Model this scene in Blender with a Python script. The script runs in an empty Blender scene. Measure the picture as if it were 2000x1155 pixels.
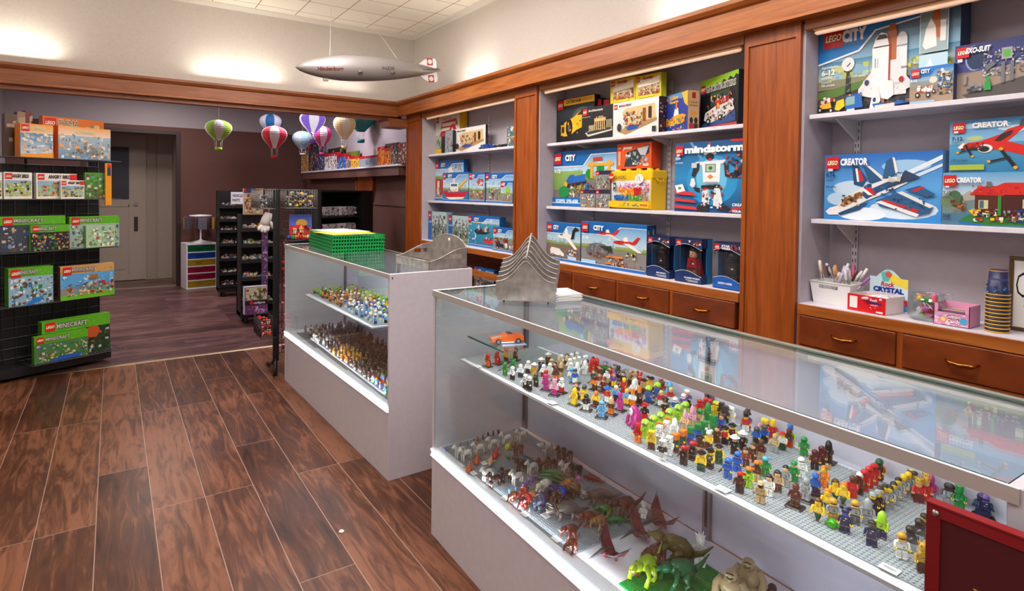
import bpy, bmesh, math, random
from mathutils import Vector, Matrix
PI = math.pi
SC = bpy.context.scene
COL = SC.collection
# ------------------------------------------------------------------ camera
# the room: Y runs away along the counters, X runs right towards the shelf wall, Z up (metres)
EYE = (0.0, 0.0, 1.45)
AX_R = Vector((0.82789866, -0.56075442, 0.01176016))
AX_U = Vector((0.00367151, 0.02638521, 0.99964511))
AX_F = Vector((0.56086571, 0.82756166, -0.02390309))
FPX, CPX, CPY = 1150.8, 1000.0, 403.67
cam_d = bpy.data.cameras.new('camera'); cam = bpy.data.objects.new('camera', cam_d); COL.objects.link(cam)
cam.matrix_world = Matrix(((AX_R.x, AX_U.x, -AX_F.x, EYE[0]), (AX_R.y, AX_U.y, -AX_F.y, EYE[1]), (AX_R.z, AX_U.z, -AX_F.z, EYE[2]), (0, 0, 0, 1)))
cam_d.sensor_fit = 'HORIZONTAL'; cam_d.sensor_width = 36.0; cam_d.lens = FPX * 36 / 2000
cam_d.shift_y = -(577.5 - CPY) / 2000; cam_d.clip_start = 0.05; cam_d.clip_end = 60
SC.camera = cam
# ------------------------------------------------------------------ world, exposure
wd = bpy.data.worlds.new('world'); SC.world = wd; wd.use_nodes = True
bgn = wd.node_tree.nodes['Background']; bgn.inputs[0].default_value = (0.80, 0.82, 1.0, 1); bgn.inputs[1].default_value = 0.10
SC.view_settings.view_transform = 'Standard'; SC.view_settings.look = 'None'
SC.view_settings.exposure = 0.22; SC.view_settings.gamma = 1.0; SC.view_settings.use_curve_mapping = False
# ------------------------------------------------------------------ lights (the shop's ceiling lamps and shelf strips, plus one added uplight)
def area(name, loc, sx, sy, power, col=(1, 1, 1), rot=(0, 0, 0), spread=PI):
    l = bpy.data.lights.new(name, 'AREA'); l.shape = 'RECTANGLE'; l.size = sx; l.size_y = sy; l.energy = power; l.color = col; l.spread = spread
    o = bpy.data.objects.new(name, l); COL.objects.link(o); o.location = loc; o.rotation_euler = rot
    return o
WARM = (1.0, 0.86, 0.70); NEUT = (1.0, 0.94, 0.94); COOL = (0.93, 0.93, 1.0)
area('ceiling_lamp_light', (1.35, 1.2, 3.02), .5, 2.0, 40, NEUT)
area('ceiling_lamp_light', (1.35, 3.9, 3.02), .5, 1.6, 36, NEUT)
area('ceiling_lamp_light', (-0.6, 2.2, 3.02), 1.2, 1.6, 26, NEUT)
area('ceiling_lamp_light', (-0.4, -1.2, 3.02), 1.6, 1.4, 40, NEUT)
# unseen uplight added over the aisle only to brighten the ceiling tiles
area('added_ceiling_uplight', (.7, 3.4, 2.45), .6, 1.4, 52, (1, .94, .84), (PI, 0, 0))
area('back_room_lamp_light', (1.75, 7.1, 2.80), .5, .5, 34, (.96, .88, 1.0))
area('back_room_lamp_light', (-0.45, 7.6, 2.80), .5, .5, 27, (1.0, .88, .92))
area('back_room_lamp_light', (0.5, 8.9, 2.80), .5, .5, 20, (1.0, .90, .86))
# uplights hidden on top of the wood cornice
for (x, y, p, sx, sy) in ((0.95, 5.70, 2.6, .7, .05), (1.9, 5.70, .8, .5, .05), (-.62, 5.70, 3.0, .5, .05)):
    area('cornice_uplight', (x, y + .06, 2.44), sx, sy, p, (1, .92, .80))
    COL.objects[-1].rotation_euler = (PI, 0, 0)
for (y, p) in ((4.5, 1.4), (2.15, 2.0), (0.6, 1.6)):
    area('cornice_uplight', (2.57, y, 2.44), .05, .5, p, (1, .92, .80)); COL.objects[-1].rotation_euler = (PI, 0, 0)

# ------------------------------------------------------------------ pixel -> room (a point of the photograph on a plane that exists in the room)
def ray(px, py):
    return AX_R * ((px - CPX) / FPX) + AX_U * (-(py - CPY) / FPX) + AX_F
def hit(px, py, ax, val):
    d = ray(px, py); t = (val - EYE[ax]) / d[ax]
    return Vector(EYE) + d * t
def hitp(px, py, p, n):
    d = ray(px, py); p = Vector(p); n = Vector(n)
    return Vector(EYE) + d * ((p - Vector(EYE)).dot(n) / d.dot(n))

# ------------------------------------------------------------------ colours
CC = {}
NAMES = dict(k=('161518', 'black'), w=('f2f0ec', 'white'), r=('d0141c', 'red'), R=('5a1018', 'dark red'), b=('1160c0', 'blue'), B=('12234f', 'dark blue'),
  c=('5fb4e6', 'light blue'), g=('0f8a3c', 'green'), G=('0d4a2c', 'dark green'), l=('9fd21f', 'lime green'), y=('f4c81e', 'yellow'), o=('f0781a', 'orange'),
  n=('55301c', 'brown'), t=('c9a878', 'tan'), s=('9b9da2', 'grey'), d=('4c4e54', 'dark grey'), p=('f3a3c0', 'pink'), m=('c02a86', 'magenta'),
  v=('6a4a9c', 'purple'), f=('ecb48c', 'flesh-coloured'), z=('c9962c', 'gold'), h=('8c3a22', 'rust brown'))
def C(h):
    if isinstance(h, tuple): return h
    if h in CC: return CC[h]
    s = NAMES[h][0] if h in NAMES else h
    if len(s) == 3: s = ''.join(a + a for a in s)
    o = []
    for i in (0, 2, 4):
        a = int(s[i:i + 2], 16) / 255
        o.append(a / 12.92 if a <= .04045 else ((a + .055) / 1.055) ** 2.4)
    CC[h] = tuple(o); return CC[h]

# ------------------------------------------------------------------ materials
def newmat(name):
    m = bpy.data.materials.new(name); m.use_nodes = True
    nt = m.node_tree; return m, nt, nt.nodes['Principled BSDF']
def amat(name, rough=.35, metal=0., spec=.5, bump=0., bs=200, trans=0.):
    m, nt, b = newmat(name)
    a = nt.nodes.new('ShaderNodeAttribute'); a.attribute_name = 'Col'
    nt.links.new(a.outputs['Color'], b.inputs['Base Color'])
    b.inputs['Roughness'].default_value = rough; b.inputs['Metallic'].default_value = metal
    b.inputs['Specular IOR Level'].default_value = spec; b.inputs['Transmission Weight'].default_value = trans
    if bump:
        tc = nt.nodes.new('ShaderNodeTexCoord'); n = nt.nodes.new('ShaderNodeTexNoise'); n.inputs['Scale'].default_value = bs
        bp = nt.nodes.new('ShaderNodeBump'); bp.inputs['Strength'].default_value = bump; bp.inputs['Distance'].default_value = .002
        nt.links.new(tc.outputs['Object'], n.inputs['Vector']); nt.links.new(n.outputs['Fac'], bp.inputs['Height']); nt.links.new(bp.outputs[0], b.inputs['Normal'])
    return m
M = {}
M['plastic'] = amat('toy_plastic', .28)
M['card'] = amat('printed_card', .38)
M['paint'] = amat('satin_paint', .5, bump=.15, bs=90)
M['matte'] = amat('matte_stuff', .8)
M['metal'] = amat('brushed_metal', .38, metal=1.0)
M['chrome'] = amat('shiny_metal', .15, metal=1.0)
M['blackmetal'] = amat('black_coated_metal', .45)
M['clearplastic'] = amat('tinted_plastic', .25, trans=.35)
def wall_mat(name, c1, rough=.85, scale=60):
    m, nt, b = newmat(name)
    tc = nt.nodes.new('ShaderNodeTexCoord'); n = nt.nodes.new('ShaderNodeTexNoise'); n.inputs['Scale'].default_value = scale; n.inputs['Detail'].default_value = 4
    r = nt.nodes.new('ShaderNodeValToRGB'); c = C(c1)
    r.color_ramp.elements[0].color = tuple(x * .90 for x in c) + (1,); r.color_ramp.elements[1].color = tuple(min(1, x * 1.08) for x in c) + (1,)
    bp = nt.nodes.new('ShaderNodeBump'); bp.inputs['Strength'].default_value = .12; bp.inputs['Distance'].default_value = .003
    nt.links.new(tc.outputs['Object'], n.inputs['Vector']); nt.links.new(n.outputs['Fac'], r.inputs[0]); nt.links.new(r.outputs[0], b.inputs['Base Color'])
    nt.links.new(n.outputs['Fac'], bp.inputs['Height']); nt.links.new(bp.outputs[0], b.inputs['Normal']); b.inputs['Roughness'].default_value = rough
    return m
def wood_mat(name, c1, c2, stretch, rough=.35, scale=9, spec=.5):
    m, nt, b = newmat(name)
    tc = nt.nodes.new('ShaderNodeTexCoord'); mp = nt.nodes.new('ShaderNodeMapping'); mp.inputs['Scale'].default_value = stretch
    n = nt.nodes.new('ShaderNodeTexNoise'); n.inputs['Scale'].default_value = scale; n.inputs['Detail'].default_value = 8; n.inputs['Distortion'].default_value = .7
    r = nt.nodes.new('ShaderNodeValToRGB'); r.color_ramp.elements[0].position = .3; r.color_ramp.elements[1].position = .72
    r.color_ramp.elements[0].color = C(c1) + (1,); r.color_ramp.elements[1].color = C(c2) + (1,)
    nt.links.new(tc.outputs['Object'], mp.inputs[0]); nt.links.new(mp.outputs[0], n.inputs['Vector']); nt.links.new(n.outputs['Fac'], r.inputs[0])
    nt.links.new(r.outputs[0], b.inputs['Base Color']); b.inputs['Roughness'].default_value = rough; b.inputs['Specular IOR Level'].default_value = spec
    return m
M['wall'] = wall_mat('greige_wall_paint', 'cdc6be')
M['wall_dim'] = wall_mat('grey_wall_paint', 'a9a0a2')
M['wainscot'] = wall_mat('dark_brown_wall', '5e3a30', .7, 14)
M['ceil_mould'] = wall_mat('ceiling_moulding', 'd8d2c8')
M['shelfwhite'] = wall_mat('white_laminate', 'dedae2', .45, 30)
M['bayback'] = wall_mat('bay_back_paint', 'b8b0b8', .8, 30)
M['case'] = wall_mat('white_case_laminate', 'd0ccd4', .5, 30)
M['caseback'] = wall_mat('case_back_panel', 'd0cddf', .5, 20)
M['wood_v'] = wood_mat('cabinet_wood_vertical', '80390b', 'a9561b', (5, 5, .35))
M['wood_h'] = wood_mat('cabinet_wood_horizontal', '8c4612', 'b56a2c', (5, .35, 5))
M['wood_x'] = wood_mat('beam_wood', '7e4420', 'a8653a', (.35, 5, 5), .42)
M['wood_d'] = wood_mat('drawer_wood', '622a10', '884016', (5, .6, 1.2), .3)
M['doorpaint'] = wall_mat('old_door_paint', 'a89a8a', .6, 40)
def glass_mat(name, tint=(.95, 1, .98), rough=0.0, ior=1.5):
    m = bpy.data.materials.new(name); m.use_nodes = True; nt = m.node_tree; nt.nodes.clear()
    o = nt.nodes.new('ShaderNodeOutputMaterial'); mx = nt.nodes.new('ShaderNodeMixShader'); fr = nt.nodes.new('ShaderNodeFresnel'); fr.inputs[0].default_value = ior
    t = nt.nodes.new('ShaderNodeBsdfTransparent'); t.inputs[0].default_value = tint + (1,); g = nt.nodes.new('ShaderNodeBsdfGlossy'); g.inputs['Roughness'].default_value = rough
    ge = nt.nodes.new('ShaderNodeNewGeometry'); ma = nt.nodes.new('ShaderNodeMath'); ma.operation = 'MULTIPLY_ADD'; ma.inputs[1].default_value = 1 / ior - ior; ma.inputs[2].default_value = ior
    nt.links.new(ge.outputs['Backfacing'], ma.inputs[0]); nt.links.new(ma.outputs[0], fr.inputs[0])
    nt.links.new(fr.outputs[0], mx.inputs[0]); nt.links.new(t.outputs[0], mx.inputs[1]); nt.links.new(g.outputs[0], mx.inputs[2]); nt.links.new(mx.outputs[0], o.inputs[0])
    return m
M['glass'] = glass_mat('clear_glass', ior=2.0)
M['film'] = glass_mat('clear_film', (.92, .92, .94), .12, 1.45)
def edge_mat():
    m, nt, b = newmat('green_glass_edge'); b.inputs['Base Color'].default_value = C('0f5a4a') + (1,); b.inputs['Roughness'].default_value = .1
    return m
M['glassedge'] = edge_mat()
def emit_mat(name, col, s):
    m, nt, b = newmat(name); b.inputs['Base Color'].default_value = (.9, .9, .9, 1); b.inputs['Emission Color'].default_value = C(col) + (1,); b.inputs['Emission Strength'].default_value = s
    return m
M['tube'] = emit_mat('lit_tube', 'e89a40', .38)
M['led'] = emit_mat('led_strip_on', 'f4f0ff', .72)

# floor planks, 0.21 m wide, running along Y, each its own tone, worn and scraped
def floor_mat(name, ca, cb, cc, front=True):
    m, nt, b = newmat(name); N = nt.nodes.new; L = nt.links.new
    tc = N('ShaderNodeTexCoord'); mp = N('ShaderNodeMapping'); L(tc.outputs['Object'], mp.inputs[0])
    if front: mp.inputs['Rotation'].default_value = (0, 0, PI / 2)
    mp.inputs['Location'].default_value = (0.31, 0.065, 0)
    br = N('ShaderNodeTexBrick'); br.offset = .37; br.offset_frequency = 3; br.inputs['Brick Width'].default_value = 1.38; br.inputs['Row Height'].default_value = .21
    br.inputs['Scale'].default_value = 1; br.inputs['Mortar Size'].default_value = .0016; br.inputs['Mortar Smooth'].default_value = 0
    br.inputs['Color1'].default_value = (0, 0, 0, 1); br.inputs['Color2'].default_value = (1, 1, 1, 1); br.inputs['Mortar'].default_value = (.5, .5, .5, 1); br.inputs['Bias'].default_value = 0
    L(mp.outputs[0], br.inputs['Vector'])
    # long grain
    mg = N('ShaderNodeMapping'); mg.inputs['Scale'].default_value = (1.0, 7.0, 1) ; L(mp.outputs[0], mg.inputs[0])
    addv = N('ShaderNodeVectorMath'); addv.operation = 'ADD'; sc = N('ShaderNodeVectorMath'); sc.operation = 'SCALE'; sc.inputs['Scale'].default_value = 9
    L(br.outputs['Color'], sc.inputs[0]); L(mg.outputs[0], addv.inputs[0]); L(sc.outputs[0], addv.inputs[1])
    g1 = N('ShaderNodeTexNoise'); g1.inputs['Scale'].default_value = 2.6; g1.inputs['Detail'].default_value = 9; g1.inputs['Roughness'].default_value = .62; g1.inputs['Distortion'].default_value = 1.6
    L(addv.outputs[0], g1.inputs['Vector'])
    g2 = N('ShaderNodeTexNoise'); g2.inputs['Scale'].default_value = 1.7; g2.inputs['Detail'].default_value = 3; L(mp.outputs[0], g2.inputs['Vector'])
    ma = N('ShaderNodeMath'); ma.operation = 'MULTIPLY_ADD'; ma.inputs[1].default_value = .20; L(br.outputs['Color'], ma.inputs[0]); L(g1.outputs['Fac'], ma.inputs[2])
    mb = N('ShaderNodeMath'); mb.operation = 'MULTIPLY_ADD'; mb.inputs[1].default_value = .5; L(g2.outputs['Fac'], mb.inputs[0]); L(ma.outputs[0], mb.inputs[2])
    r = N('ShaderNodeValToRGB'); e = r.color_ramp.elements; e[0].position = .56; e[0].color = C(ca) + (1,); e[1].position = 1.10; e[1].color = C(cc) + (1,)
    x = e.new(.82); x.color = C(cb) + (1,); L(mb.outputs[0], r.inputs[0])
    mx = N('ShaderNodeMix'); mx.data_type = 'RGBA'; L(br.outputs['Fac'], mx.inputs['Factor']); L(r.outputs[0], mx.inputs['A']); mx.inputs['B'].default_value = C('a08476' if front else '4a3632') + (1,)
    L(mx.outputs['Result'], b.inputs['Base Color'])
    bp = N('ShaderNodeBump'); bp.inputs['Strength'].default_value = .25; bp.inputs['Distance'].default_value = .003; L(g1.outputs['Fac'], bp.inputs['Height']); L(bp.outputs[0], b.inputs['Normal'])
    b.inputs['Roughness'].default_value = .33; b.inputs['Specular IOR Level'].default_value = .35
    return m
M['floor'] = floor_mat('walnut_plank_floor', '2c1712', '53301f', '7e5038')
M['floor2'] = floor_mat('back_room_floor', '342220', '54383a', '7c5a54', False)
def ceil_mat():
    m, nt, b = newmat('ceiling_tiles'); N = nt.nodes.new; L = nt.links.new
    tc = N('ShaderNodeTexCoord'); mp = N('ShaderNodeMapping'); mp.inputs['Location'].default_value = (-.03, -.06, 0); L(tc.outputs['Object'], mp.inputs[0])
    br = N('ShaderNodeTexBrick'); br.offset = 0; br.inputs['Brick Width'].default_value = .35; br.inputs['Row Height'].default_value = .35; br.inputs['Scale'].default_value = 1
    br.inputs['Mortar Size'].default_value = .004; br.inputs['Mortar Smooth'].default_value = 0; br.inputs['Color1'].default_value = C('f6f0e4') + (1,); br.inputs['Color2'].default_value = C('f0e9dc') + (1,); br.inputs['Mortar'].default_value = C('a08468') + (1,)
    L(mp.outputs[0], br.inputs['Vector']); n = N('ShaderNodeTexNoise'); n.inputs['Scale'].default_value = 120; L(tc.outputs['Object'], n.inputs['Vector'])
    bp = N('ShaderNodeBump'); bp.inputs['Strength'].default_value = .3; bp.inputs['Distance'].default_value = .004; L(n.outputs['Fac'], bp.inputs['Height']); L(bp.outputs[0], b.inputs['Normal'])
    L(br.outputs['Color'], b.inputs['Base Color']); b.inputs['Roughness'].default_value = .9
    return m
M['ceiling'] = ceil_mat()
def galv_mat():
    m, nt, b = newmat('galvanized_steel'); N = nt.nodes.new; L = nt.links.new
    tc = N('ShaderNodeTexCoord'); n = N('ShaderNodeTexNoise'); n.inputs['Scale'].default_value = 30; n.inputs['Detail'].default_value = 5; L(tc.outputs['Object'], n.inputs['Vector'])
    r = N('ShaderNodeValToRGB'); e = r.color_ramp.elements; e[0].position = .30; e[0].color = C('8f8984') + (1,); e[1].position = .70; e[1].color = C('b2aca6') + (1,)
    L(n.outputs['Fac'], r.inputs[0]); L(r.outputs[0], b.inputs['Base Color']); b.inputs['Metallic'].default_value = .55; b.inputs['Roughness'].default_value = .5
    return m
M['galv'] = galv_mat()

# ------------------------------------------------------------------ mesh builder
class MB:
    def __init__(s): s.v = []; s.f = []; s.c = []; s.m = []; s.s = []
    def add(s, vs, fs, col='w', m=0, smooth=False, cols=None):
        b = len(s.v); s.v.extend([tuple(v) for v in vs]); c = C(col) if cols is None else None
        for i, f in enumerate(fs):
            s.f.append([b + k for k in f]); s.c.append(c if cols is None else [cols[k] for k in f]); s.m.append(m); s.s.append(smooth)
        return s
    def box(s, x0, x1, y0, y1, z0, z1, col='w', m=0):
        return s.add([(x0, y0, z0), (x1, y0, z0), (x1, y1, z0), (x0, y1, z0), (x0, y0, z1), (x1, y0, z1), (x1, y1, z1), (x0, y1, z1)],
                     [(0, 3, 2, 1), (4, 5, 6, 7), (0, 1, 5, 4), (1, 2, 6, 5), (2, 3, 7, 6), (3, 0, 4, 7)], col, m)
    def rbox(s, x0, x1, y0, y1, z0, z1, col='w', r=.003, m=0):
        r = min(r, (x1 - x0) * .45, (y1 - y0) * .45, (z1 - z0) * .45)
        vs = []; idx = {}
        X = (x0, x1); Y = (y0, y1); Z = (z0, z1); sg = (1, -1)
        for i in (0, 1):
            for j in (0, 1):
                for k in (0, 1):
                    a, b, c = X[i] + sg[i] * r, Y[j] + sg[j] * r, Z[k] + sg[k] * r
                    idx[(i, j, k)] = len(vs); vs += [(X[i], b, c), (a, Y[j], c), (a, b, Z[k])]
        F = []
        I = lambda i, j, k, a: idx[(i, j, k)] + a
        for i in (0, 1):
            F.append([I(i, 0, 0, 0), I(i, 1, 0, 0), I(i, 1, 1, 0), I(i, 0, 1, 0)][::1 if i else -1])
            F.append([I(0, i, 0, 1), I(0, i, 1, 1), I(1, i, 1, 1), I(1, i, 0, 1)][::1 if i else -1])
            F.append([I(0, 0, i, 2), I(1, 0, i, 2), I(1, 1, i, 2), I(0, 1, i, 2)][::1 if i else -1])
        for i in (0, 1):
            for j in (0, 1):
                F.append([I(i, j, 0, 0), I(i, j, 1, 0), I(i, j, 1, 1), I(i, j, 0, 1)])
                F.append([I(i, 0, j, 0), I(i, 1, j, 0), I(i, 1, j, 2), I(i, 0, j, 2)])
                F.append([I(0, i, j, 1), I(1, i, j, 1), I(1, i, j, 2), I(0, i, j, 2)])
        for kk in idx: a = idx[kk]; F.append([a, a + 1, a + 2])
        return s.add(vs, F, col, m)
    def tube(s, pts, r, col='w', n=8, m=0, cap=True, sy=1.0, smooth=True):
        pts = [Vector(p) for p in pts]; R = r if isinstance(r, (list, tuple)) else [r] * len(pts); vs = []; ref = None
        for i, p in enumerate(pts):
            d = (pts[min(i + 1, len(pts) - 1)] - pts[max(i - 1, 0)]); d = d.normalized() if d.length > 1e-9 else Vector((0, 0, 1))
            if ref is None: ref = Vector((0, 0, 1)) if abs(d.z) < .9 else Vector((1, 0, 0))
            a = (ref - d * ref.dot(d)); a = a.normalized() if a.length > 1e-6 else d.orthogonal().normalized(); b = d.cross(a); ref = a
            for k in range(n):
                t = 2 * PI * k / n; vs.append(p + a * math.cos(t) * R[i] + b * math.sin(t) * R[i] * sy)
        F = [(i * n + k, i * n + (k + 1) % n, (i + 1) * n + (k + 1) % n, (i + 1) * n + k) for i in range(len(pts) - 1) for k in range(n)]
        s.add(vs, F, col, m, smooth)
        if cap:
            b = len(s.v) - len(vs)
            for i0, rev in ((0, 1), (len(pts) - 1, 0)):
                f = [b + i0 * n + k for k in range(n)]; s.f.append(f[::-1] if rev else f); s.c.append(C(col)); s.m.append(m); s.s.append(False)
        return s
    def lathe(s, prof, col='w', n=16, c=(0, 0, 0), m=0, cols=None, smooth=True, sx=1, sy=1):
        vs = []; F = []
        for (r, z) in prof:
            for k in range(n):
                t = 2 * PI * k / n; vs.append((c[0] + r * math.cos(t) * sx, c[1] + r * math.sin(t) * sy, c[2] + z))
        for i in range(len(prof) - 1):
            for k in range(n):
                f = (i * n + k, i * n + (k + 1) % n, (i + 1) * n + (k + 1) % n, (i + 1) * n + k)
                s.add([vs[q] for q in f], [(0, 1, 2, 3)], cols[k % len(cols)], m, smooth) if cols else F.append(f)
        if not cols: s.add(vs, F, col, m, smooth)
        return s
    def ball(s, c, r, col='w', n=10, m=0, rz=None):
        h = n // 2; rr = (r, r, r) if not isinstance(r, (tuple, list)) else r
        vs = [(c[0], c[1], c[2] - rr[2])]
        for i in range(1, h):
            a = PI * i / h
            for k in range(n):
                t = 2 * PI * k / n; vs.append((c[0] + rr[0] * math.sin(a) * math.cos(t), c[1] + rr[1] * math.sin(a) * math.sin(t), c[2] - rr[2] * math.cos(a)))
        vs.append((c[0], c[1], c[2] + rr[2])); F = [(0, 1 + (k + 1) % n, 1 + k) for k in range(n)]
        for i in range(h - 2):
            for k in range(n): a = 1 + i * n; F.append((a + k, a + (k + 1) % n, a + n + (k + 1) % n, a + n + k))
        a = 1 + (h - 2) * n; F += [(a + k, a + (k + 1) % n, len(vs) - 1) for k in range(n)]
        return s.add(vs, F, col, m, True)
    def prism(s, poly, f0, f1, col='w', m=0):   # poly: 2-D points; f0/f1 map (a,b)->3-D for the two faces
        n = len(poly); s.add([f0(a, b) for a, b in poly] + [f1(a, b) for a, b in poly],
            [list(range(n))[::-1], list(range(n, 2 * n))] + [(i, (i + 1) % n, n + (i + 1) % n, n + i) for i in range(n)], col, m)
        return s
    def xf(s, mat, start=0):
        for i in range(start, len(s.v)): s.v[i] = tuple(mat @ Vector(s.v[i]))
        return s
    def mesh(s, name, mats):
        me = bpy.data.meshes.new(name); me.from_pydata(s.v, [], s.f)
        for k in (mats if isinstance(mats, (list, tuple)) else [mats]): me.materials.append(M[k] if isinstance(k, str) else k)
        me.polygons.foreach_set('material_index', s.m); me.polygons.foreach_set('use_smooth', s.s)
        at = me.color_attributes.new('Col', 'FLOAT_COLOR', 'CORNER'); d = []
        for f, c in zip(s.f, s.c):
            if isinstance(c, list):
                for q in c: d.extend((*q, 1.0))
            else: d.extend((*c, 1.0) * len(f))
        at.data.foreach_set('color', d); me.update(); return me
    def build(s, name, mats='plastic', parent=None, loc=(0, 0, 0), rotz=0.):
        return link(name, s.mesh(name, mats), parent, loc, rotz)
def link(name, me, parent=None, loc=(0, 0, 0), rotz=0.):
    o = bpy.data.objects.new(name, me); COL.objects.link(o); o.location = loc; o.rotation_euler = (0, 0, rotz)
    if parent: o.parent = parent
    return o
def tag(o, label, cat, group=None):
    o['label'] = label; o['category'] = cat
    if group: o['group'] = group
    return o
def thing(name, label, cat, loc=(0, 0, 0), rotz=0., group=None):
    return tag(link(name, None, None, loc, rotz), label, cat, group)
def struct(name, mb, mats):
    o = mb.build(name, mats); o['kind'] = 'structure'; return o
def bx(*a): return MB().box(*a)

# ------------------------------------------------------------------ lettering
TXT = {}
def text_geo(st, bold=.02, shear=0.):
    k = (st, bold, shear)
    if k not in TXT:
        cu = bpy.data.curves.new('t', 'FONT'); cu.body = st; cu.size = 1; cu.offset = bold; cu.shear = shear; cu.resolution_u = 2
        o = bpy.data.objects.new('t', cu); COL.objects.link(o); dg = bpy.context.evaluated_depsgraph_get()
        me = bpy.data.meshes.new_from_object(o.evaluated_get(dg)); v = [(p.co.x, p.co.y) for p in me.vertices]; f = [tuple(p.vertices) for p in me.polygons]
        bpy.data.objects.remove(o); bpy.data.curves.remove(cu); bpy.data.meshes.remove(me)
        x0 = min((p[0] for p in v), default=0); x1 = max((p[0] for p in v), default=1)
        TXT[k] = ([(a - x0, b) for a, b in v], f, x1 - x0)
    return TXT[k]
# ------------------------------------------------------------------ printing on flat faces.  u right 0..1, v down 0..1
PALM = ['d0141c', '1160c0', 'f4c81e', '0f8a3c', 'f2f0ec', '161518', '9b9da2', 'f0781a', '55301c']
class Face:
    def __init__(s, mb, org, ux, vy, nrm, w, h, m=0):
        s.mb, s.o, s.ux, s.vy, s.n, s.w, s.h, s.L, s.m = mb, Vector(org), Vector(ux), Vector(vy), Vector(nrm), w, h, 1, m
    def P(s, u, v): return s.o + s.ux * (u * s.w) + s.vy * ((1 - v) * s.h) + s.n * (s.L * .00022)
    def poly(s, pts, col):
        s.mb.add([s.P(*p) for p in pts], [tuple(range(len(pts)))[::-1]], col, s.m); s.L += 1
    def rect(s, u0, v0, u1, v1, col): s.poly([(u0, v0), (u1, v0), (u1, v1), (u0, v1)], col)
    def grad(s, u0, v0, u1, v1, a, b):
        ca, cb = C(a), C(b); s.mb.add([s.P(u0, v0), s.P(u1, v0), s.P(u1, v1), s.P(u0, v1)], [(3, 2, 1, 0)], m=s.m, cols=[ca, ca, cb, cb]); s.L += 1
    def ell(s, u, v, ru, rv, col, n=16): s.poly([(u + ru * math.cos(2 * PI * k / n), v + rv * math.sin(2 * PI * k / n)) for k in range(n)], col)
    def text(s, st, u, v, hh, col, bold=.02, shear=0., wmax=None):   # v = baseline; hh = cap height as a share of the face height
        V, F, W = text_geo(st, bold, shear); k = hh * s.h / .7; kx = k
        if wmax: kx = wmax * s.w / W
        P0 = s.P(u, v); s.mb.add([P0 + s.ux * (a * kx) + s.vy * (b * k) for a, b in V], F, col, s.m); s.L += 1
    def logo(s, u, v, side):      # red square mark
        w = side * s.h / s.w; s.rect(u, v, u + w, v + side, 'd5101a')
        s.text('LEGO', u + w * .08, v + side * .68, side * .36, '161518', .07, .25, w * .86)
        s.text('LEGO', u + w * .09, v + side * .67, side * .34, 'f4c81e', .045, .25, w * .82)
        s.text('LEGO', u + w * .10, v + side * .66, side * .31, 'ffffff', .012, .25, w * .80)
    def bits(s, u0, v0, u1, v1, n, pal, sz=.06, seed=1):
        R = random.Random(seed)
        for i in range(n):
            u = R.uniform(u0, u1); v = R.uniform(v0, v1); a = sz * R.uniform(.4, 1.3) * s.h / s.w; b = sz * R.uniform(.4, 1.2); k = R.uniform(-.5, .5) * b * .6
            q = [(u, v), (u + a, v + k), (u + a, v + b + k), (u, v + b)]
            q = [(min(max(x, u0), u1), min(max(y, v0), v1)) for x, y in q]
            s.mb.add([s.P(*p) for p in q], [(3, 2, 1, 0)], R.choice(pal), s.m)
            s.L += .12
        s.L += 1
    def run(s, items):
        for it in items:
            k = it[0]
            {'r': s.rect, 'g': s.grad, 'p': s.poly, 'e': s.ell, 't': s.text, 'L': s.logo, 'n': s.bits}[k](*it[1:])
# ================================================================== THE ROOM
XF, XB = 2.50, 2.75            # cabinet face, back of its bays
YB = 5.74                      # the header beam's face
ZC = 3.10
struct('floor', MB().box(-2.2, 2.68, -2.6, YB, -.1, 0), 'floor')
struct('floor_back_room', MB().box(-2.2, 2.68, YB, 11.2, -.1, 0), 'floor2')
struct('trim_1', MB().prism([(YB - .02, 0.0), (YB - .012, .005), (YB + .012, .005), (YB + .02, 0.0)], lambda a, b: (-2.2, a, b), lambda a, b: (2.5, a, b), 'c9b48c'), 'metal')
struct('ceiling', MB().box(-2.2, 2.68, -2.6, 5.86, ZC, ZC + .1), 'ceiling')
struct('ceiling_back_room', MB().box(-2.2, 2.68, 6.0, 11.2, 2.9, 3.0), 'wall_dim')
struct('wall_right', MB().box(2.76, 2.86, -2.6, 6.0, 0, ZC + .1).box(2.68, 2.76, -2.6, 6.0, 2.37, ZC + .1), 'wall')
struct('wall_left', MB().box(-2.3, -2.2, -2.6, 6.0, 0, ZC + .1), 'wall')
struct('wall_behind', MB().box(-2.3, 2.86, -2.7, -2.6, 0, ZC + .1), 'wall')
struct('wall_above_beam', MB().box(-2.2, 2.68, 5.86, 6.0, 2.21, ZC + .1), 'wall')
struct('wall_stub', MB().box(-2.2, -1.15, 5.86, 6.0, 0, 2.21), 'wall')
struct('wall_back_room_left', MB().box(-1.25, -1.15, 6.0, 10.0, 0, 2.9), 'wall_dim')
struct('wall_back_room_right', MB().box(2.68, 2.78, 6.0, 10.1, 0, 2.9), 'wall_dim')
OX0, OX1, OZ = -.30, .775, 2.24
struct('wall_back', MB().box(-1.15, OX0, 10.0, 10.1, 2.35, 2.9).box(OX0, 2.68, 10.0, 10.1, 2.35, 2.9), 'wall_dim')
struct('wall_back_lower', MB().box(-1.15, OX0, 9.985, 10.1, 0, 2.35).box(OX1, 2.68, 9.985, 10.1, 0, 2.35).box(OX0, OX1, 9.985, 10.1, OZ, 2.35), 'wainscot')
struct('trim_2', MB().box(OX1, OX1 + .05, 9.965, 10.0, 0, OZ + .05, '2a1916').box(OX0, OX1, 9.965, 10.0, OZ, OZ + .05, '2a1916').box(OX0 - .05, OX0, 9.965, 10.0, 0, OZ + .05, '2a1916'), 'paint')
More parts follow.
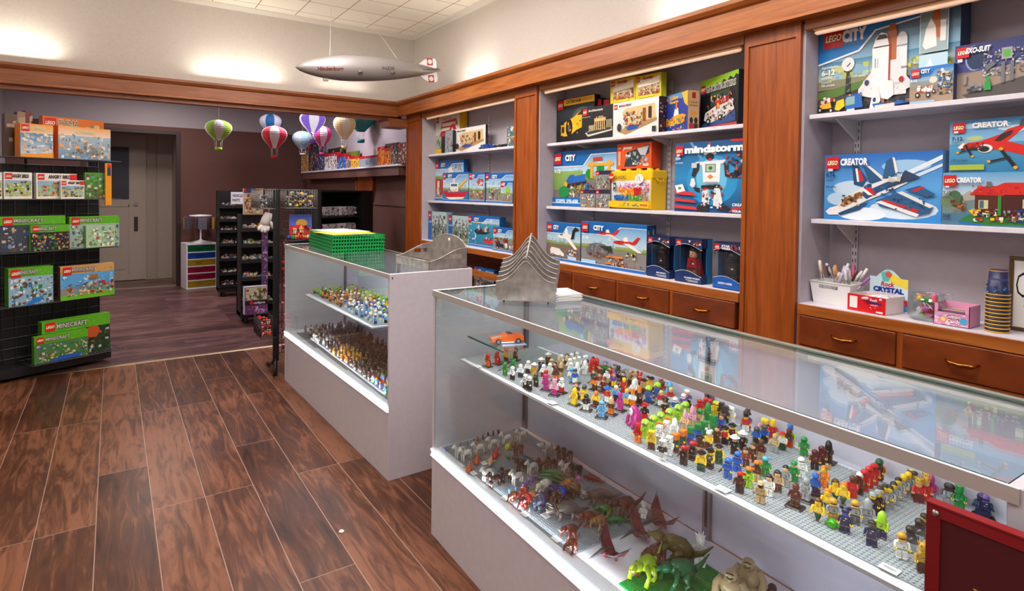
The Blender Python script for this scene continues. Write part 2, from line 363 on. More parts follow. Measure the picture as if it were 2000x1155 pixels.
struct('wall_alcove', MB().box(OX0 - .1, OX0, 10.1, 11.0, 0, 2.4).box(OX1 + .02, OX1 + .12, 10.1, 11.0, 0, 2.4).box(OX0 - .1, OX1 + .1, 10.1, 11.0, 2.38, 2.48).box(OX0 - .1, OX1 + .1, 11.0, 11.1, 0, 2.48), 'doorpaint')
struct('trim_3', MB().box(OX0, OX1, 10.0, 10.1, 0, .012, '8a766a'), 'paint')
# the old door in the alcove
door = MB().box(-.42, .425, 10.955, 10.995, .01, 2.30, m=0)
for (a, b, c, d) in ((-.32, .17, .18, 1.12), ): door.box(a, b, 10.948, 10.956, c, d)
for (a, b, c, d) in ((-.36, .21, 1.16, 1.19), (.20, .215, .12, 1.2)): door.box(a, b, 10.945, 10.956, c, d)
door = struct('door_1', door, 'doorpaint')
MB().box(-.32, .21, 10.94, 10.958, 1.28, 2.08, '2b2a33').build('door_window', 'paint', door)
MB().tube([(.30, 10.955, 1.20), (.30, 10.93, 1.20)], .028, '9a8f84', 14).build('deadbolt', 'metal', door)
MB().rbox(.275, .325, 10.935, 10.957, .78, 1.0, '2c2522', .004).build('door_handle', 'blackmetal', door)
struct('trim_4', MB().box(.425, .44, 10.96, 11.0, 0, 2.3).box(.56, .575, 10.975, 11.0, 0, 2.3).box(.425, .8, 10.985, 11.0, 2.3, 2.32), 'doorpaint')
# ceiling moulding
prof = [(0, 0), (.0, -.035), (.014, -.035), (.03, -.02), (.055, -.012), (.06, 0)]
struct('trim_5', MB().prism(prof, lambda a, b: (-2.2, 5.86 - a, ZC + b), lambda a, b: (2.68, 5.86 - a, ZC + b)), 'ceil_mould')
struct('trim_6', MB().prism(prof, lambda a, b: (2.68 - a, -2.6, ZC + b), lambda a, b: (2.68 - a, 5.86, ZC + b)), 'ceil_mould')
# the wooden header beam across the opening and the cornice along the shelf wall, one profile
cp = [(.12, 2.215), (-.02, 2.215), (-.02, 2.235), (-.005, 2.24), (-.005, 2.325), (-.02, 2.333), (-.035, 2.35), (-.035, 2.37), (.12, 2.37)]
struct('trim_7', MB().prism(cp, lambda a, b: (-2.2, YB + a, b), lambda a, b: (2.45 + a, YB + a, b)), 'wood_x')
struct('trim_8', MB().prism([(a + .0, b) for a, b in cp], lambda a, b: (2.45 + a, -1.2, b), lambda a, b: (2.45 + a, YB + a, b)), 'wood_h')
struct('trim_9', MB().box(-2.2, 2.5, YB + .03, 5.86, 2.18, 2.215), 'wood_x')
struct('trim_10', MB().prism([(2.30, 2.10), (2.30, 2.16), (2.28, 2.18), (2.52, 2.18), (2.52, 2.10)], lambda a, b: (a, 5.60, b), lambda a, b: (a, 5.86, b)), 'wood_x')
struct('wall_ledge', MB().box(2.57, 2.68, -1.2, 5.86, 2.33, 2.368), 'wall')

# ------------------------------------------------------------------ the built-in shelf units, three bays
S0, S1L, S2L = .978, 1.352, 1.802       # bay floor, lower and upper shelf tops
B3 = (-.20, 1.43); B2 = (1.73, 3.365); B1 = (3.67, 5.28)
ZT = 2.172
def bay(label, y0, y1, stand, shelves, drawers=True):
    t = thing('shelving_unit', label, 'shelves', (XF, (y0 + y1) / 2, 0)); ox, oy = XF, (y0 + y1) / 2
    def part(name, mb, mt): mb.xf(Matrix.Translation((-ox, -oy, 0))); return mb.build(name, mt, t)
    part('back_panel', MB().box(XB, XB + .012, y0, y1, S0, ZT + .03).box(XB - .004, XB, y0, y1, S0 + .55, S0 + .552), 'bayback')
    part('side_panel', MB().box(XF + .012, XB, y0 - .012, y0, .6, ZT + .03), 'bayback'); part('side_panel', MB().box(XF + .012, XB, y1, y1 + .012, .6, ZT + .03), 'bayback')
    part('top_panel', MB().box(XF + .075, XB, y0, y1, ZT + .03, ZT + .045), 'bayback')
    part('soffit_rail', MB().box(XF, XF + .075, y0, y1, ZT, ZT + .045), 'wood_h')
    part('bay_floor', MB().box(XF + .006, XB, y0, y1, S0 - .014, S0), 'shelfwhite')
    part('face_rail', MB().box(XF - .006, XF + .02, y0 - .002, y1 + .002, .932, S0 - .003).box(XF - .004, XF + .02, y0, y1, .748, .797), 'wood_h')
    if drawers:
        part('base_cabinet', MB().box(XF + .002, XB, y0, y1, .08, .748).box(XF + .02, XB, y0, y1, 0, .08).box(XF + .022, XB, y0, y1, .748, S0 - .014), 'wood_d')
        n = 4; w = (y1 - y0) / n
        for i in range(n):
            a, b = y0 + w * i + .012, y0 + w * (i + 1) - .012
            d = part('drawer', MB().rbox(XF - .012, XF + .02, a, b, .801, .928, 'n', .003), 'wood_d')
            part('drawer_divider', MB().box(XF - .004, XF + .022, b + .001, b + .023 if i < n - 1 else b + .012, .797, .932), 'wood_v')
            c = (a + b) / 2; pts = [(XF - .012, c - .052, .868), (XF - .03, c - .034, .860), (XF - .036, c, .856), (XF - .03, c + .034, .860), (XF - .012, c + .052, .868)]
            h = MB().tube(pts, [.003, .008, .010, .008, .003], 'b87430', 8, sy=.55); h.xf(Matrix.Translation((-ox, -oy, 0))); h.build('handle', 'chrome', d)
    else:
        part('base_cabinet', MB().box(XF + .002, XB, y0, y1, .08, .62).box(XF + .02, XB, y0, y1, 0, .08).box(XB - .01, XB, y0, y1, .62, S0 - .014), 'wood_d')
    for (z, xf) in shelves:
        s = part('shelf', MB().rbox(xf, XB - .008, y0 + (.012 if xf > 2.5 else 0), y1 - .012, z - .02, z, 'w', .002), 'shelfwhite')
        for ys in stand:
            bm = MB().prism([(xf + .03, z - .021), (XB - .012, z - .021), (XB - .012, z - (.115 if y0 < 0 else .07)), (XB - .03, z - (.105 if y0 < 0 else .06)), (xf + .03, z - .03)], lambda a, b: (a, ys - .004, b), lambda a, b: (a, ys + .004, b), 'c8c6c8')
            bm.xf(Matrix.Translation((-ox, -oy, 0))); bm.build('bracket', 'paint', s)
    for ys in stand:
        m = MB().box(XB - .011, XB - .004, ys - .012, ys + .012, S0 + .02, ZT - .05, 'cfcdd0')
        z = S0 + .05
        while z < ZT - .1:
            for q in (-.006, .006): m.box(XB - .0116, XB - .011, ys + q - .002, ys + q + .002, z, z + .016, '55525a')
            z += .032
        part('slotted_standard', m, 'paint')
    return t
y3 = hit(1676, 290, 0, XB).y; y2 = hit(1330, 440, 0, XB).y
bay('built-in wood framed shelf bay at the right holding shuttle box and candy', *B3, [y3, y3 - .8], [(S1L - .003, 2.562), (S2L + .004, 2.53)])
bay('built-in wood framed shelf bay in the middle with four brass pulled drawers', *B2, [hit(1307, 440, 0, XB).y, 3.05], [(S1L + .004, 2.566), (S2L, 2.566)])
bay('built-in wood framed shelf bay nearest the dark back room', *B1, [3.98, 4.42], [(S1L + .01, 2.566), (S2L + .01, 2.566)], False)
for (y0, y1, lab) in ((B3[0] + .1, B3[1] - .03, 'right'), (B2[0] + .03, B2[1] - .03, 'middle'), (B1[0] + .03, B1[1] - .06, 'far')):
    t = thing('strip_lamp', 'slim amber strip lamp under the cornice of the %s shelf bay' % lab, 'lamp', (XF + .028, (y0 + y1) / 2, ZT - .0005)); L_ = (y1 - y0) / 2
    MB().box(-.014, .014, -L_, L_, -.006, 0, 'd8c0a0').build('holder', 'paint', t); MB().tube([(0, -L_, -.013), (0, -L_ + .01, -.016), (0, L_ - .01, -.016), (0, L_, -.013)], [.004, .0095, .0095, .004], 'w', 10).build('tube', 'tube', t)
def pil(name, y0, y1, n):
    m = MB().box(XF - .002, XB, y0, y1, 0, 2.215)
    m.box(XF - .010, XF - .002, y0, y0 + .022, 0, 2.215).box(XF - .010, XF - .002, y1 - .022, y1, 0, 2.215).box(XF - .010, XF - .002, y0 + .022, y1 - .022, 2.15, 2.215)
    struct(name, m, 'wood_v')
pil('trim_11', B3[1] + .012, B2[0] - .012, 0); pil('trim_12', B2[1] + .012, B1[0] - .012, 0); pil('trim_13', B1[1] + .012, 5.62, 0); pil('trim_14', -.5, B3[0] - .012, 0)

# back room: white ledge, wainscot below it, arched bracket
struct('wall_wainscot_right', MB().box(2.655, 2.68, 5.86, 9.985, 0, 1.70), 'wainscot')
wl = MB()
for (a, b) in ((5.9, 7.3), (7.5, 9.8)):
    wl.box(2.645, 2.655, a, b, 1.62, 1.66).box(2.645, 2.655, a, b, 1.28, 1.30).box(2.645, 2.655, a, b, .1, .14)
struct('trim_15', wl, 'wainscot')
lg = thing('wall_shelf', 'long white edged wall shelf in the back room crowded with small boxes', 'shelf', (2.5, 7.8, 1.72))
MB().box(.0, .155, -1.95, 1.93, .0, .02).build('board', 'shelfwhite', lg)
MB().box(.02, .145, -1.92, 1.9, -.10, 0).build('apron', 'wainscot', lg)
br = thing('arched_bracket', 'curved wooden bracket on the brown wall below the white edged shelf, lamplight painted in', 'bracket', (2.6, 7.2, 1.2))
pts = [(0.045, 0.30 * math.cos(t), .42 - .42 * math.sin(t)) for t in [PI * k / 14 for k in range(15)]]
MB().prism([(p[1], p[2]) for p in pts], lambda a, b: (.03, a, b), lambda a, b: (.055, a, b)).build('panel', 'wood_v', br)  # orange wood tone stands in for light falling on the brown panelling
MB().tube([(p[0] - .02, p[1], p[2]) for p in pts], .014, 'n', 8).build('moulding', 'wood_v', br)
# ================================================================== GLASS DISPLAY CASES
def display_case(label, X0, X1, Y0, Y1, zt, deck, shelf, sy0, sy1, sx0, sx1, rot=0.):
    """Y0 near end, Y1 far end; front face at X0"""
    t = thing('display_case', label, 'display case', (X0, Y0, 0), rot)
    W, D = X1 - X0, Y1 - Y0
    MB().box(.0, W, .02, D - .02, .0, deck - .035).box(.006, W - .004, .02, D - .02, deck - .035, deck - .012).build('base_cabinet', 'case', t)
    MB().box(.012, W - .02, .02, D - .02, deck - .012, deck).build('deck', 'shelfwhite', t)
    for n, (a, b) in enumerate(((0, .02), (D - .02, D))):
        MB().rbox(-.002, W + .002, a, b, 0, zt + .001, 'w', .002).build('end_panel', 'case', t)
    MB().box(W - .014, W - .004, .02, D - .02, deck, zt - .02).build('back_panel', 'caseback', t)
    MB().prism([(-.011, deck - .032), (.012, deck - .032), (.012, deck - .012), (-.002, deck - .012)], lambda a, b: (a, .004, b), lambda a, b: (a, D - .004, b), 'ffffff').box(-.010, -.004, .004, D - .004, deck - .012, deck - .002, 'f6f2f6').build('lit_bottom_rail', 'led', t)
    MB().box(-.006, .010, .004, D - .004, zt - .022, zt - .008, 'aaa29e').box(-.008, -.003, .004, D - .004, zt - .022, zt + .001, 'b4aca8').box(-.0012, .0035, .022, D - .022, zt + .0004, zt + .0012, '0c4a40').box(-.008, -.0015, .004, D - .004, zt + .0008, zt + .0016, 'f4f0ee').build('front_rail', 'paint', t)
    MB().box(W - .03, W + .002, .02, D - .02, zt - .026, zt - .007, 'c8c2bc').box(W - .004, W + .003, .02, D - .02, zt - .026, zt + .004, 'e2ded8').build('rear_rail', 'metal', t)
    MB().box(-.001, .0025, .02, D - .02, deck - .012, zt - .012).build('front_glass', 'glass', t)
    g = MB().box(-.002, W - .005, .021, D - .021, zt - .007, zt); g.m = [0, 0, 1, 1, 1, 1]; g.build('top_glass', ['glass', 'glassedge'], t)
    for yy in (.035, D * .46, D - .035):
        MB().box(W - .026, W - .014, yy - .014, yy + .014, deck, zt - .03, '8f8d96').box(W - .0275, W - .026, yy - .004, yy + .004, deck + .04, zt - .06, '3a3a44').build('upright', 'metal', t)
    s = MB().box(sx0, W - .028, sy0, sy1, shelf - .008, shelf).build('shelf', 'shelfwhite', t)
    for yy in (sy0 + .06, (sy0 + sy1) / 2, sy1 - .06):
        MB().prism([(sx0 + .06, shelf - .009), (W - .028, shelf - .009), (W - .028, shelf - .05), (W - .04, shelf - .05)], lambda a, b: (a, yy - .003, b), lambda a, b: (a, yy + .003, b), 'a8a6ac').build('bracket', 'metal', s)
    return t
ZD = 1.037
F_SH = .775; F_DK = .372
c1 = display_case('white and glass display case nearest the camera, two levels full of toys', 1.067, 1.535, .272, 2.222, ZD, F_DK, F_SH, .03, 1.80, .050, .44, math.radians(-1.35))
# small glass shelf that carries the orange car
MB().box(.08, .43, 1.52, 1.79, .862, .868, 'w').build('glass_shelf', 'glass', c1)
MB().box(.078, .0805, 1.52, 1.79, .862, .868, '0f3a34').build('glass_edge', 'glassedge', c1)
D_SH = .695; D_DK = .378
c2 = display_case('white and glass display case further back with green baskets on top', 1.135, 1.611, 2.742, 4.66, ZD, D_DK, D_SH, .37, 1.62, .055, .45, math.radians(1.6))
MB().tube([(.012, -.003, 1.018), (.012, .0, 1.018)], .004, 'h', 8).build('screw', 'metal', c2)
# strip lights that belong to the cases (under the front top rail)
for (x, y, L) in ((1.118, 1.15, 1.5), (1.16, 3.6, 1.5)):
    area('case_strip_light', (x, y, ZD - .035), .012, L, 2.8, (.97, .94, 1.0)); COL.objects[-1].rotation_euler = (0, math.radians(-35), 0)
    area('case_strip_light', (x + .012, y, F_DK + .012), .010, L - .1, 2.0, (.92, .90, 1.0), (0, math.radians(-125), 0))

# ------------------------------------------------------------------ studded baseplates
PITCH = .0092
def studs(nx, ny, col):
    key = ('plate', nx, ny, col)
    if key in CACHE: return CACHE[key]
    m = MB(); w, h = nx * PITCH, ny * PITCH; m.box(0, w, 0, h, 0, .003, col)
    cs = [(math.cos(2 * PI * k / 6), math.sin(2 * PI * k / 6)) for k in range(6)]
    for i in range(nx):
        for j in range(ny):
            x, y = (i + .5) * PITCH, (j + .5) * PITCH
            m.add([(x + a * .0028, y + b * .0028, .003) for a, b in cs] + [(x + a * .0028, y + b * .0028, .005) for a, b in cs],
                  [(6, 7, 8, 9, 10, 11)] + [(k, (k + 1) % 6, 6 + (k + 1) % 6, 6 + k) for k in range(6)], col)
    CACHE[key] = m.mesh('baseplate', 'plastic'); return CACHE[key]
CACHE = {}
def plate(x, y, z, nx, ny, col, label, group=None):
    o = link('baseplate', studs(nx, ny, col), None, (x, y, z + .0004), math.radians(-1.0) if x < 1.2 and y < 2.2 else 0); tag(o, label, 'baseplate', group); return o
yy = 2.06; WHERE = ['under the white hatted figures', 'under the red cloaked figures', 'below the pink and yellow figures', 'under the block headed figures', 'under the blue figures', 'under the grey statue figure', 'beside the dark red panel']
PL_F = []
for i, n in enumerate((32, 32, 34, 28, 20, 30, 13)):
    y0 = yy - n * PITCH; PL_F.append((y0, yy))
    plate(1.172 - .030 * i / 6, y0, F_SH, 38, n, 'a6aab0', 'grey studded plate on the near case upper shelf ' + WHERE[i], 'grey baseplates on the upper shelf of the near case'); yy = y0 - .003
yy = 2.19
WH = ['under the white horses and birds', 'under the brown and black horses', 'under the elephant like and horned animals']
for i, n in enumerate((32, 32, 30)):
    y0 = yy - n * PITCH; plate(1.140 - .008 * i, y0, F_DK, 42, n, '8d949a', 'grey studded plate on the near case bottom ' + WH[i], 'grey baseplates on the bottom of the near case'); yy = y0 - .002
Z_F = F_SH + .005; Z_L = F_DK + .005
for i, (n, ya) in enumerate(((48, 3.910), (48, 3.466), (36, 3.132))):
    plate(1.200 - (.014, .004, 0)[i], ya, D_SH, 38, n, 'a6aab0', 'grey studded plate on the far case upper shelf ' + ('under the green figures', 'under the tan and cream figures', 'under the white and blue figures')[i], 'grey baseplates in the far case')
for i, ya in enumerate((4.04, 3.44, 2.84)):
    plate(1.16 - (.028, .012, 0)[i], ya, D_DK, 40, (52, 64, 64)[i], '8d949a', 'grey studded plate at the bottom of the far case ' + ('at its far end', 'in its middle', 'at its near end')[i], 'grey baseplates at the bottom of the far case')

# little white paper labels lying on the plates
PLL = []
for i, (px, py, z) in enumerate(((933, 716, Z_F), (1078, 787, Z_F), (1411, 956, Z_F), (1738, 1112, Z_F), (945, 905, Z_L), (916, 927, Z_L), (983, 975, Z_L), (1012, 990, Z_L), (1025, 1005, Z_L), (1065, 1008, Z_L), (1083, 1055, Z_L), (1600, 905, Z_F), (1055, 870, Z_L))):
    p = hit(px, py, 2, z); p.x = max(p.x, 1.135); m = MB().box(-.011, .011, -.016, .016, 0, .0006, 'f4f2f0')
    f = Face(m, (-.006, .014, .0006), (0, -1, 0), (1, 0, 0), (0, 0, 1), .028, .012)
    f.rect(.1, .2, .8, .35, '77737a'); f.rect(.1, .55, .9, .68, '77737a')
    PLL.append((px, z > .6, m.build('paper_label', 'card', None, (p.x, p.y, z + .0002))))
for up in (True, False):
    for i, (px, _, o) in enumerate(sorted([q for q in PLL if q[1] == up], key=lambda q: q[0])):
        tag(o, 'small white paper price label, %s on the %s level of the near case' % (('leftmost', 'second', 'third', 'fourth', 'fifth', 'sixth', 'seventh', 'rightmost')[i], 'upper' if up else 'bottom'), 'label', 'paper price labels')

# ------------------------------------------------------------------ things on top of the cases
# nested green baskets
gx, gy = 1.175, 3.82
for k in range(5):
    m = MB(); w, d = .360, .62; h = .0225; g = '0f9a4a'
    m.box(.006, w - .006, .006, d - .006, 0, .003, g)
    for (za, zb, e) in ((h - .006, h, 0), (0, .005, .004)):
        m.box(e, w - e, e, e + .005, za, zb, g).box(e, w - e, d - e - .005, d - e, za, zb, g).box(e, e + .005, e + .005, d - e - .005, za, zb, g).box(w - e - .005, w - e, e + .005, d - e - .005, za, zb, g)
    for i in range(20):
        x = .008 + i * (w - .016) / 19
        for y in (.004, d - .008): m.box(x - .004, x + .004, y, y + .004, .005, h - .006, g)
    for i in range(32):
        y = .008 + i * (d - .016) / 31
        for x in (.004, w - .008): m.box(x, x + .004, y - .004, y + .004, .005, h - .006, g)
    o = m.build('plastic_basket', 'plastic', None, (gx + .0012 * k, gy + .004 * (k % 2), ZD + .001 + (h + .0003) * k), math.radians(-2))
    tag(o, 'green slatted plastic basket, %s of the stack on the far case' % ('lowest', 'second from the bottom', 'middle one', 'second from the top', 'topmost')[k], 'basket', 'stacked green baskets')
tp = ZD + .001 + .0228 * 5 + .0005
for i, (dx, dy, r, c, lab) in enumerate(((.02, .02, .03, '1a66b0', 'blue paper sheet under the yellow ones on the green baskets'), (.03, .04, .1, 'f2c61c', 'yellow paper sheet on the green baskets, lower of two'), (.05, .06, -.06, 'f4d028', 'bright yellow paper sheet on the green baskets, upper of two'), (.10, .22, .2, 'eef0ee', 'white paper sheet on top of the yellow ones on the baskets'))):
    tag(MB().box(0, .27, 0, .38, 0, .0012, c).build('paper_sheet', 'card', None, (gx + dx, gy + dy, tp + .0016 * i), r), lab, 'paper')
# galvanized tray with arched ends and hand holes
def arch_end(m, x0, x1, y, z, h0, h1, th, slot=True, ax='y', n=14):
    pts = []
    for k in range(n + 1):
        u = k / n; pts.append((x0 + (x1 - x0) * u, z + h0 + (h1 - h0) * (math.sin(PI * u)) ** 1.3))
    mid = (x0 + x1) / 2; sw = (x1 - x0) * .19; sz0, sz1 = z + h0 + (h1 - h0) * .30, z + h0 + (h1 - h0) * .66
    f = (lambda a, b, c: (a, c, b)) if ax == 'y' else (lambda a, b, c: (c, a, b))
    for k in range(n):
        (a, za), (b, zb) = pts[k], pts[k + 1]
        if slot and min(a, b) >= mid - sw - 1e-6 and max(a, b) <= mid + sw + 1e-6:
            m.prism([(a, z), (b, z), (b, sz0), (a, sz0)], lambda p, q: f(p, q, y), lambda p, q: f(p, q, y + th)); m.prism([(a, sz1), (b, sz1), (b, zb), (a, za)], lambda p, q: f(p, q, y), lambda p, q: f(p, q, y + th))
        else: m.prism([(a, z), (b, z), (b, zb), (a, za)], lambda p, q: f(p, q, y), lambda p, q: f(p, q, y + th))
    m.tube([f(a, b, y + th / 2) for a, b in pts], .003, 'w', 6)
def half_end(m, y, w, h0, h1):
    n = 14; P_ = [(w * k / n, h0 + (h1 - h0) * (1 - math.cos(PI * min(1, k / n * 1.12))) / 2) for k in range(n + 1)]; a0, a1 = w * .50, w * .88
    for k in range(n):
        (a, za), (b, zb) = P_[k], P_[k + 1]; mid = (a + b) / 2
        bands = [(0, 0, za, zb)]
        if a0 < mid < a1: bands = [(0, 0, h1 * .52, h1 * .52), (h1 * .74, h1 * .74, za, zb)]
        for (l0, l1, t0, t1) in bands: m.prism([(a, l0), (b, l1), (b, t1), (a, t0)], lambda p, q: (p, y, q), lambda p, q: (p, y + .003, q))
    m.tube([(p, y + .0015, q) for p, q in P_], .0028, 'w', 6)
tr = thing('metal_tray', 'galvanized metal tray with curved slotted ends on the near end of the far case', 'tray', (1.362, 2.775, ZD + .001), math.radians(3)); w, d = .235, .385
m = MB().box(0, w, 0, d, 0, .003).box(0, .003, 0, d, .003, .045); m.tube([(0, 0, .045), (0, d, .045)], .003, 'w', 6).box(.08, .083, .003, d - .003, .003, .040).box(.003, w, d * .5, d * .5 + .002, .003, .040); m.build('body', 'galv', tr)
for y in (0, d - .003):
    m = MB(); half_end(m, y, w, .045, .105); m.build('handle_end', 'galv', tr)
pts = [(0, 0), (d, 0), (d, .085)] + [(d * (.5 + .5 * math.cos(q * PI / 18)), .085 + .085 * math.sin(q * PI / 18)) for q in range(19)] + [(0, .085)]
m = MB().prism(pts, lambda p, q: (w - .003, p, q), lambda p, q: (w, p, q)).tube([(w - .0015, p, q) for p, q in pts[3:-1]], .003, 'w', 6); m.build('arched_back', 'galv', tr)
MB().box(w - .0045, w - .0032, d * .45, d * .50, .135, .150, 'f4f4f4').build('sticker', 'card', tr)
# letter rack of curved galvanized dividers on the near case
R0 = Vector((1.186, 1.852, ZD)); ang = math.atan2(1.703 - 1.852, 1.338 - 1.186)
lr = thing('letter_rack', 'galvanized metal letter rack with stepped curved dividers on the near case', 'letter rack', (R0.x, R0.y, ZD), ang)
for k in range(6):
    w = .226; h = .100 + .004 * k; zz = .012 + (.014 * k); pts = []
    for i in range(33):
        u = i / 32; b = math.exp(-(abs(u - .5) / .23) ** 1.7); pts.append((w * u, zz + .065 + h * .80 * b))
    yk = .026 * k; poly = [(w * .04, zz), (w * .96, zz), (w, zz + .02)] + [p for p in pts[::-1]] + [(0, zz + .02)]
    m = MB().prism(poly, lambda a, b: (a, yk, b), lambda a, b: (a, yk + .0025, b)); m.tube([(a, yk + .001, b) for a, b in pts], .003, 'w', 6)
    m.build('divider', 'galv', lr)
MB().box(0.005, .221, 0, .135, .010, .013).build('tray_base', 'galv', lr)
MB().tube([(.113, -.002, .165), (.113, .065, .205), (.113, .135, .252)], .004, 'w', 8).build('spine', 'galv', lr)
for (a, b) in ((.03, .01), (.196, .01), (.03, .12), (.196, .12)):
    MB().tube([(a, b - .006, .010), (a, b - .006, .0015), (a, b + .008, .0015), (a, b + .008, .010)], .0015, 'n', 6).build('foot', 'metal', lr)
# stack of white papers
for k in range(9):
    o = MB().box(-.055, .055, -.07, .07, 0, .0028, 'f6f4f2').build('paper_stack', 'card', None, (1.455 + .002 * (k % 3), 1.80 - .003 * (k % 2), ZD + .0005 + .003 * k), math.radians(-12 + 5 * math.sin(k * 2.1)))
    tag(o, 'sheaf of white paper slips behind the letter rack, %s in the pile' % ('lowest', 'second from the bottom', 'third from the bottom', 'fourth from the bottom', 'middle one', 'fourth from the top', 'third from the top', 'second from the top', 'topmost')[k], 'paper', 'white paper slips by the letter rack')
# the dark red metal panel in front of the near case
XR = 1.015; a = hit(1810, 985, 0, XR); zt = a.z + .004; yl = a.y
rp = thing('metal_cabinet', 'dark red metal cabinet in front of the near case at the right', 'cabinet', (XR, yl, 0))
MB().box(.003, .016, -.62, 0, 0, zt - .001, '4e0b14').build('body', 'paint', rp)
m = MB().box(0, .004, -.62, 0, zt - .018, zt, '8a1820').box(0, .004, -.018, 0, 0, zt - .018, '7c141c').box(0, .004, -.62, -.018, 0, .02, '7c141c').box(-.002, .0165, -.62, 0, zt - .0005, zt + .002, '8e1c22')
m.build('rim', 'plastic', rp)
MB().lathe([(0, .003), (.0035, .0025), (.005, 0)], 'b0a8a0', 12).xf(Matrix.Rotation(-PI / 2, 4, 'Y')).xf(Matrix.Translation((-.0015, -.012, zt - .012))).build('rivet', 'metal', rp)
m = MB()
for (y0, z0, y1, z1) in ((-.060, zt - .102, -.078, zt - .104), (-.082, zt - .105, -.118, zt - .112), (-.058, zt - .120, -.068, zt - .121), (-.070, zt - .122, -.10, zt - .126)):
    m.prism([(y0, z0), (y1, z1), (y1, z1 + .0016), (y0, z0 + .0016)], lambda p, q: (.0015, p, q), lambda p, q: (.003, p, q), 'c9964a')
m.build('gilt_line', 'paint', rp)
tag(MB().lathe([(0, .0), (.012, 0), (.010, .004), (0, .006)], 'f4f2f0', 9).build('paper_scrap', 'matte', None, tuple(hit(667, 1039, 2, .001))), 'tiny white paper scrap on the plank floor', 'scrap')
# ================================================================== BOXED TOY SETS
GB = 'boxed building sets on the wall shelves'
def rackbox(name, label, P, w, d, h, body, art, rotz, side=None, top=None, sideart=None, group=GB, leftart=None):
    m = MB().box(0, w, 0, d, 0, h, body)
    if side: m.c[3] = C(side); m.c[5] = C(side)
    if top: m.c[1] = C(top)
    f = Face(m, (0, 0, 0), (1, 0, 0), (0, 0, 1), (0, -1, 0), w, h); f.run(art)
    if sideart: Face(m, (w, 0, 0), (0, 1, 0), (0, 0, 1), (1, 0, 0), d, h).run(sideart)
    if leftart: Face(m, (0, d, 0), (0, -1, 0), (0, 0, 1), (-1, 0, 0), d, h).run(leftart)
    o = m.build(name, 'card', None, (P[0], P[1], P[2] + .0006), rotz); return tag(o, label, 'box', group)
def tbox(label, xl, xr, yt, z, X, d, body, art, rot=0., side=None, top=None, sideart=None, name='toy_set_box', group=GB, hmax=None, w=None):
    """a box on a shelf of height z whose front left/right edges are seen at xl/xr and whose top left corner is at row yt"""
    def row(px, X_):           # the row at which a vertical through px meets height z on the plane X
        lo, hi = -200., 1400.
        for _ in range(40):
            mid = (lo + hi) / 2
            if hit(px, mid, 0, X_).z > z: lo = mid
            else: hi = mid
        return (lo + hi) / 2
    R = hit(xr, row(xr, X), 0, X)
    u = Vector((-math.sin(rot), -math.cos(rot), 0)); n = Vector((u.y, -u.x, 0))
    a = hitp(xl, row(xl, X), R, n); L = Vector((a.x, a.y, z)); top_ = hitp(xl, yt, L, n)
    for lo_, hi_ in (B1, B2, B3):
        if lo_ - .01 < (L.y + R.y) / 2 < hi_ + .01 and group == GB:
            L.y = min(L.y, hi_ - .003)
            if R.y < lo_ + .004: R.y = lo_ + .004
    W = w or (Vector((R.x, R.y, 0)) - Vector((L.x, L.y, 0))).length; H = hmax or top_.z - z
    return rackbox(name, label, L, W, d, H, body, art, math.atan2(u.y, u.x), side, top, sideart, group)
# ---- reusable pictures
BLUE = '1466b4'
def cityart(s0, horizon=.62, ground='8a8078', band=.26, extra=(), logo=.2, small=False):
    a = [('g', 0, 0, 1, horizon, '3a93d0', 'cfe6ee'), ('r', 0, horizon, 1, 1, ground), ('g', 0, horizon - .08, 1, horizon + .02, 'a8b470', '6e8a48'),
         ('n', .05, horizon - .28, .95, horizon - .04, 26, ['a9cde0', '8fb8d2', 'c2dbe6'], .10, s0)]
    a += [('p', [(0, 0), (1, 0), (1, .08), (.62, .08), (.50, band), (0, band)], BLUE), ('p', [(0, band), (.5, band), (.62, .08), (1, .08), (1, .095), (.63, .095), (.505, band + .015), (0, band + .015)], 'f0f4f8')]
    a += list(extra)
    a += [('L', .03, .03, logo), ('t', 'CITY', .22, .03 + logo * .72, logo * .50, 'f4f4f0', .06, 0, .17)]
    a += [('r', 0, .94, 1, 1, BLUE), ('r', 0, .93, 1, .94, 'f0f4f8'), ('t', '5-12', .04, band + .12, .055, 'ffffff', .02, 0, .1)]
    return a
def plane(u, v, s, body, wing, k=1.0):
    return [('p', [(u, v), (u + .10 * s, v - .06 * s * k), (u + .42 * s, v - .08 * s * k), (u + .62 * s, v - .02 * s * k), (u + .60 * s, v + .03 * s * k), (u + .2 * s, v + .08 * s * k), (u + .03 * s, v + .05 * s * k)], body),
            ('p', [(u + .28 * s, v + .03 * s * k), (u + .45 * s, v + .02 * s * k), (u + .78 * s, v + .34 * s * k), (u + .68 * s, v + .36 * s * k)], wing),
            ('p', [(u + .30 * s, v - .05 * s * k), (u + .42 * s, v - .06 * s * k), (u + .38 * s, v - .24 * s * k), (u + .30 * s, v - .22 * s * k)], wing),
            ('p', [(u + .52 * s, v - .04 * s * k), (u + .62 * s, v - .03 * s * k), (u + .72 * s, v - .26 * s * k), (u + .65 * s, v - .27 * s * k)], body),
            ('p', [(u + .08 * s, v - .02 * s * k), (u + .13 * s, v - .055 * s * k), (u + .22 * s, v - .06 * s * k), (u + .20 * s, v - .015 * s * k)], '2a3440')]
def wheel(u, v, r, asp, hub='c8ccd0'): return [('e', u, v, r / asp, r, '1a1a1e'), ('e', u, v, r * .5 / asp, r * .5, hub)]
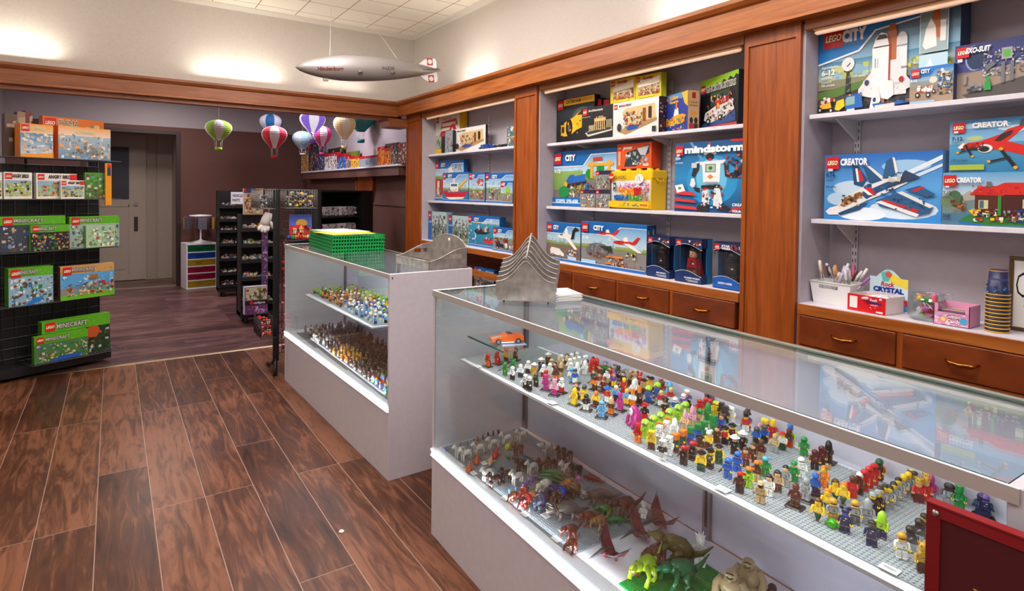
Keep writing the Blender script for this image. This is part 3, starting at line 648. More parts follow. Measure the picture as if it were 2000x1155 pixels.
def truck(u, v, w, h, c1, c2, asp):
    return [('p', [(u, v), (u, v - h * .5), (u + w * .12, v - h), (u + w * .38, v - h), (u + w * .38, v)], c1), ('p', [(u + w * .05, v - h * .52), (u + w * .14, v - h * .9), (u + w * .30, v - h * .9), (u + w * .30, v - h * .52)], '3a5a74'),
            ('r', u + w * .38, v - h * .75, u + w, v, c2), ('r', u, v - h * .1, u + w, v + h * .05, '30343a')] + wheel(u + w * .2, v + h * .05, h * .22, asp) + wheel(u + w * .8, v + h * .05, h * .22, asp)
def person(u, v, s, c1='d0141c', c2='1160c0', asp=1.4):
    return [('r', u - .2 * s / asp, v - .42 * s, u + .2 * s / asp, v, c2), ('p', [(u - .26 * s / asp, v - .40 * s), (u + .26 * s / asp, v - .40 * s), (u + .18 * s / asp, v - .80 * s), (u - .18 * s / asp, v - .80 * s)], c1), ('e', u, v - .95 * s, .15 * s / asp, .17 * s, 'f4c81e')]
SW = lambda c, extra=(): [('r', 0, 0, 1, 1, c)] + list(extra)

# ---- bay 3, upper shelf
Z3U, Z3L = S2L + .004, S1L - .003
sh = [('g', 0, 0, 1, .62, '0b4a78', '9cc6d8'), ('g', 0, .42, 1, .66, '2f7ea4', 'cfdcc0'), ('r', 0, .64, 1, 1, '3e3a3a'), ('p', [(0, .62), (.7, .56), (1, .57), (1, .66), (0, .72)], '8c8a6a'), ('p', [(0, .74), (.36, .66), (.40, .72), (0, .86)], '5a7d3a'), ('p', [(.0, .82), (1, .74), (1, 1), (0, 1)], '4a4548'),
      ('n', .05, .46, .40, .62, 30, ['9fc4d4', '86b0c8', 'b8c060', 'c8cf8a'], .09, 3), ('n', .62, .50, .95, .62, 24, ['9fc4d4', 'b8c060', 'd8cf5a', '6f9a4a'], .05, 4),
      ('p', [(0, 0), (1, 0), (1, .07), (.52, .15), (.44, .15), (.32, .33), (0, .42)], '1478c4'), ('p', [(0, .42), (.32, .33), (.44, .15), (1, .07), (1, .085), (.45, .165), (.33, .35), (0, .44)], 'eef4f8'),
      ('L', .04, .045, .215), ('t', 'CITY', .19, .215, .115, 'e9ecec', .07, 0, .19), ('t', 'Ages/edades', .03, .48, .025, 'ffffff', .01), ('t', '6-12', .03, .555, .055, 'ffffff', .04, 0, .11), ('t', '60080', .03, .60, .032, 'e4ecf0', .02, 0, .09), ('t', 'Spaceport', .03, .64, .02, 'e4ecf0', .01), ('t', '586 pcs/pzs', .03, .68, .028, 'e4ecf0', .01, 0, .11),
      # radar mast
      ('p', [(.225, .78), (.235, .54), (.255, .54), (.265, .78)], '2c3038'), ('n', .226, .56, .264, .77, 16, ['6a747e', '2c3038'], .03, 5), ('r', .215, .515, .275, .545, '23272e'), ('e', .245, .47, .05, .075, 'e6e4e0'), ('p', [(.235, .49), (.262, .455), (.268, .462), (.242, .498)], '22262c'),
      # boosters and tank
      ('r', .535, .22, .60, .80, 'b4622c'), ('e', .568, .22, .032, .10, 'a85a28'), ('r', .60, .30, .672, .86, 'e2e4e4'), ('e', .636, .30, .036, .07, 'd8dada'), ('r', .60, .36, .672, .375, '8a9098'), ('r', .60, .58, .672, .60, '8a9098'),
      # orbiter
      ('p', [(.33, .76), (.42, .60), (.44, .50), (.62, .50), (.64, .62), (.70, .73), (.70, .80), (.60, .86), (.42, .86), (.33, .82)], 'e4e2de'), ('n', .36, .66, .68, .80, 40, ['d2d0cc', 'e8e6e2', 'c6c4c2'], .02, 6),
      ('p', [(.435, .84), (.43, .36), (.45, .26), (.49, .20), (.53, .22), (.56, .34), (.56, .84)], 'f2f0ec'), ('p', [(.535, .24), (.56, .34), (.56, .72), (.548, .72), (.548, .34)], 'b03030'), ('p', [(.455, .27), (.48, .22), (.525, .225), (.54, .27)], '2c3036'), ('r', .44, .34, .555, .352, '2a2e34'), ('r', .45, .46, .458, .56, '9a9ca0'), ('r', .47, .46, .474, .56, '9a9ca0'),
      ('e', .395, .70, .017, .03, '2c3c70'), ('e', .64, .71, .017, .03, 'b02a30'), ('p', [(.50, .88), (.505, .72), (.54, .70), (.585, .72), (.59, .86), (.55, .90)], 'eeece8'), ('p', [(.42, .98), (.44, .82), (.48, .74), (.50, .90), (.47, .98)], 'e8e6e2'), ('e', .455, .89, .012, .025, '2c3c70'),
      # trailer, truck, loader
      ('p', [(.44, .93), (.74, .91), (.80, .88), (.80, .93), (.46, .99)], '1d5fae'), ('n', .50, .88, .76, .94, 24, ['2a2d34', '6a4430', 'b4622c', '23272e'], .04, 8), ('p', [(.46, .95), (.60, .94), (.60, .975), (.46, .985)], 'd8d4cc'),
      ('p', [(.235, .86), (.25, .81), (.36, .80), (.37, .95), (.24, .96)], '1d66b6'), ('p', [(.238, .86), (.25, .83), (.31, .825), (.31, .91), (.24, .92)], '86b4a8'), ('p', [(.25, .96), (.31, .955), (.31, .99), (.25, .995)], 'd8dce0'), ('n', .25, .79, .36, .82, 10, ['f08a2a', '1d66b6'], .02, 9), ('e', .39, .92, .018, .03, '1c1c20'),
      ('p', [(.03, .89), (.06, .85), (.12, .87), (.13, .93), (.04, .93)], 'e8b820'), ('p', [(.155, .95), (.17, .86), (.225, .84), (.235, .92), (.19, .965)], 'f2cc22'), ('n', .03, .80, .16, .88, 18, ['f0ece4', 'c8c4bc', 'b02a30', 'e8b820'], .04, 10)] + wheel(.035, .94, .03, 1.6) + wheel(.125, .955, .03, 1.6) + [
      ('r', .76, .10, .94, .49, 'dfe6ea'), ('g', .764, .105, .936, .485, '6a8a92', 'a0b6b4'), ('r', .84, .12, .89, .36, 'b4622c'), ('e', .865, .12, .024, .07, 'a85a28'), ('p', [(.78, .42), (.80, .26), (.83, .16), (.86, .24), (.87, .44), (.80, .46)], 'efece6'), ('r', .89, .20, .925, .40, 'e6e4de'), ('r', .76, .51, .94, .66, 'c2dfe8'), ('p', [(.80, .65), (.83, .55), (.86, .65)], 'f0eeea')]
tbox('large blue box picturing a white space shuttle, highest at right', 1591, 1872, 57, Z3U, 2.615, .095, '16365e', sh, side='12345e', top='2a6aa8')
rv = [('g', 0, 0, 1, .5, '3a80b8', 'b0c4cc'), ('r', 0, .42, 1, 1, 'a8927a'), ('g', 0, .38, 1, .6, '8fa0a0', '9a856c'), ('p', [(0, 0), (1, 0), (1, .07), (.6, .08), (.48, .26), (0, .29)], '2a7cc8'), ('e', .75, .14, .04, .05, 'd8e2ea'), ('e', .55, .38, .09, .09, 'e4dcc8'),
      ('n', .62, .14, .98, .80, 80, ['c08a3a', '5a6a74', '3a4048', 'd8d4cc', '2a60a0'], .07, 11), ('n', .18, .50, .55, .70, 30, ['f0eeea', 'd04030', 'e8e4dc'], .08, 12)] + wheel(.2, .76, .075, 1.35, 'd0d4d8') + wheel(.45, .78, .075, 1.35, 'd0d4d8') + wheel(.58, .70, .06, 1.35, 'd0d4d8') + [('L', .04, .05, .22), ('t', 'CITY', .27, .17, .1, 'f0f0f0', .06, 0, .22), ('t', '5-12', .04, .38, .06, 'fff', .02), ('r', .04, .93, .6, .985, '9ac4e0')]
tbox('small blue box picturing a moon buggy, in front of the shuttle box', 1776, 1861, 136, Z3U, 2.552, .05, '1c66ae', rv, side='0f3a6a')
ex = [('g', 0, 0, 1, .55, '2e3268', '4a4c8c'), ('g', 0, .5, 1, 1, '8a7a72', '6e5e54'), ('p', [(0, .56), (.3, .50), (1, .42), (1, 1), (0, 1)], 'a08c7a'), ('p', [(.1, .9), (1, .62), (1, 1), (.2, 1)], '55504e'), ('e', .24, .26, .115, .23, '8fa4d0'), ('e', .255, .25, .11, .22, '23365a'),
      ('n', .34, .16, .80, .62, 150, ['8e939c', '6c717a', 'b6babf', '4a4e56', 'c8ccd0'], .035, 13), ('p', [(.36, .44), (.46, .36), (.50, .42), (.40, .52)], '6a6f78'), ('r', .56, .16, .68, .36, '9ea4aa'), ('r', .58, .2, .66, .32, '5fb04a'), ('r', .56, .40, .60, .76, '70757e'), ('r', .66, .40, .70, .74, '70757e'),
      ('n', .16, .70, .34, .86, 40, ['5a5e66', '8e939c', '3a3d44'], .05, 14), ('p', [(.37, .86), (.38, .70), (.44, .70), (.45, .86)], '1ea04a'), ('e', .41, .66, .02, .045, '1ea04a'), ('r', .12, .55, .16, .72, '9a9088'), ('L', .03, .05, .19), ('r', .045, .255, .105, .31, 'f0e8e8'), ('t', 'EXO-SUIT', .14, .17, .09, 'f2f2f2', .05, .2, .30)]
tbox('dark blue box picturing a grey walking robot suit and a tiny green figure', 1863, 2035, 92, Z3U, 2.585, .07, '2a2c58', ex, side='22244a')
# ---- bay 3, lower shelf
jet = [('g', 0, 0, 1, .5, '1f66b8', '5aa4e0'), ('g', 0, .5, 1, 1, '5aa4e0', '2a84cc'), ('e', .28, .52, .2, .12, 'c4ddee'), ('e', .7, .82, .28, .14, 'cfe4f2'), ('e', .35, .9, .22, .10, 'e0eef6'), ('e', .72, .20, .2, .09, '9cc6e8'), ('p', [(.66, .33), (1, .06), (1, .12), (.7, .38)], 'dceaf4'), ('p', [(.62, .45), (1, .18), (1, .22), (.66, .48)], 'cfe2f0'), ('e', .14, .68, .11, .10, 'b8d6ec'),
      ('p', [(.26, .17), (.31, .17), (.40, .38), (.36, .50), (.28, .46)], '1d4a74'), ('p', [(.29, .22), (.31, .22), (.33, .42), (.31, .42)], 'f0ece8'), ('p', [(.31, .24), (.34, .25), (.37, .40), (.34, .42)], 'c8242c'), ('p', [(.36, .19), (.44, .23), (.54, .40), (.42, .44)], '245480'), ('p', [(.38, .17), (.42, .19), (.56, .38), (.53, .40)], 'e8e6e2'),
      ('p', [(.53, .38), (.56, .12), (.61, .07), (.64, .30), (.60, .36)], '2a5a84'), ('p', [(.61, .07), (.63, .08), (.66, .28), (.64, .31)], 'e8e6e2'),
      ('p', [(.02, .88), (.06, .82), (.14, .78), (.20, .84), (.16, .92), (.05, .93)], 'efece6'), ('p', [(.14, .78), (.20, .66), (.34, .52), (.60, .36), (.72, .34), (.74, .44), (.60, .56), (.40, .70), (.26, .82), (.16, .90)], 'e6e4e0'), ('p', [(.14, .90), (.28, .80), (.42, .72), (.34, .84), (.16, .94)], '1d4a74'),
      ('p', [(.34, .60), (.58, .42), (.66, .46), (.50, .58), (.40, .68)], '1f4f7a'), ('n', .36, .44, .64, .62, 26, ['245a88', '1a4068', '2e6a9a'], .05, 21), ('p', [(.16, .78), (.20, .66), (.34, .57), (.38, .60), (.30, .70), (.20, .80)], '8a5a34'), ('n', .17, .60, .36, .78, 26, ['c89a5a', '6a4a30', 'e0d4b8', '3a2c22'], .04, 22), ('p', [(.38, .52), (.44, .50), (.48, .60), (.45, .62)], 'c8242c'), ('p', [(.36, .54), (.39, .53), (.46, .62), (.42, .62)], 'f4f0ea'),
      ('p', [(.56, .52), (.84, .36), (.72, .26), (.66, .40)], '2c4060'), ('p', [(.48, .70), (.66, .58), (.94, .78), (.92, .86), (.84, .90), (.52, .78)], '2a5a86'), ('p', [(.66, .58), (.70, .56), (.95, .76), (.92, .79)], 'e4e2de'), ('p', [(.52, .70), (.56, .68), (.84, .82), (.82, .86)], 'c8242c'), ('p', [(.48, .72), (.53, .70), (.84, .88), (.82, .92)], 'eceae6'), ('n', .62, .64, .88, .82, 40, ['1d4568', '346a98'], .025, 23),
      ('p', [(.72, .54), (.84, .48), (.96, .60), (.90, .64)], '2a5a86'), ('p', [(.78, .54), (.86, .49), (.88, .51), (.80, .57)], 'c8242c'), ('n', .58, .30, .70, .42, 14, ['f2efe8', 'c8c4bc'], .05, 24),
      ('L', .025, .03, .19), ('r', .045, .215, .09, .255, 'f2e8e8'), ('t', 'CREATOR', .16, .165, .095, 'f6f6f4', .05, 0, .25), ('t', '9-14', .025, .35, .07, '142c50', .03, 0, .085), ('t', '31039', .025, .415, .03, '142c50', .01), ('t', '608 pcs/pzs', .025, .51, .035, '142c50', .02, 0, .10)]
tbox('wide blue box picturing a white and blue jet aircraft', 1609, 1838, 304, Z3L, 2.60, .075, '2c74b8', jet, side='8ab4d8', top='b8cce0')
house = [('g', 0, 0, 1, .55, '5aa0d0', 'cfdde0'), ('r', 0, .5, 1, 1, '6f8a8a'), ('p', [(0, .45), (.12, .30), (.22, .44), (.30, .34), (.42, .5), (0, .6)], 'a8a69a'), ('e', .14, .50, .08, .16, '4a6a4a'), ('e', .06, .55, .08, .12, '6a8464'), ('p', [(.19, .60), (.22, .42), (.25, .60)], '2c5a3a'), ('e', .95, .36, .08, .16, '3a6a3a'),
         ('r', 0, .78, 1, 1, '4a7894'), ('p', [(.18, .92), (.3, .80), (.95, .80), (1, .86), (1, .96), (.5, .99)], '2f7a3a'), ('p', [(.18, .92), (.45, .97), (.45, 1), (.2, .97)], '1f68b0'), ('r', .36, .40, .80, .82, '5a2218'), ('r', .66, .36, .98, .80, '4a1c16'), ('r', .40, .52, .50, .68, 'c8d0a0'), ('r', .41, .53, .455, .67, '4a6a70'), ('r', .84, .50, .92, .66, 'c8d0a0'),
         ('p', [(.30, .42), (.40, .27), (.58, .26), (.66, .44)], 'c8201e'), ('p', [(.52, .30), (.66, .20), (.92, .20), (1, .34), (1, .42), (.62, .42)], 'd4281e'), ('n', .32, .22, .98, .40, 40, ['b01c1c', 'e03a2c'], .03, 31), ('r', .48, .18, .53, .28, '6a6a68'), ('r', .60, .44, .635, .80, '2f8a2c'), ('p', [(.30, .72), (.36, .68), (.44, .80), (.36, .82)], 'f2c81e'), ('n', .34, .68, .98, .92, 90, ['8a3a22', 'f2c81e', 'd04030', '8f9296', 'f0ece4', '2c8a3a', '1a3a7a', '5a2a1a'], .05, 32), ('n', .10, .52, .26, .72, 24, ['6a2a1c', 'b0783a', '8a4a2a'], .06, 33),
         ('L', .02, .05, .21), ('r', .045, .255, .085, .285, 'f0e4e4'), ('t', 'CREATOR', .165, .19, .09, 'f6f6f4', .05, 0, .27), ('t', '7-12', .02, .43, .07, '1c2c40', .02, 0, .09), ('t', '31048', .02, .49, .03, '3a4654', .01), ('t', '368', .02, .86, .06, '1c2c40', .02), ('t', 'pcs/pzs', .02, .90, .03, '1c2c40', .01)]
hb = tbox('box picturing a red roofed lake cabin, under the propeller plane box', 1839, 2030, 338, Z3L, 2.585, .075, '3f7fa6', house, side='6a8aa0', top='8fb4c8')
prop = [('g', 0, 0, 1, .45, '3a84b8', '86bcdc'), ('g', 0, .45, 1, 1, '4f9ac0', '2a7aa8'), ('e', .4, .12, .3, .06, 'a8cfe4'), ('e', .75, .2, .2, .05, 'b8d8ea'), ('e', .30, .36, .10, .045, 'b4c48a'), ('p', [(.52, .40), (1, .10), (1, .13), (.6, .42)], 'cfe4f0'),
        ('p', [(.10, .52), (.14, .45), (.36, .42), (.60, .30), (.66, .22), (.80, .16), (.84, .20), (.66, .44), (.98, .60), (.98, .72), (.90, .74), (.60, .60), (.34, .58), (.14, .56)], 'd4261e'), ('p', [(.10, .52), (.16, .44), (.22, .45), (.14, .56)], 'f2f0ea'), ('p', [(.90, .74), (.98, .60), (1, .62), (1, .72), (.96, .77)], 'f4f0ea'), ('p', [(.78, .18), (.80, .06), (.86, .05), (.86, .18)], '4a5054'),
        ('p', [(.52, .42), (.60, .30), (.72, .24), (.70, .32), (.58, .44)], '3c2420'), ('e', .42, .56, .085, .08, 'eceae4'), ('e', .41, .57, .06, .055, '26262a'), ('p', [(.84, .22), (.98, .24), (.98, .26), (.84, .26)], 'd8d4cc'), ('n', .14, .44, .40, .58, 30, ['5a1c18', '3a3a3e', 'a02420'], .05, 34),
        ('p', [(.12, .61), (.34, .54), (.34, .56), (.12, .63)], '1c1c20'), ('p', [(.20, .46), (.28, .68), (.26, .70), (.18, .47)], '1c1c20'), ('e', .195, .45, .018, .02, 'f2a81e'), ('e', .28, .70, .018, .02, 'f2a81e'), ('e', .11, .62, .018, .02, 'f2a81e'), ('p', [(.46, .80), (.70, .72), (.70, .75), (.46, .83)], '1c1c20'), ('p', [(.58, .60), (.62, .60), (.78, .92), (.74, .94)], '1c1c20'), ('e', .60, .58, .025, .03, 'f2a81e'), ('e', .76, .93, .025, .03, 'f2a81e'), ('e', .47, .81, .02, .025, 'f2a81e'),
        ('r', .015, .86, .42, .96, 'a8bc3c'), ('L', .04, .04, .2), ('r', .06, .205, .11, .245, 'f0e4e4'), ('t', 'CREATOR', .27, .16, .09, 'f4f4f2', .05, 0, .41), ('t', '7-12', .035, .39, .07, '142c50', .03, 0, .13), ('t', '31047', .035, .445, .035, '142c50', .01), ('t', '230 pcs/pzs', .035, .79, .04, '2a2a50', .01), ('r', .965, 0, 1, 1, 'e8a83a'), ('n', .97, .1, 1, .95, 12, ['b01c1c', 'f4e0a0'], .05, 35)]
hb_top = hb.location.z + max(v.co.z for v in hb.data.vertices) + .0008
tbox('box picturing a red propeller plane, stacked on the lake cabin box', 1853, 2030, 238, hb_top, 2.60, .055, '2f7aa8', prop, side='2f7aa8', top='6aa4c8')
# ---- bay 2, upper shelf
Z2U, Z2L = S2L, S1L + .004
YC = 'f0b818'
cat = [('r', 0, 0, 1, 1, '16171a'), ('g', .02, .25, .98, .95, '2c3438', '14161a'), ('r', .2, .01, 1, .15, YC), ('t', 'CATERHAM', .26, .11, .075, '1a1a1c', .03, .15, .40), ('t', 'SEVEN 620', .67, .10, .05, 'c86a1c', .02, .15, .28), ('L', .03, .02, .2), ('e', .7, .45, .26, .22, '4c585c'),
       ('p', [(.16, .70), (.22, .54), (.50, .42), (.66, .30), (.92, .32), (.98, .50), (.96, .60), (.56, .72), (.38, .84), (.20, .84)], 'f2b81a'), ('p', [(.56, .40), (.70, .28), (.84, .28), (.82, .40)], '1c2024'), ('e', .36, .66, .09, .20, '141416'), ('e', .36, .66, .04, .09, '5a5a5c'), ('e', .17, .62, .06, .13, '1c1c1e'), ('r', .14, .58, .26, .82, 'e8a818'), ('r', .16, .62, .23, .76, '3a2c10'), ('n', .10, .48, .9, .8, 30, ['f8cc3a', 'd89a10', '2a2a2c'], .03, 41)]
def spine(c, l=1): return [('r', 0, 0, 1, 1, c), ('r', .15, .02, .85, .2, 'd5101a')]
tbox('yellow banded black box picturing a yellow sports car', 1066, 1160, 202, Z2U, 2.66, .05, '18191c', cat, side='1c1c1e')
tbox('black box seen by its top corner, nearer of two behind the sports car box', 1162, 1174, 194, Z2U, 2.690, .045, '1a1a1c', [('r', .1, .02, .9, .16, 'c81420')], side='1a1a1c')
tbox('black box seen by its top corner, right of its twin behind the sports car box', 1177, 1190, 195, Z2U, 2.690, .045, '1c1c1e', [('r', .1, .02, .9, .15, 'c81420'), ('r', .1, .2, .9, .24, 'f0b818')], side='1a1a1c')
arc = [('r', 0, 0, 1, 1, '1c1d20'), ('L', .03, .03, .2), ('t', 'Architecture', .22, .14, .07, 'f0efe8', .02, 0, .46), ('t', 'Brandenburg Gate', .03, .30, .035, 'c8c8c8', .01), ('p', [(.12, .78), (.20, .74), (.98, .66), (.98, .78), (.22, .90)], 'cfcac0'), ('p', [(.16, .76), (.96, .66), (.96, .74), (.22, .84)], '3a3a3c'), ('r', .42, .36, .78, .46, 'd8b880'), ('n', .44, .30, .76, .37, 16, ['d8b880', 'b08a50'], .04, 42)] + \
      [('r', .43 + .06 * i, .46, .46 + .06 * i, .72, 'd8b880') for i in range(6)] + [('r', .25, .56, .42, .74, 'a8a078'), ('r', .80, .44, .98, .68, '8c8464'), ('n', .24, .54, .98, .76, 30, ['d8b880', 'b8ac88', '5a5a40'], .03, 43)]
tbox('black box picturing a tan columned gate building', 1136, 1197, 213, Z2U, 2.60, .05, '1c1d20', arc, side='1c1d20')
big = [('g', 0, 0, 1, 1, 'efeeec', 'dcdad6'), ('L', .02, .05, .15), ('t', 'BIG', .14, .14, .06, '2a2a2c', .04, 0, .05), ('t', 'BANG', .195, .14, .06, 'c81c22', .04, 0, .09), ('t', 'THEORY', .29, .14, .06, '2a2a2c', .04, 0, .13), ('p', [(.22, .30), (.30, .20), (.92, .16), (.94, .60), (.30, .78)], 'e0c088'), ('p', [(.16, .88), (.30, .72), (.96, .56), (.96, .64), (.30, .96)], 'b08a58'), ('p', [(.30, .76), (.42, .68), (.62, .70), (.56, .82), (.36, .86)], '2a4ea0'),
       ('n', .24, .30, .66, .72, 110, ['b02a26', '7a3a20', '2a4ea0', 'e8e0d0', 'c87838', '3a8a4a', 'f0d090'], .06, 44), ('r', .68, .26, .74, .62, '8a4a24'), ('r', .80, .24, .86, .56, '2c2018'), ('e', .16, .74, .05, .12, '3a3438'), ('r', .88, .80, .96, .95, '2a2c2c')]
wb = tbox('white box picturing an apartment living room, under two yellow boxes', 1197, 1286, 203, Z2U, 2.59, .065, 'eceae6', big, side='2a1c24', top='e4e2de', sideart=[('r', 0, 0, 1, 1, '33202a'), ('n', .1, .05, .9, .95, 20, ['a03038', '5a4048', 'c8c0b8'], .05, 45)])
wt = wb.location.z + max(v.co.z for v in wb.data.vertices) + .0006
def yel(s): return [('r', 0, 0, 1, 1, 'dcc81c'), ('g', .12, .18, .96, .86, 'f4ecd0', 'a86a3c'), ('L', .03, .04, .22), ('t', 'Scooby', .3, .18, .12, '9a2a5a', .06, .1, .4), ('n', .14, .42, .94, .86, 60, ['8a3a22', 'd8943a', 'f0e8d0', '5a4034', 'c03028', 'e8c850'], .08, s), ('p', [(.1, .36), (.5, .28), (.95, .10), (.95, .42), (.5, .48), (.1, .5)], 'faf4e2'), ('r', .15, .86, .75, .96, 'f0d020')]
tbox('yellow green box on top of the white box, left one of the pair', 1192, 1240, 159, wt, 2.615, .04, 'd4d41c', yel(46), side='b8c41c')
tbox('yellow green box on top of the white box, right one with its side showing', 1240.8, 1291, 151, wt, 2.60, .045, 'd4d41c', yel(47), side='b8c41c')
sub = [('r', 0, 0, 1, 1, '3044a0'), ('p', [(0, 0), (1, 0), (1, .10), (.7, .16), (.5, .10), (.2, .2), (0, .14)], '5a9ad8'), ('t', 'Yellow', .2, .14, .09, 'f2b81e', .06, 0, .4), ('t', 'submarine', .2, .24, .07, 'f2b81e', .06, 0, .4), ('L', .03, .04, .14), ('p', [(.75, .02), (1, .0), (1, .4), (.86, .3)], 'f0c02a'), ('p', [(.40, .60), (.46, .40), (.60, .38), (.64, .60)], 'f0ece8'), ('r', .50, .22, .56, .42, 'e87a20'), ('p', [(.04, .60), (.2, .66), (.44, .58), (.8, .56), (.94, .62), (.8, .80), (.3, .84), (.1, .78)], 'f2a82a'), ('n', .1, .62, .9, .96, 60, ['e87a20', '5fb4e6', '8a3a9a', '2a9a4a', 'f2c81e', '30407a'], .06, 48)]
tbox('upright blue box picturing a yellow submarine, tan side showing', 1298, 1343, 190, Z2U, 2.585, .068, '3a3a6a', sub, rot=math.radians(19), side='c09a70', sideart=[('r', 0, 0, 1, 1, 'c29c74'), ('r', .35, .05, .68, .2, 'a81c20'), ('t', 'The Beatles', .12, .32, .05, '7a5030', .02, 0, .76), ('t', 'Yellow Submarine', .12, .40, .05, '7a5030', .02, 0, .76), ('e', .5, .58, .3, .06, 'c8922e'), ('e', .3, .76, .16, .08, '3a2018'), ('e', .72, .76, .16, .08, '241a18'), ('r', .1, .84, .5, .97, 'a82a2c'), ('r', .52, .84, .9, .97, '3a2a28')])
gho = [('r', 0, 0, 1, 1, '17181c'), ('p', [(0, 0), (1, 0), (1, .10), (.94, .06), (.88, .13), (.80, .07), (.72, .15), (.64, .09), (.55, .17), (.46, .12), (.36, .19), (.26, .14), (.14, .2), (0, .22)], '8fc422'), ('t', 'GHOSTBUSTERS', .16, .26, .11, 'e4e6d8', .05, 0, .78), ('t', 'GHOSTBUSTERS', .163, .255, .10, '1a1a1e', .0, 0, .77), ('L', .02, .10, .16), ('g', .3, .3, .8, .7, '2c4a2c', '1c2428'), ('p', [(.04, .90), (.5, .74), (.94, .72), (.95, .92), (.04, .97)], '2c4e84'), ('p', [(.12, .80), (.16, .66), (.40, .58), (.60, .52), (.86, .50), (.92, .70), (.60, .82), (.26, .88)], 'd8d4d0'), ('p', [(.42, .46), (.78, .40), (.78, .54), (.46, .58)], 'c83028'), ('n', .2, .34, .9, .84, 120, ['e8e6e2', '9a9ca0', 'c83028', '3a4048', 'e8c020', '20242a', 'cfcac4'], .05, 49), ('r', 0, .94, 1, 1, 'b83a30')] + wheel(.26, .84, .06, .95) + wheel(.58, .80, .05, .95)
tbox('tall black and green box picturing a white van, beside the pillar', 1367, 1441, 161, Z2U, 2.575, .030, '141518', gho, rot=math.radians(22), side='15161a')
# ---- bay 2, lower shelf
trn = cityart(51, .50, '7d7672', .27, [('g', 0, .36, .5, .7, '8fb060', '6f9a4a'), ('p', [(.22, .55), (.28, .44), (.36, .42), (.36, .60), (.22, .62)], '1f60b0'), ('p', [(.34, .46), (.54, .42), (.54, .56), (.34, .61)], '2468b8'), ('p', [(.20, .60), (.56, .54), (.56, .58), (.22, .68)], '2a2c30'), ('e', .22, .60, .03, .05, 'e8a020'), ('e', .60, .42, .055, .085, '128a3a'), ('e', .77, .34, .055, .085, '128a3a'), ('r', .62, .20, .66, .50, 'e8a828'), ('r', .58, .24, .96, .29, 'e8a828'), ('r', .88, .20, .92, .60, 'e8a828'), ('r', .66, .14, .80, .20, 'c83a2a'),
      ('p', [(.10, .80), (.12, .66), (.20, .62), (.28, .68), (.28, .80), (.18, .86)], '1a8a44'), ('n', .28, .58, .95, .88, 120, ['a09890', '8a2a24', 'f0ece4', '3a3c40', 'd8a030', '2468b8', '6a6460'], .05, 52), ('r', .0, .84, 1, 1, BLUE), ('r', .06, .87, .22, .97, 'a8cfe8'), ('r', .25, .87, .33, .97, 'a8cfe8'), ('r', .36, .87, .44, .97, 'a8cfe8'), ('n', .07, .88, .43, .96, 20, ['3a3c40', 'd0e4f0'], .03, 53)], .20)
tbox('large blue box picturing a blue freight train with green tanks', 1080, 1203, 298, Z2L, 2.64, .05, BLUE, trn, side='10508e')
fol = lambda s: [('g', 0, 0, 1, 1, '8fa0a8', '8a7868'), ('r', 0, 0, 1, .22, '332846'), ('L', .03, .03, .22), ('n', .1, .25, .95, .95, 70, ['d8cdb4', '6f8a4a', 'f0ece4', 'a04a30', '8fbcc8', '4a4038'], .08, s)]
ca = tbox('small box picturing a green and white scene, leftmost in front of the train box', 1133, 1162, 371, Z2L, 2.585, .04, '8c7c6c', fol(54), side='6a5a52')
cb = tbox('small box right of the first in front of the train box, lower of two', 1163.2, 1191, 371, Z2L, 2.585, .04, '8c7c6c', fol(55), side='6a5a52', top='2a2238')
tbox('small box with a dark starry top band, stacked left of the yellow bucket', 1163.2, 1191, 334, cb.location.z + max(v.co.z for v in cb.data.vertices) + .0006, 2.585, .04, '8c7c6c', fol(56), side='6a5a52')
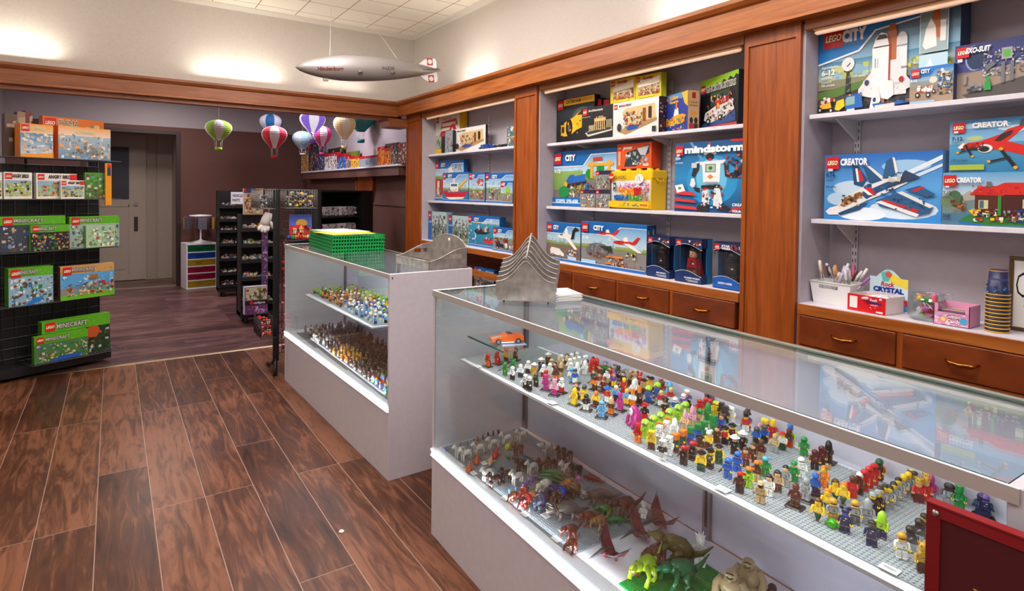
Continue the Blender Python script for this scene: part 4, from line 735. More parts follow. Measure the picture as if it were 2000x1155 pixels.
# yellow brick bucket
def bucket():
    z = Z2L; X = 2.60; L = hit(1190, 400, 0, X); R = hit(1273, 405, 0, X); w = L.y - R.y; h = hit(1190, 335, 0, X).z - z; d = .126
    t = thing('brick_bucket', 'yellow plastic tub of building bricks with round studs on its lid', 'bucket', (X, L.y, z + .0006), -PI / 2, GB)
    m = MB(); tp = .012
    for (z0, z1, e0, e1) in ((.0, h * .80, tp, .004),):
        m.add([(e0, e0, z0), (w - e0, e0, z0), (w - e0, d - e0, z0), (e0, d - e0, z0), (e1, e1, z1), (w - e1, e1, z1), (w - e1, d - e1, z1), (e1, d - e1, z1)], [(0, 3, 2, 1), (4, 5, 6, 7), (0, 1, 5, 4), (1, 2, 6, 5), (2, 3, 7, 6), (3, 0, 4, 7)], 'edbf14')
    for x in (.004, w - .012): m.add([(x, .004, 0), (x + .008, .004, 0), (x + .008, d - .004, 0), (x, d - .004, 0), (x - .003, .001, h * .8), (x + .010, .001, h * .8), (x + .010, d - .001, h * .8), (x - .003, d - .001, h * .8)], [(0, 3, 2, 1), (4, 5, 6, 7), (0, 1, 5, 4), (1, 2, 6, 5), (2, 3, 7, 6), (3, 0, 4, 7)], 'edbf14')
    m.build('tub', 'plastic', t)
    MB().rbox(-.003, w + .003, -.003, d + .003, h * .78, h, 'f0c418', .006).build('lid', 'plastic', t)
    for i in range(4):
        for j in range(2):
            MB().lathe([(.019, 0), (.019, .010), (.017, .012), (0, .012)], 'f0c418', 18, (w * (.14 + .24 * i), d * (.28 + .44 * j), h)).build('stud', 'plastic', t)
    MB().tube([(w + .004, d * .25, h * .80), (w + .012, d * .35, h * .70), (w + .012, d * .65, h * .70), (w + .004, d * .75, h * .80)], .004, 'e8b812', 8).build('handle', 'plastic', t)
    m = MB(); f = Face(m, (.004, -.0035, .004), (1, 0, 0), (0, 0, 1), (0, -1, 0), w - .008, h - .010); m.box(.004, w - .004, -.0034, .004, .004, h - .006, 'f0c418')
    f.run([('g', .05, .24, .98, .78, 'e8ecee', 'c8d4dc'), ('n', .24, .30, .96, .55, 120, ['e86a9a', '9a5ab0', 'f2a0c0', 'f0e0ec', 'b88ad0'], .06, 57), ('n', .22, .42, .62, .66, 90, ['f2a81e', 'f0781a', 'f6c83a'], .06, 58), ('n', .60, .42, .80, .66, 50, ['d0242c', 'b81c24'], .06, 59), ('n', .14, .62, .50, .78, 60, ['1a68b8', '2a8ad0', '1a4a9a'], .06, 60), ('n', .50, .60, .82, .78, 60, ['8ac43a', '2a9a4a', '1a7a3a'], .06, 61), ('n', .80, .45, .97, .78, 40, ['c8a080', 'b07a50', '8a6a50'], .06, 62), ('r', .13, .30, .20, .52, '3c3c40'), ('n', .13, .30, .20, .52, 20, ['e8e8e8', '3c3c40'], .03, 63),
           ('e', .76, .20, .10, .13, 'f2f0ec'), ('n', .70, .10, .82, .28, 18, ['5a9ac8', 'e0d8d0', '2a2a30', '3a9a4a'], .03, 64), ('r', .03, .80, .98, .97, 'f2c41a'), ('n', .30, .82, .78, .94, 24, ['4a8a3a', '5a4a3a', '2a6ab0', 'e8903a'], .04, 65), ('t', 'IDEAS', .80, .92, .05, 'd02a60', .03, 0, .16), ('L', .03, .05, .18), ('t', 'CLASSIC', .16, .19, .08, '3a3020', .02, 0, .30), ('t', '4-99', .06, .32, .035, '3a3a3a', .01), ('t', '484', .06, .48, .035, '3a3a3a', .01)])
    m.build('wrapper', 'card', t)
    return t.location.z + h + .012
bz = bucket()
orr = [('r', 0, 0, 1, 1, 'e8551a'), ('p', [(.22, .92), (.30, .34), (.62, .20), (.94, .08), (.94, .42), (.72, .60), (.58, .92)], '2c3a40'), ('n', .26, .30, .92, .85, 60, ['9aa4a8', 'd8dcdc', '3a484e', '6a767a'], .10, 66), ('p', [(.60, .22), (.94, .12), (.84, .50), (.70, .48)], 'b8bab8'), ('L', .03, .06, .2), ('r', .05, .3, .12, .86, 'f4a888'), ('t', 'power', .2, .22, .14, 'f6e0d4', .05, .1, .28), ('r', .78, .82, .94, .92, 'f0c0a8')]
tbox('orange box picturing grey motor parts, on the yellow brick tub', 1205, 1272, 283, bz + .001, 2.625, .04, 'e4521a', orr, side='d8481a', top='e4521a', w=None)
tbox('orange box right behind its twin on the yellow brick tub', 1213, 1281, 283, bz + .001, 2.672, .04, 'e4521a', SW('e4521a', [('L', .03, .06, .2)]), side='d4421a')
mnd = [('g', 0, 0, 1, .5, '1c4f80', '2a8ac4'), ('g', 0, .5, 1, 1, '2a8ac4', '154a7c'), ('e', .5, .55, .33, .35, '2f96cc'), ('e', .5, .52, .2, .28, '6ac0e4'), ('p', [(.2, 0), (.24, 0), (.42, .3), (.38, .3)], '5a9ac8'), ('p', [(.72, 0), (1, 0), (1, .03), (.76, .03)], 'd02a34'),
       # robot
       ('r', .455, .02, .485, .24, 'b83a58'), ('r', .40, .15, .56, .19, 'e8eaec'), ('e', .48, .22, .055, .05, '26282c'), ('r', .465, .24, .50, .29, 'c82a2a'), ('p', [(.29, .29), (.68, .27), (.66, .32), (.30, .34)], 'e2e4e6'), ('p', [(.38, .31), (.62, .30), (.61, .58), (.40, .58)], 'eceeee'), ('r', .42, .32, .56, .44, '8c9090'), ('r', .44, .335, .545, .425, 'a8c8a0'), ('e', .492, .38, .025, .025, '3a6a4a'), ('p', [(.45, .50), (.49, .465), (.53, .50), (.49, .535)], 'e08a3a'), ('r', .42, .57, .58, .60, 'a0a4a4'),
       ('p', [(.28, .32), (.35, .30), (.34, .40), (.28, .50), (.24, .48)], '2a2c30'), ('r', .24, .30, .31, .37, 'c8cccf'), ('p', [(.24, .52), (.28, .52), (.30, .60), (.27, .66), (.22, .62)], 'e6e8ea'), ('p', [(.26, .64), (.36, .66), (.36, .72), (.30, .70)], '3a2a2c'), ('p', [(.66, .30), (.72, .34), (.72, .46), (.80, .44), (.86, .36), (.90, .30), (.84, .24), (.80, .18), (.84, .16), (.92, .24), (.96, .30), (.92, .42), (.80, .52), (.68, .50)], '32303a'), ('n', .68, .18, .92, .52, 40, ['c02a2c', '32343a', '1c1c22', 'd8503a'], .04, 67), ('e', .95, .18, .035, .032, 'e03a34'), ('p', [(.86, .30), (.94, .21), (.96, .22), (.88, .32)], 'c0d8f0'),
       ('p', [(.38, .62), (.62, .61), (.64, .66), (.38, .67)], '26282e'), ('p', [(.40, .67), (.47, .67), (.46, .90), (.42, .90), (.39, .86)], 'e6e8ea'), ('p', [(.55, .66), (.62, .66), (.66, .86), (.60, .92), (.54, .90)], 'e6e8ea'), ('p', [(.46, .68), (.49, .68), (.49, .88), (.47, .88)], '8fc8e0'), ('p', [(.32, .96), (.36, .89), (.48, .92), (.48, .98), (.34, .99)], '2c2c30'), ('p', [(.58, .92), (.70, .89), (.76, .94), (.74, .97), (.60, .96)], '2c2c30'), ('n', .38, .60, .66, .94, 50, ['2c2e34', 'c02a2c', 'd8dce0'], .03, 68),
       ('p', [(.02, .68), (.28, .72), (.32, .77), (.02, .75)], 'd23a44'), ('p', [(.02, .80), (.28, .83), (.32, .87), (.02, .85)], 'd23a44'), ('p', [(.02, .90), (.32, .93), (.34, .97), (.02, .95)], 'd23a44'), ('p', [(.02, .62), (.13, .60), (.17, .70), (.05, .73)], 'eef0f0'), ('e', .09, .66, .025, .02, '5a9a5a'), ('p', [(.74, .98), (.80, .93), (.86, .93), (.82, .98)], 'd23a44'),
       ('t', 'CREATE', .78, .90, .035, 'ffffff', .03, 0, .18), ('t', 'COMMAND', .78, .945, .035, 'e04a40', .03, 0, .2), ('t', 'YOUR BOT', .78, .985, .03, 'ffffff', .03, 0, .2), ('L', .025, .05, .135), ('r', .045, .165, .085, .195, 'f0e8e8'), ('t', 'mindstorms', .155, .155, .095, 'fafafa', .055, 0, .83), ('t', '10+', .03, .25, .045, 'fafafa', .02), ('t', '601 pcs/pzs', .03, .30, .02, 'fafafa', .01)]
tbox('large blue box picturing a white and black standing robot', 1317, 1478, 281, Z2L, 2.60, .085, '1a4878', mnd, side='12345a')
# ---- bay 2, bottom
pl1 = cityart(71, .56, '7a6a5e', .27, plane(.34, .34, .75, 'eceae6', 'f2f0ec', 1.2) + [('p', [(.74, .40), (.78, .18), (.86, .08), (.98, .16), (.86, .20), (.82, .40)], '22262c'), ('p', [(.12, .74), (.16, .66), (.40, .68), (.48, .76), (.54, .80), (.54, .88), (.14, .84)], 'e6e2dc'), ('n', .6, .66, .95, .84, 30, ['e8c020', 'c83028', '2a60a0', 'd8d4cc'], .06, 72), ('p', [(.66, .84), (.9, .86), (.9, .94), (.66, .92)], 'a8cce4')] + wheel(.22, .86, .035, 1) + wheel(.44, .88, .035, 1), .2)
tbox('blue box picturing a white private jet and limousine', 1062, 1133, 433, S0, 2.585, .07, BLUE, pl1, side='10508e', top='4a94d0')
pl2 = cityart(73, .58, '8a8684', .27, plane(.26, .24, .50, 'd8281e', 'e4e0da', .8) + plane(.52, .40, .55, 'd8281e', 'f0eeea', .95) + [('p', [(.08, .66), (.14, .50), (.28, .46), (.40, .48), (.46, .64), (.40, .76), (.12, .74)], '6e6e70'), ('n', .10, .48, .42, .66, 40, ['8a8a8a', '5c5c5e', 'a0a0a0'], .05, 74), ('p', [(.30, .52), (.50, .50), (.52, .66), (.40, .60)], '3a3c3e'), ('n', .10, .66, .42, .80, 30, ['c8742c', '3a3a3c', '7a3038'], .04, 75), ('p', [(.42, .72), (.68, .70), (.68, .74), (.42, .76)], 'e8842a'), ('p', [(.42, .86), (.66, .84), (.66, .88), (.42, .90)], 'e8842a'), ('n', .44, .72, .72, .94, 50, ['e8842a', '2a2a2c', 'c8c4bc', '7a7a7c'], .05, 76), ('n', .72, .60, .86, .74, 24, ['e8d020', '2a2a2c', 'f0eeea'], .05, 77), ('n', .70, .84, .98, .96, 20, ['d04030', '2a60a0', '6f9a4a'], .04, 78), ('r', .02, .86, .26, .93, 'a8d4ec')], .2)
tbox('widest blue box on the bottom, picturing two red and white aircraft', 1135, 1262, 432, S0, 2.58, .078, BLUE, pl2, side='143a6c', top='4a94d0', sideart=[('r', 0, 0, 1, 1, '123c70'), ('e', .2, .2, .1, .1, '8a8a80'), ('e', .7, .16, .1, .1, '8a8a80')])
def winbox(label, xl, xr, yt, X, d, brand, figure, lowc):
    z = S0; R = hit(xr, 550, 0, X); L = hit(xl, 550, 0, X); w = L.y - R.y; h = hit(xl, yt, 0, X).z - z
    t = thing('window_box', label, 'box', (X, L.y, z + .0006), -PI / 2, 'open fronted boxes with figures'); b = '1a2c5c'
    m = MB().box(0, w, 0, d, 0, .003, b).box(0, w, d - .003, d, 0, h, b).box(0, w, 0, d, h - .002, h, b).box(0, .003, d * .45, d, 0, h, '1a6a98').box(w - .003, w, d * .45, d, 0, h, '1a6a98')
    n = 12; wave = lambda u: .018 * math.sin(u * PI * 1.15 + .2)
    for (za, zb, s) in ((0, .20, 1), (.80, 1, -1)):
        for i in range(n):
            u0, u1 = i / n, (i + 1) / n; e0, e1 = (za * h, zb * h + wave(u0)) if s > 0 else (za * h + wave(u0), zb * h), (za * h, zb * h + wave(u1)) if s > 0 else (za * h + wave(u1), zb * h)
            c = lowc if s > 0 else '24335c'
            m.add([(u0 * w, 0, e0[0]), (u1 * w, 0, e1[0]), (u1 * w, 0, e1[1]), (u0 * w, 0, e0[1]), (u0 * w, .003, e0[0]), (u1 * w, .003, e1[0]), (u1 * w, .003, e1[1]), (u0 * w, .003, e0[1])], [(0, 1, 2, 3), (7, 6, 5, 4), (3, 2, 6, 7), (4, 5, 1, 0)], c)
            zz = (e0[1], e1[1]) if s > 0 else (e0[0], e1[0])
            m.add([(u0 * w, -.0006, zz[0] - .001), (u1 * w, -.0006, zz[1] - .001), (u1 * w, -.0006, zz[1] + .001), (u0 * w, -.0006, zz[0] + .001)], [(0, 1, 2, 3)], 'f0f0f4')
        m.box(0, .003, .003, d * .5, za * h, zb * h, b).box(w - .003, w, .003, d * .5, za * h, zb * h, b)
    f = Face(m, (0, 0, 0), (1, 0, 0), (0, 0, 1), (0, -1, 0), w, h); f.run([('L', .04, .04, .13), ('n', .50, .03, .97, .15, 26, ['d8a030', 'a03030', '2a3a60', 'e0dcd0', '161a2a'], .05, len(label))] + brand)
    m.build('carton', 'card', t)
    figure(t, w, d, h); MB().box(.004, w - .004, .001, .0015, h * .2, h * .80).build('clear_window', 'film', t)
    return t
def bigfig(t, w, d, h, head, face, torso, legs, hair, robe=None, zb=.008):
    s = h * .74 / .040; x, y = w * .5, d * .52
    def tr(m): m.xf(Matrix.Translation((x, y, zb)) @ Matrix.Scale(s, 4)); return m
    tr(FIG_LEGS(legs)).build('legs', 'plastic', t); tr(FIG_TORSO(torso, face, face)).build('torso', 'plastic', t)
    tr(FIG_HEAD(face)).build('head', 'plastic', t); tr(FIG_HAT(*hair)).build('headgear', 'plastic', t)
    if robe: tr(MB().add([(-.0075, .0045, .0285), (.0075, .0045, .0285), (.0115, .0075, .003), (-.0115, .0075, .003)], [(0, 1, 2, 3), (3, 2, 1, 0)], robe)).build('cape', 'matte', t)
# ---- bay 1
Z1U, Z1L = S2L + .01, S1L + .01
hs = [('g', 0, 0, 1, .5, 'e2e6e4', 'cfd6cc'), ('r', 0, .5, 1, 1, 'b8bca8'), ('L', .03, .03, .15), ('t', 'CREATOR', .28, .14, .06, 'd88a80', .03, 0, .4), ('p', [(.22, .36), (.30, .18), (.88, .14), (.94, .30), (.60, .34)], 'c83a30'), ('r', .28, .34, .90, .42, 'f0ece4'), ('r', .30, .22, .84, .30, 'e4dcd4'), ('p', [(.18, .54), (.24, .42), (.62, .40), (.60, .52)], 'd03a34'), ('p', [(.58, .48), (.64, .30), (.80, .26), (.92, .46)], 'd81c24'), ('p', [(.66, .47), (.72, .34), (.80, .47)], 'f2f0ea'), ('r', .24, .54, .60, .76, '9a9490'), ('p', [(.12, .60), (.30, .78), (.50, .74), (.50, .88), (.20, .90)], '1a8a44'), ('r', 0, .86, .40, 1, 'e8c020'), ('n', .05, .56, .55, .86, 50, ['6a8a4a', '8a4a3a', 'b0b4ac', '4a6a9a'], .05, 81)]
tbox('white box picturing a red roofed house, yellow side showing', 836, 897, 228, Z1U, 2.652, .083, 'dcdcd4', hs, side='e8b41c', sideart=[('r', 0, 0, 1, 1, 'e8b41c'), ('n', .1, .3, .9, .7, 16, ['6a6a70', 'a03030', 'd8d4c8'], .06, 82)], hmax=.38)
tbox('small black edged box in front of the red roofed house box', 862, 884, 258, Z1U, 2.585, .03, '1c1c1e', [('r', 0, 0, .34, 1, '17181a'), ('r', .06, .05, .3, .22, 'd5101a'), ('r', .34, 0, 1, 1, '8aa0a8'), ('n', .36, .05, 1, .98, 40, ['2aa0b8', 'd03030', '8a8468', 'c8c4b4', '3a3a3a'], .09, 83)])
tbox('white box picturing a furnished room, left of the blue model vehicle', 884.6, 948, 254, Z1U, 2.626, .024, 'e6e2dc', big, side='3a2828')
tbox('small colourful box against the pillar on the upper shelf of the far bay', 990, 1012, 248, Z1U, 2.60, .05, '5a6a78', [('r', 0, 0, 1, 1, '4a7484'), ('n', 0, 0, 1, 1, 50, ['c8a050', '2a6a9a', 'a03a30', 'd8d8d0', '3a8a5a'], .14, 84)])
c1a = cityart(85, .45, '8f8c86', .2, [('r', .02, .46, .35, .84, 'b82c28'), ('r', .08, .50, .16, .84, 'e6e0d6'), ('r', .48, .18, .66, .82, 'e8e2d4'), ('n', .48, .18, .66, .82, 24, ['c83a30', 'c8c0b0', '5a6a70'], .05, 86), ('n', .02, .66, .98, .92, 60, ['d8a030', 'e6e2d8', '8a8a88', 'b03030'], .06, 87), ('n', .70, .10, .92, .24, 16, ['c83a30', 'e6e2d8', '9a9a98'], .05, 88)], .16)
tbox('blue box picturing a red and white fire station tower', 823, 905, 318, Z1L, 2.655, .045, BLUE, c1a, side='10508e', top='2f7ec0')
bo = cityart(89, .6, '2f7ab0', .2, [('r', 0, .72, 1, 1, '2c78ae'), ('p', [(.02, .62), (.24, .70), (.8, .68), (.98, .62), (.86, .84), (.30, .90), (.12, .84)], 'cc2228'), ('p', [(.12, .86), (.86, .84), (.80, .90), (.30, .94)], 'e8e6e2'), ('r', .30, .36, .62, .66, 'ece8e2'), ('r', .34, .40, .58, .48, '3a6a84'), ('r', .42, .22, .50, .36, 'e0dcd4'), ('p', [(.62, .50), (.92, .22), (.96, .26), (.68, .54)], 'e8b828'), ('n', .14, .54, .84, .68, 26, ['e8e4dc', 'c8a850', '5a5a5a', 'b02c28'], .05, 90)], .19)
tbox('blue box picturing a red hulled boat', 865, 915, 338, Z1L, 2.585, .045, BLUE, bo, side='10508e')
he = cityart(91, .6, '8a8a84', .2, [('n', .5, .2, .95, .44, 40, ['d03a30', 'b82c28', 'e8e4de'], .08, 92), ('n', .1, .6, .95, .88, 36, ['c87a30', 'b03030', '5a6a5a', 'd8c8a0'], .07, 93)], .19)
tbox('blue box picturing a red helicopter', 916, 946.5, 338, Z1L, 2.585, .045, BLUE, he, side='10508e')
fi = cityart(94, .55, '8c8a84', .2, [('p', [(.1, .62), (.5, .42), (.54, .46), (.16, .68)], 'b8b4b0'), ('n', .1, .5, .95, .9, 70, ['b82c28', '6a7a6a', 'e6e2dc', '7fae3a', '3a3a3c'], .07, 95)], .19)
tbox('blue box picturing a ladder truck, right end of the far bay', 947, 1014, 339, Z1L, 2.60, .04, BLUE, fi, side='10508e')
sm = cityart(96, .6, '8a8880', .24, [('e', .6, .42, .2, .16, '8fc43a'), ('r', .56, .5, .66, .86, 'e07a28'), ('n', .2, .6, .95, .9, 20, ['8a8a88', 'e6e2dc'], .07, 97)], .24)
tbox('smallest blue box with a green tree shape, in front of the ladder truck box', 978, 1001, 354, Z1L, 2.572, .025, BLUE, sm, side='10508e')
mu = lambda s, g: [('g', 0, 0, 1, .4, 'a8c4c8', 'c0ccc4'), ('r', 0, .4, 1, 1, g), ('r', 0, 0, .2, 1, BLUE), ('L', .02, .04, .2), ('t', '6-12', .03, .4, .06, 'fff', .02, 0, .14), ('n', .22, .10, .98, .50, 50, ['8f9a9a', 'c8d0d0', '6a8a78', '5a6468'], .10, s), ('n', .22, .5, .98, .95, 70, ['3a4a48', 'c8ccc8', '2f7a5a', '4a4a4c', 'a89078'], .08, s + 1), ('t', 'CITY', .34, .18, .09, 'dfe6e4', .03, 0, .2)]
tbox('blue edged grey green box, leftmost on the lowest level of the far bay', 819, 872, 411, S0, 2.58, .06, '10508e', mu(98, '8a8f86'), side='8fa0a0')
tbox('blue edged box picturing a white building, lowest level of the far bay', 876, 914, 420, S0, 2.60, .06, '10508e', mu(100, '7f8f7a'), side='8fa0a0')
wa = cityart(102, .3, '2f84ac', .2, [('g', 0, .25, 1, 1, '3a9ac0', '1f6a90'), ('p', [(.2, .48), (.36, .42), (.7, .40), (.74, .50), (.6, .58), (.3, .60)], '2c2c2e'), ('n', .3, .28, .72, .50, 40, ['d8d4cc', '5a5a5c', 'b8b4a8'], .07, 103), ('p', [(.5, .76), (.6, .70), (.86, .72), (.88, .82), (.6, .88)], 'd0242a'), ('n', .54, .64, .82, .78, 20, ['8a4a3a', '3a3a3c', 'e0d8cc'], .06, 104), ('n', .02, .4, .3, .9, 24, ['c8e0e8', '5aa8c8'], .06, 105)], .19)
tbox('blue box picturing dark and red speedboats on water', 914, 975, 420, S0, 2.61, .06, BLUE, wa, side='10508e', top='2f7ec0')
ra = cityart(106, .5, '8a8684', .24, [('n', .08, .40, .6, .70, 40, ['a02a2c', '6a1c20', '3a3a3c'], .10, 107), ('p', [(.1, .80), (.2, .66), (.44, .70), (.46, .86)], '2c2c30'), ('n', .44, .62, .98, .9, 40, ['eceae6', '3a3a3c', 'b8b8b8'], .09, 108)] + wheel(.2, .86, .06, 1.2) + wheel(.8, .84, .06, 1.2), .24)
tbox('blue box picturing a dark red race car, lowest level beside the pillar', 963, 1012, 443, S0, 2.575, .035, BLUE, ra, side='10508e')
tbox('blue box standing low under the far bay, half hidden by the cases', 926, 964, 524, .621, 2.56, .05, BLUE, cityart(109, .6, '7a8088', .22, [('r', .1, .3, .4, .9, 'd8d8d8'), ('n', .05, .3, .95, .92, 60, ['2a2c30', 'e6e4e0', 'c83a30', '5a6a74'], .1, 110)], .2), side='10508e', hmax=.19)
# small built model vehicles on the upper shelf of the far bay
def model(label, px0, px1, X, z, h, cols, seed, cat='toy vehicle'):
    a, b = hit(px0, 285, 0, X), hit(px1, 285, 0, X); L = a.y - b.y; t = thing('model_vehicle', label, cat, (X, a.y, z + .0005), -PI / 2); R = random.Random(seed)
    m = MB().rbox(L * .06, L * .94, .01, .055, .008, .016, cols[0], .002); m.prism([(L * .10, .016), (L * .92, .016), (L * .80, h * .55), (L * .58, h * .95), (L * .34, h * .95), (L * .20, h * .55)], lambda p, q: (p, .018, q), lambda p, q: (p, .048, q), cols[0])
    for i in range(26):
        x, y, z0 = R.uniform(.05, .85) * L, R.uniform(.005, .05), R.uniform(.012, h * .7); s = R.uniform(.004, .012); m.rbox(x, x + s * 1.6, y, y + s, z0, z0 + s * .8, R.choice(cols), .0008)
    m.build('body', 'plastic', t)
    for x in (.2, .78):
        for y in (.004, .050): MB().tube([(L * x, y, .008), (L * x, y + .008, .008)], .008, '1a1a1c', 14).build('wheel', 'plastic', t)
    return t
model('blue and white built toy vehicle with red dots on the upper shelf', 930, 962, 2.567, Z1U, .042, ['1a4aa0', 'e8e8ea', '1a3a80', 'c8242c'], 3)
model('flat dark and lime built toy vehicle right of the blue one', 963, 984, 2.567, Z1U, .026, ['1c1e20', 'a8b82a', '3a2a5a'], 4)
# ================================================================== TOY FIGURES (about 46 mm tall)
def FIG_LEGS(c, c2=None):
    m = MB()
    for s in (-1, 1):
        x0, x1 = (.0004, .0078) if s > 0 else (-.0078, -.0004)
        m.rbox(x0, x1, -.0038, .0038, .0022, .0122, c, .0008).rbox(x0, x1, -.0054, .0038, 0, .0026, c2 or c, .0006)
    return m.rbox(-.0078, .0078, -.0034, .0034, .0118, .0150, c, .0006)
def FIG_TAIL(c): return MB().tube([(0, 0, .015), (0, -.001, .008), (0, -.004, .002)], [.0062, .0045, .0022], c, 10, sy=.8).add([(0, -.003, .003), (.008, -.007, .0006), (.0, -.005, .0016), (-.008, -.007, .0006)], [(0, 1, 2, 3), (3, 2, 1, 0)], c)
def FIG_ROBE(c): return MB().add([(-.0078, -.0034, .015), (.0078, -.0034, .015), (.0078, .0034, .015), (-.0078, .0034, .015), (-.0088, -.007, 0), (.0088, -.007, 0), (.0088, .005, 0), (-.0088, .005, 0)], [(3, 2, 1, 0), (4, 5, 6, 7), (0, 1, 5, 4), (1, 2, 6, 5), (2, 3, 7, 6), (3, 0, 4, 7)], c)
def FIG_TORSO(c, *_):
    R = random.Random(hash(c) % 97 if not isinstance(c, str) else sum(map(ord, c)))
    m = MB().prism([(-.0078, .015), (.0078, .015), (.0056, .0280), (-.0056, .0280)], lambda a, b: (a, -.0037, b), lambda a, b: (a, .0037, b), c)
    for k in range(3):
        x, z = R.uniform(-.003, .001), R.uniform(.017, .025); m.box(x, x + .0028, -.00385, -.0036, z, z + .0016, R.choice(['2a2a2c', 'b8b4ac', '6a5a40', 'e8e4dc']))
    return m.box(-.0066, .0066, -.0039, -.0036, .0152, .0160, '3a3028')
def FIG_ARM(s, c, hand, up=0):
    sh = (s * .0062, 0, .0262); el = (s * .0096, -.001, .0212); wr = (s * .0098, -.0062, .0180 + up)
    m = MB().tube([sh, (s * .0088, 0, .0252), el, wr], [.0023, .0024, .0023, .0019], c, 7)
    h = Vector(wr); return m.tube([h + Vector((-.0014, -.0006, .0012)), h + Vector((-.0018, -.0026, 0)), h + Vector((0, -.0036, -.0012)), h + Vector((.0018, -.0024, -.0004)), h + Vector((.0014, -.0004, .001))], .0009, hand, 6)
def FIG_HEAD(c):
    m = MB().lathe([(0, .0280), (.0034, .0280), (.0050, .0292), (.0052, .0305), (.0052, .0358), (.0046, .0372), (.0025, .0376), (.0025, .0392), (0, .0392)], c, 12)
    for x in (-.0018, .0018): m.box(x - .0005, x + .0005, -.00535, -.0046, .0334, .0345, '141416')
    return m.box(-.0016, .0016, -.00535, -.0046, .0311, .0316, '3a1a14')
def FIG_HAT(t, c):
    m = MB()
    if t == 'H': m.ball((0, .0012, .0366), (.0062, .0060, .0052), c, 12).rbox(-.0056, .0056, .0012, .0062, .0300, .0368, c, .0015)
    elif t == 'L': m.ball((0, .0012, .0366), (.0064, .0062, .0052), c, 12).rbox(-.0070, .0070, .0014, .0066, .0215, .0368, c, .002)
    elif t == 'h': m.ball((0, .0008, .0352), (.0072, .0070, .0066), c, 14).rbox(-.0058, .0058, -.0066, .004, .0288, .0316, c, .001).box(-.0052, .0052, -.0066, -.0058, .0330, .0342, '1a1a1c')
    elif t == 'a': m.ball((0, 0, .0372), (.0102, .0090, .0080), c, 16); [m.ball((x, -.0080, .0375), .0026, 'd8e8a0', 8) for x in (-.0045, .0045)]; m.box(-.004, .004, -.0092, -.0080, .0325, .0335, 'k')
    elif t == 'b': m.lathe([(0, .0376), (.0112, .0382), (.0116, .0376), (.0060, .0366)], c, 16).lathe([(.0062, .0372), (.0054, .0428), (.0030, .0436), (0, .0430)], c, 12)
    elif t == 't': m.lathe([(.0066, .0362), (.0062, .0395), (.0066, .0480), (.0052, .0492), (0, .0492)], c, 12).box(-.0055, .0055, -.0085, -.004, .0362, .0370, c)
    elif t == 'c': m.lathe([(.0060, .0352), (.0062, .0380), (.0046, .0404), (0, .0412)], c, 12).rbox(-.0042, .0042, -.0098, -.004, .0362, .0374, c, .0005)
    elif t == 'n': m.lathe([(.0060, .0350), (.0060, .0375), (.0044, .0402), (0, .0410)], c, 12).box(.004, .010, .003, .006, .034, .038, c)
    elif t == 'p': m.prism([(-.0105, .0372), (.0105, .0372), (.0060, .0420), (0, .0436), (-.0060, .0420)], lambda a, b: (a, -.0048, b), lambda a, b: (a * .8, .0048, b), c).lathe([(.0060, .0345), (.0060, .0385), (0, .0395)], c, 10)
    elif t == 'u': m.lathe([(.0078, .0270), (.0072, .0340), (.0062, .0400), (.0020, .0450), (0, .0452)], c, 10, (0, .0012, 0))
    elif t == 's': m.lathe([(.0060, .0340), (.0056, .0400), (.0036, .0450), (.0010, .0520), (0, .0525)], c, 10)
    elif t == 'f':
        m.lathe([(.0060, .0340), (.0066, .0400), (.0040, .0440), (0, .0450)], c, 10)
        for k in range(6): a = k * 1.05; m.tube([(.004 * math.cos(a), .004 * math.sin(a), .040), (.0075 * math.cos(a), .0075 * math.sin(a), .0455 + .002 * (k % 2))], [.0022, .0003], c, 6)
    elif t == 'q': m.rbox(-.0068, .0068, -.0068, .0068, .0286, .0418, c, .0006).box(-.0042, -.0016, -.0071, -.0067, .0355, .0375, 'd').box(.0016, .0042, -.0071, -.0067, .0355, .0375, 'd').box(-.0016, .0016, -.0071, -.0067, .0310, .0335, 'd')
    elif t == 'e':
        m.ball((0, .0008, .0365), (.0066, .0064, .0060), c, 12)
        for s in (-1, 1): m.lathe([(.0036, 0), (.0036, .001), (0, .0014)], c, 12, (0, 0, 0)).xf(Matrix.Translation((s * .0062, 0, .0430)) @ Matrix.Rotation(PI / 2, 4, 'X'), len(m.v) - 36)
    return m
HATN = dict(H='hair', L='long hair', h='helmet', a='bulbous head', b='brimmed hat', t='tall hat', c='cap', n='bandana', p='cocked hat', u='pointed hood', s='cone head', f='spiky head', q='block head', e='round cap')
def cached(key, fn):
    if key not in CACHE: CACHE[key] = fn().mesh(key[0], 'plastic')
    return CACHE[key]
FIGS = []
FSC = 1.15
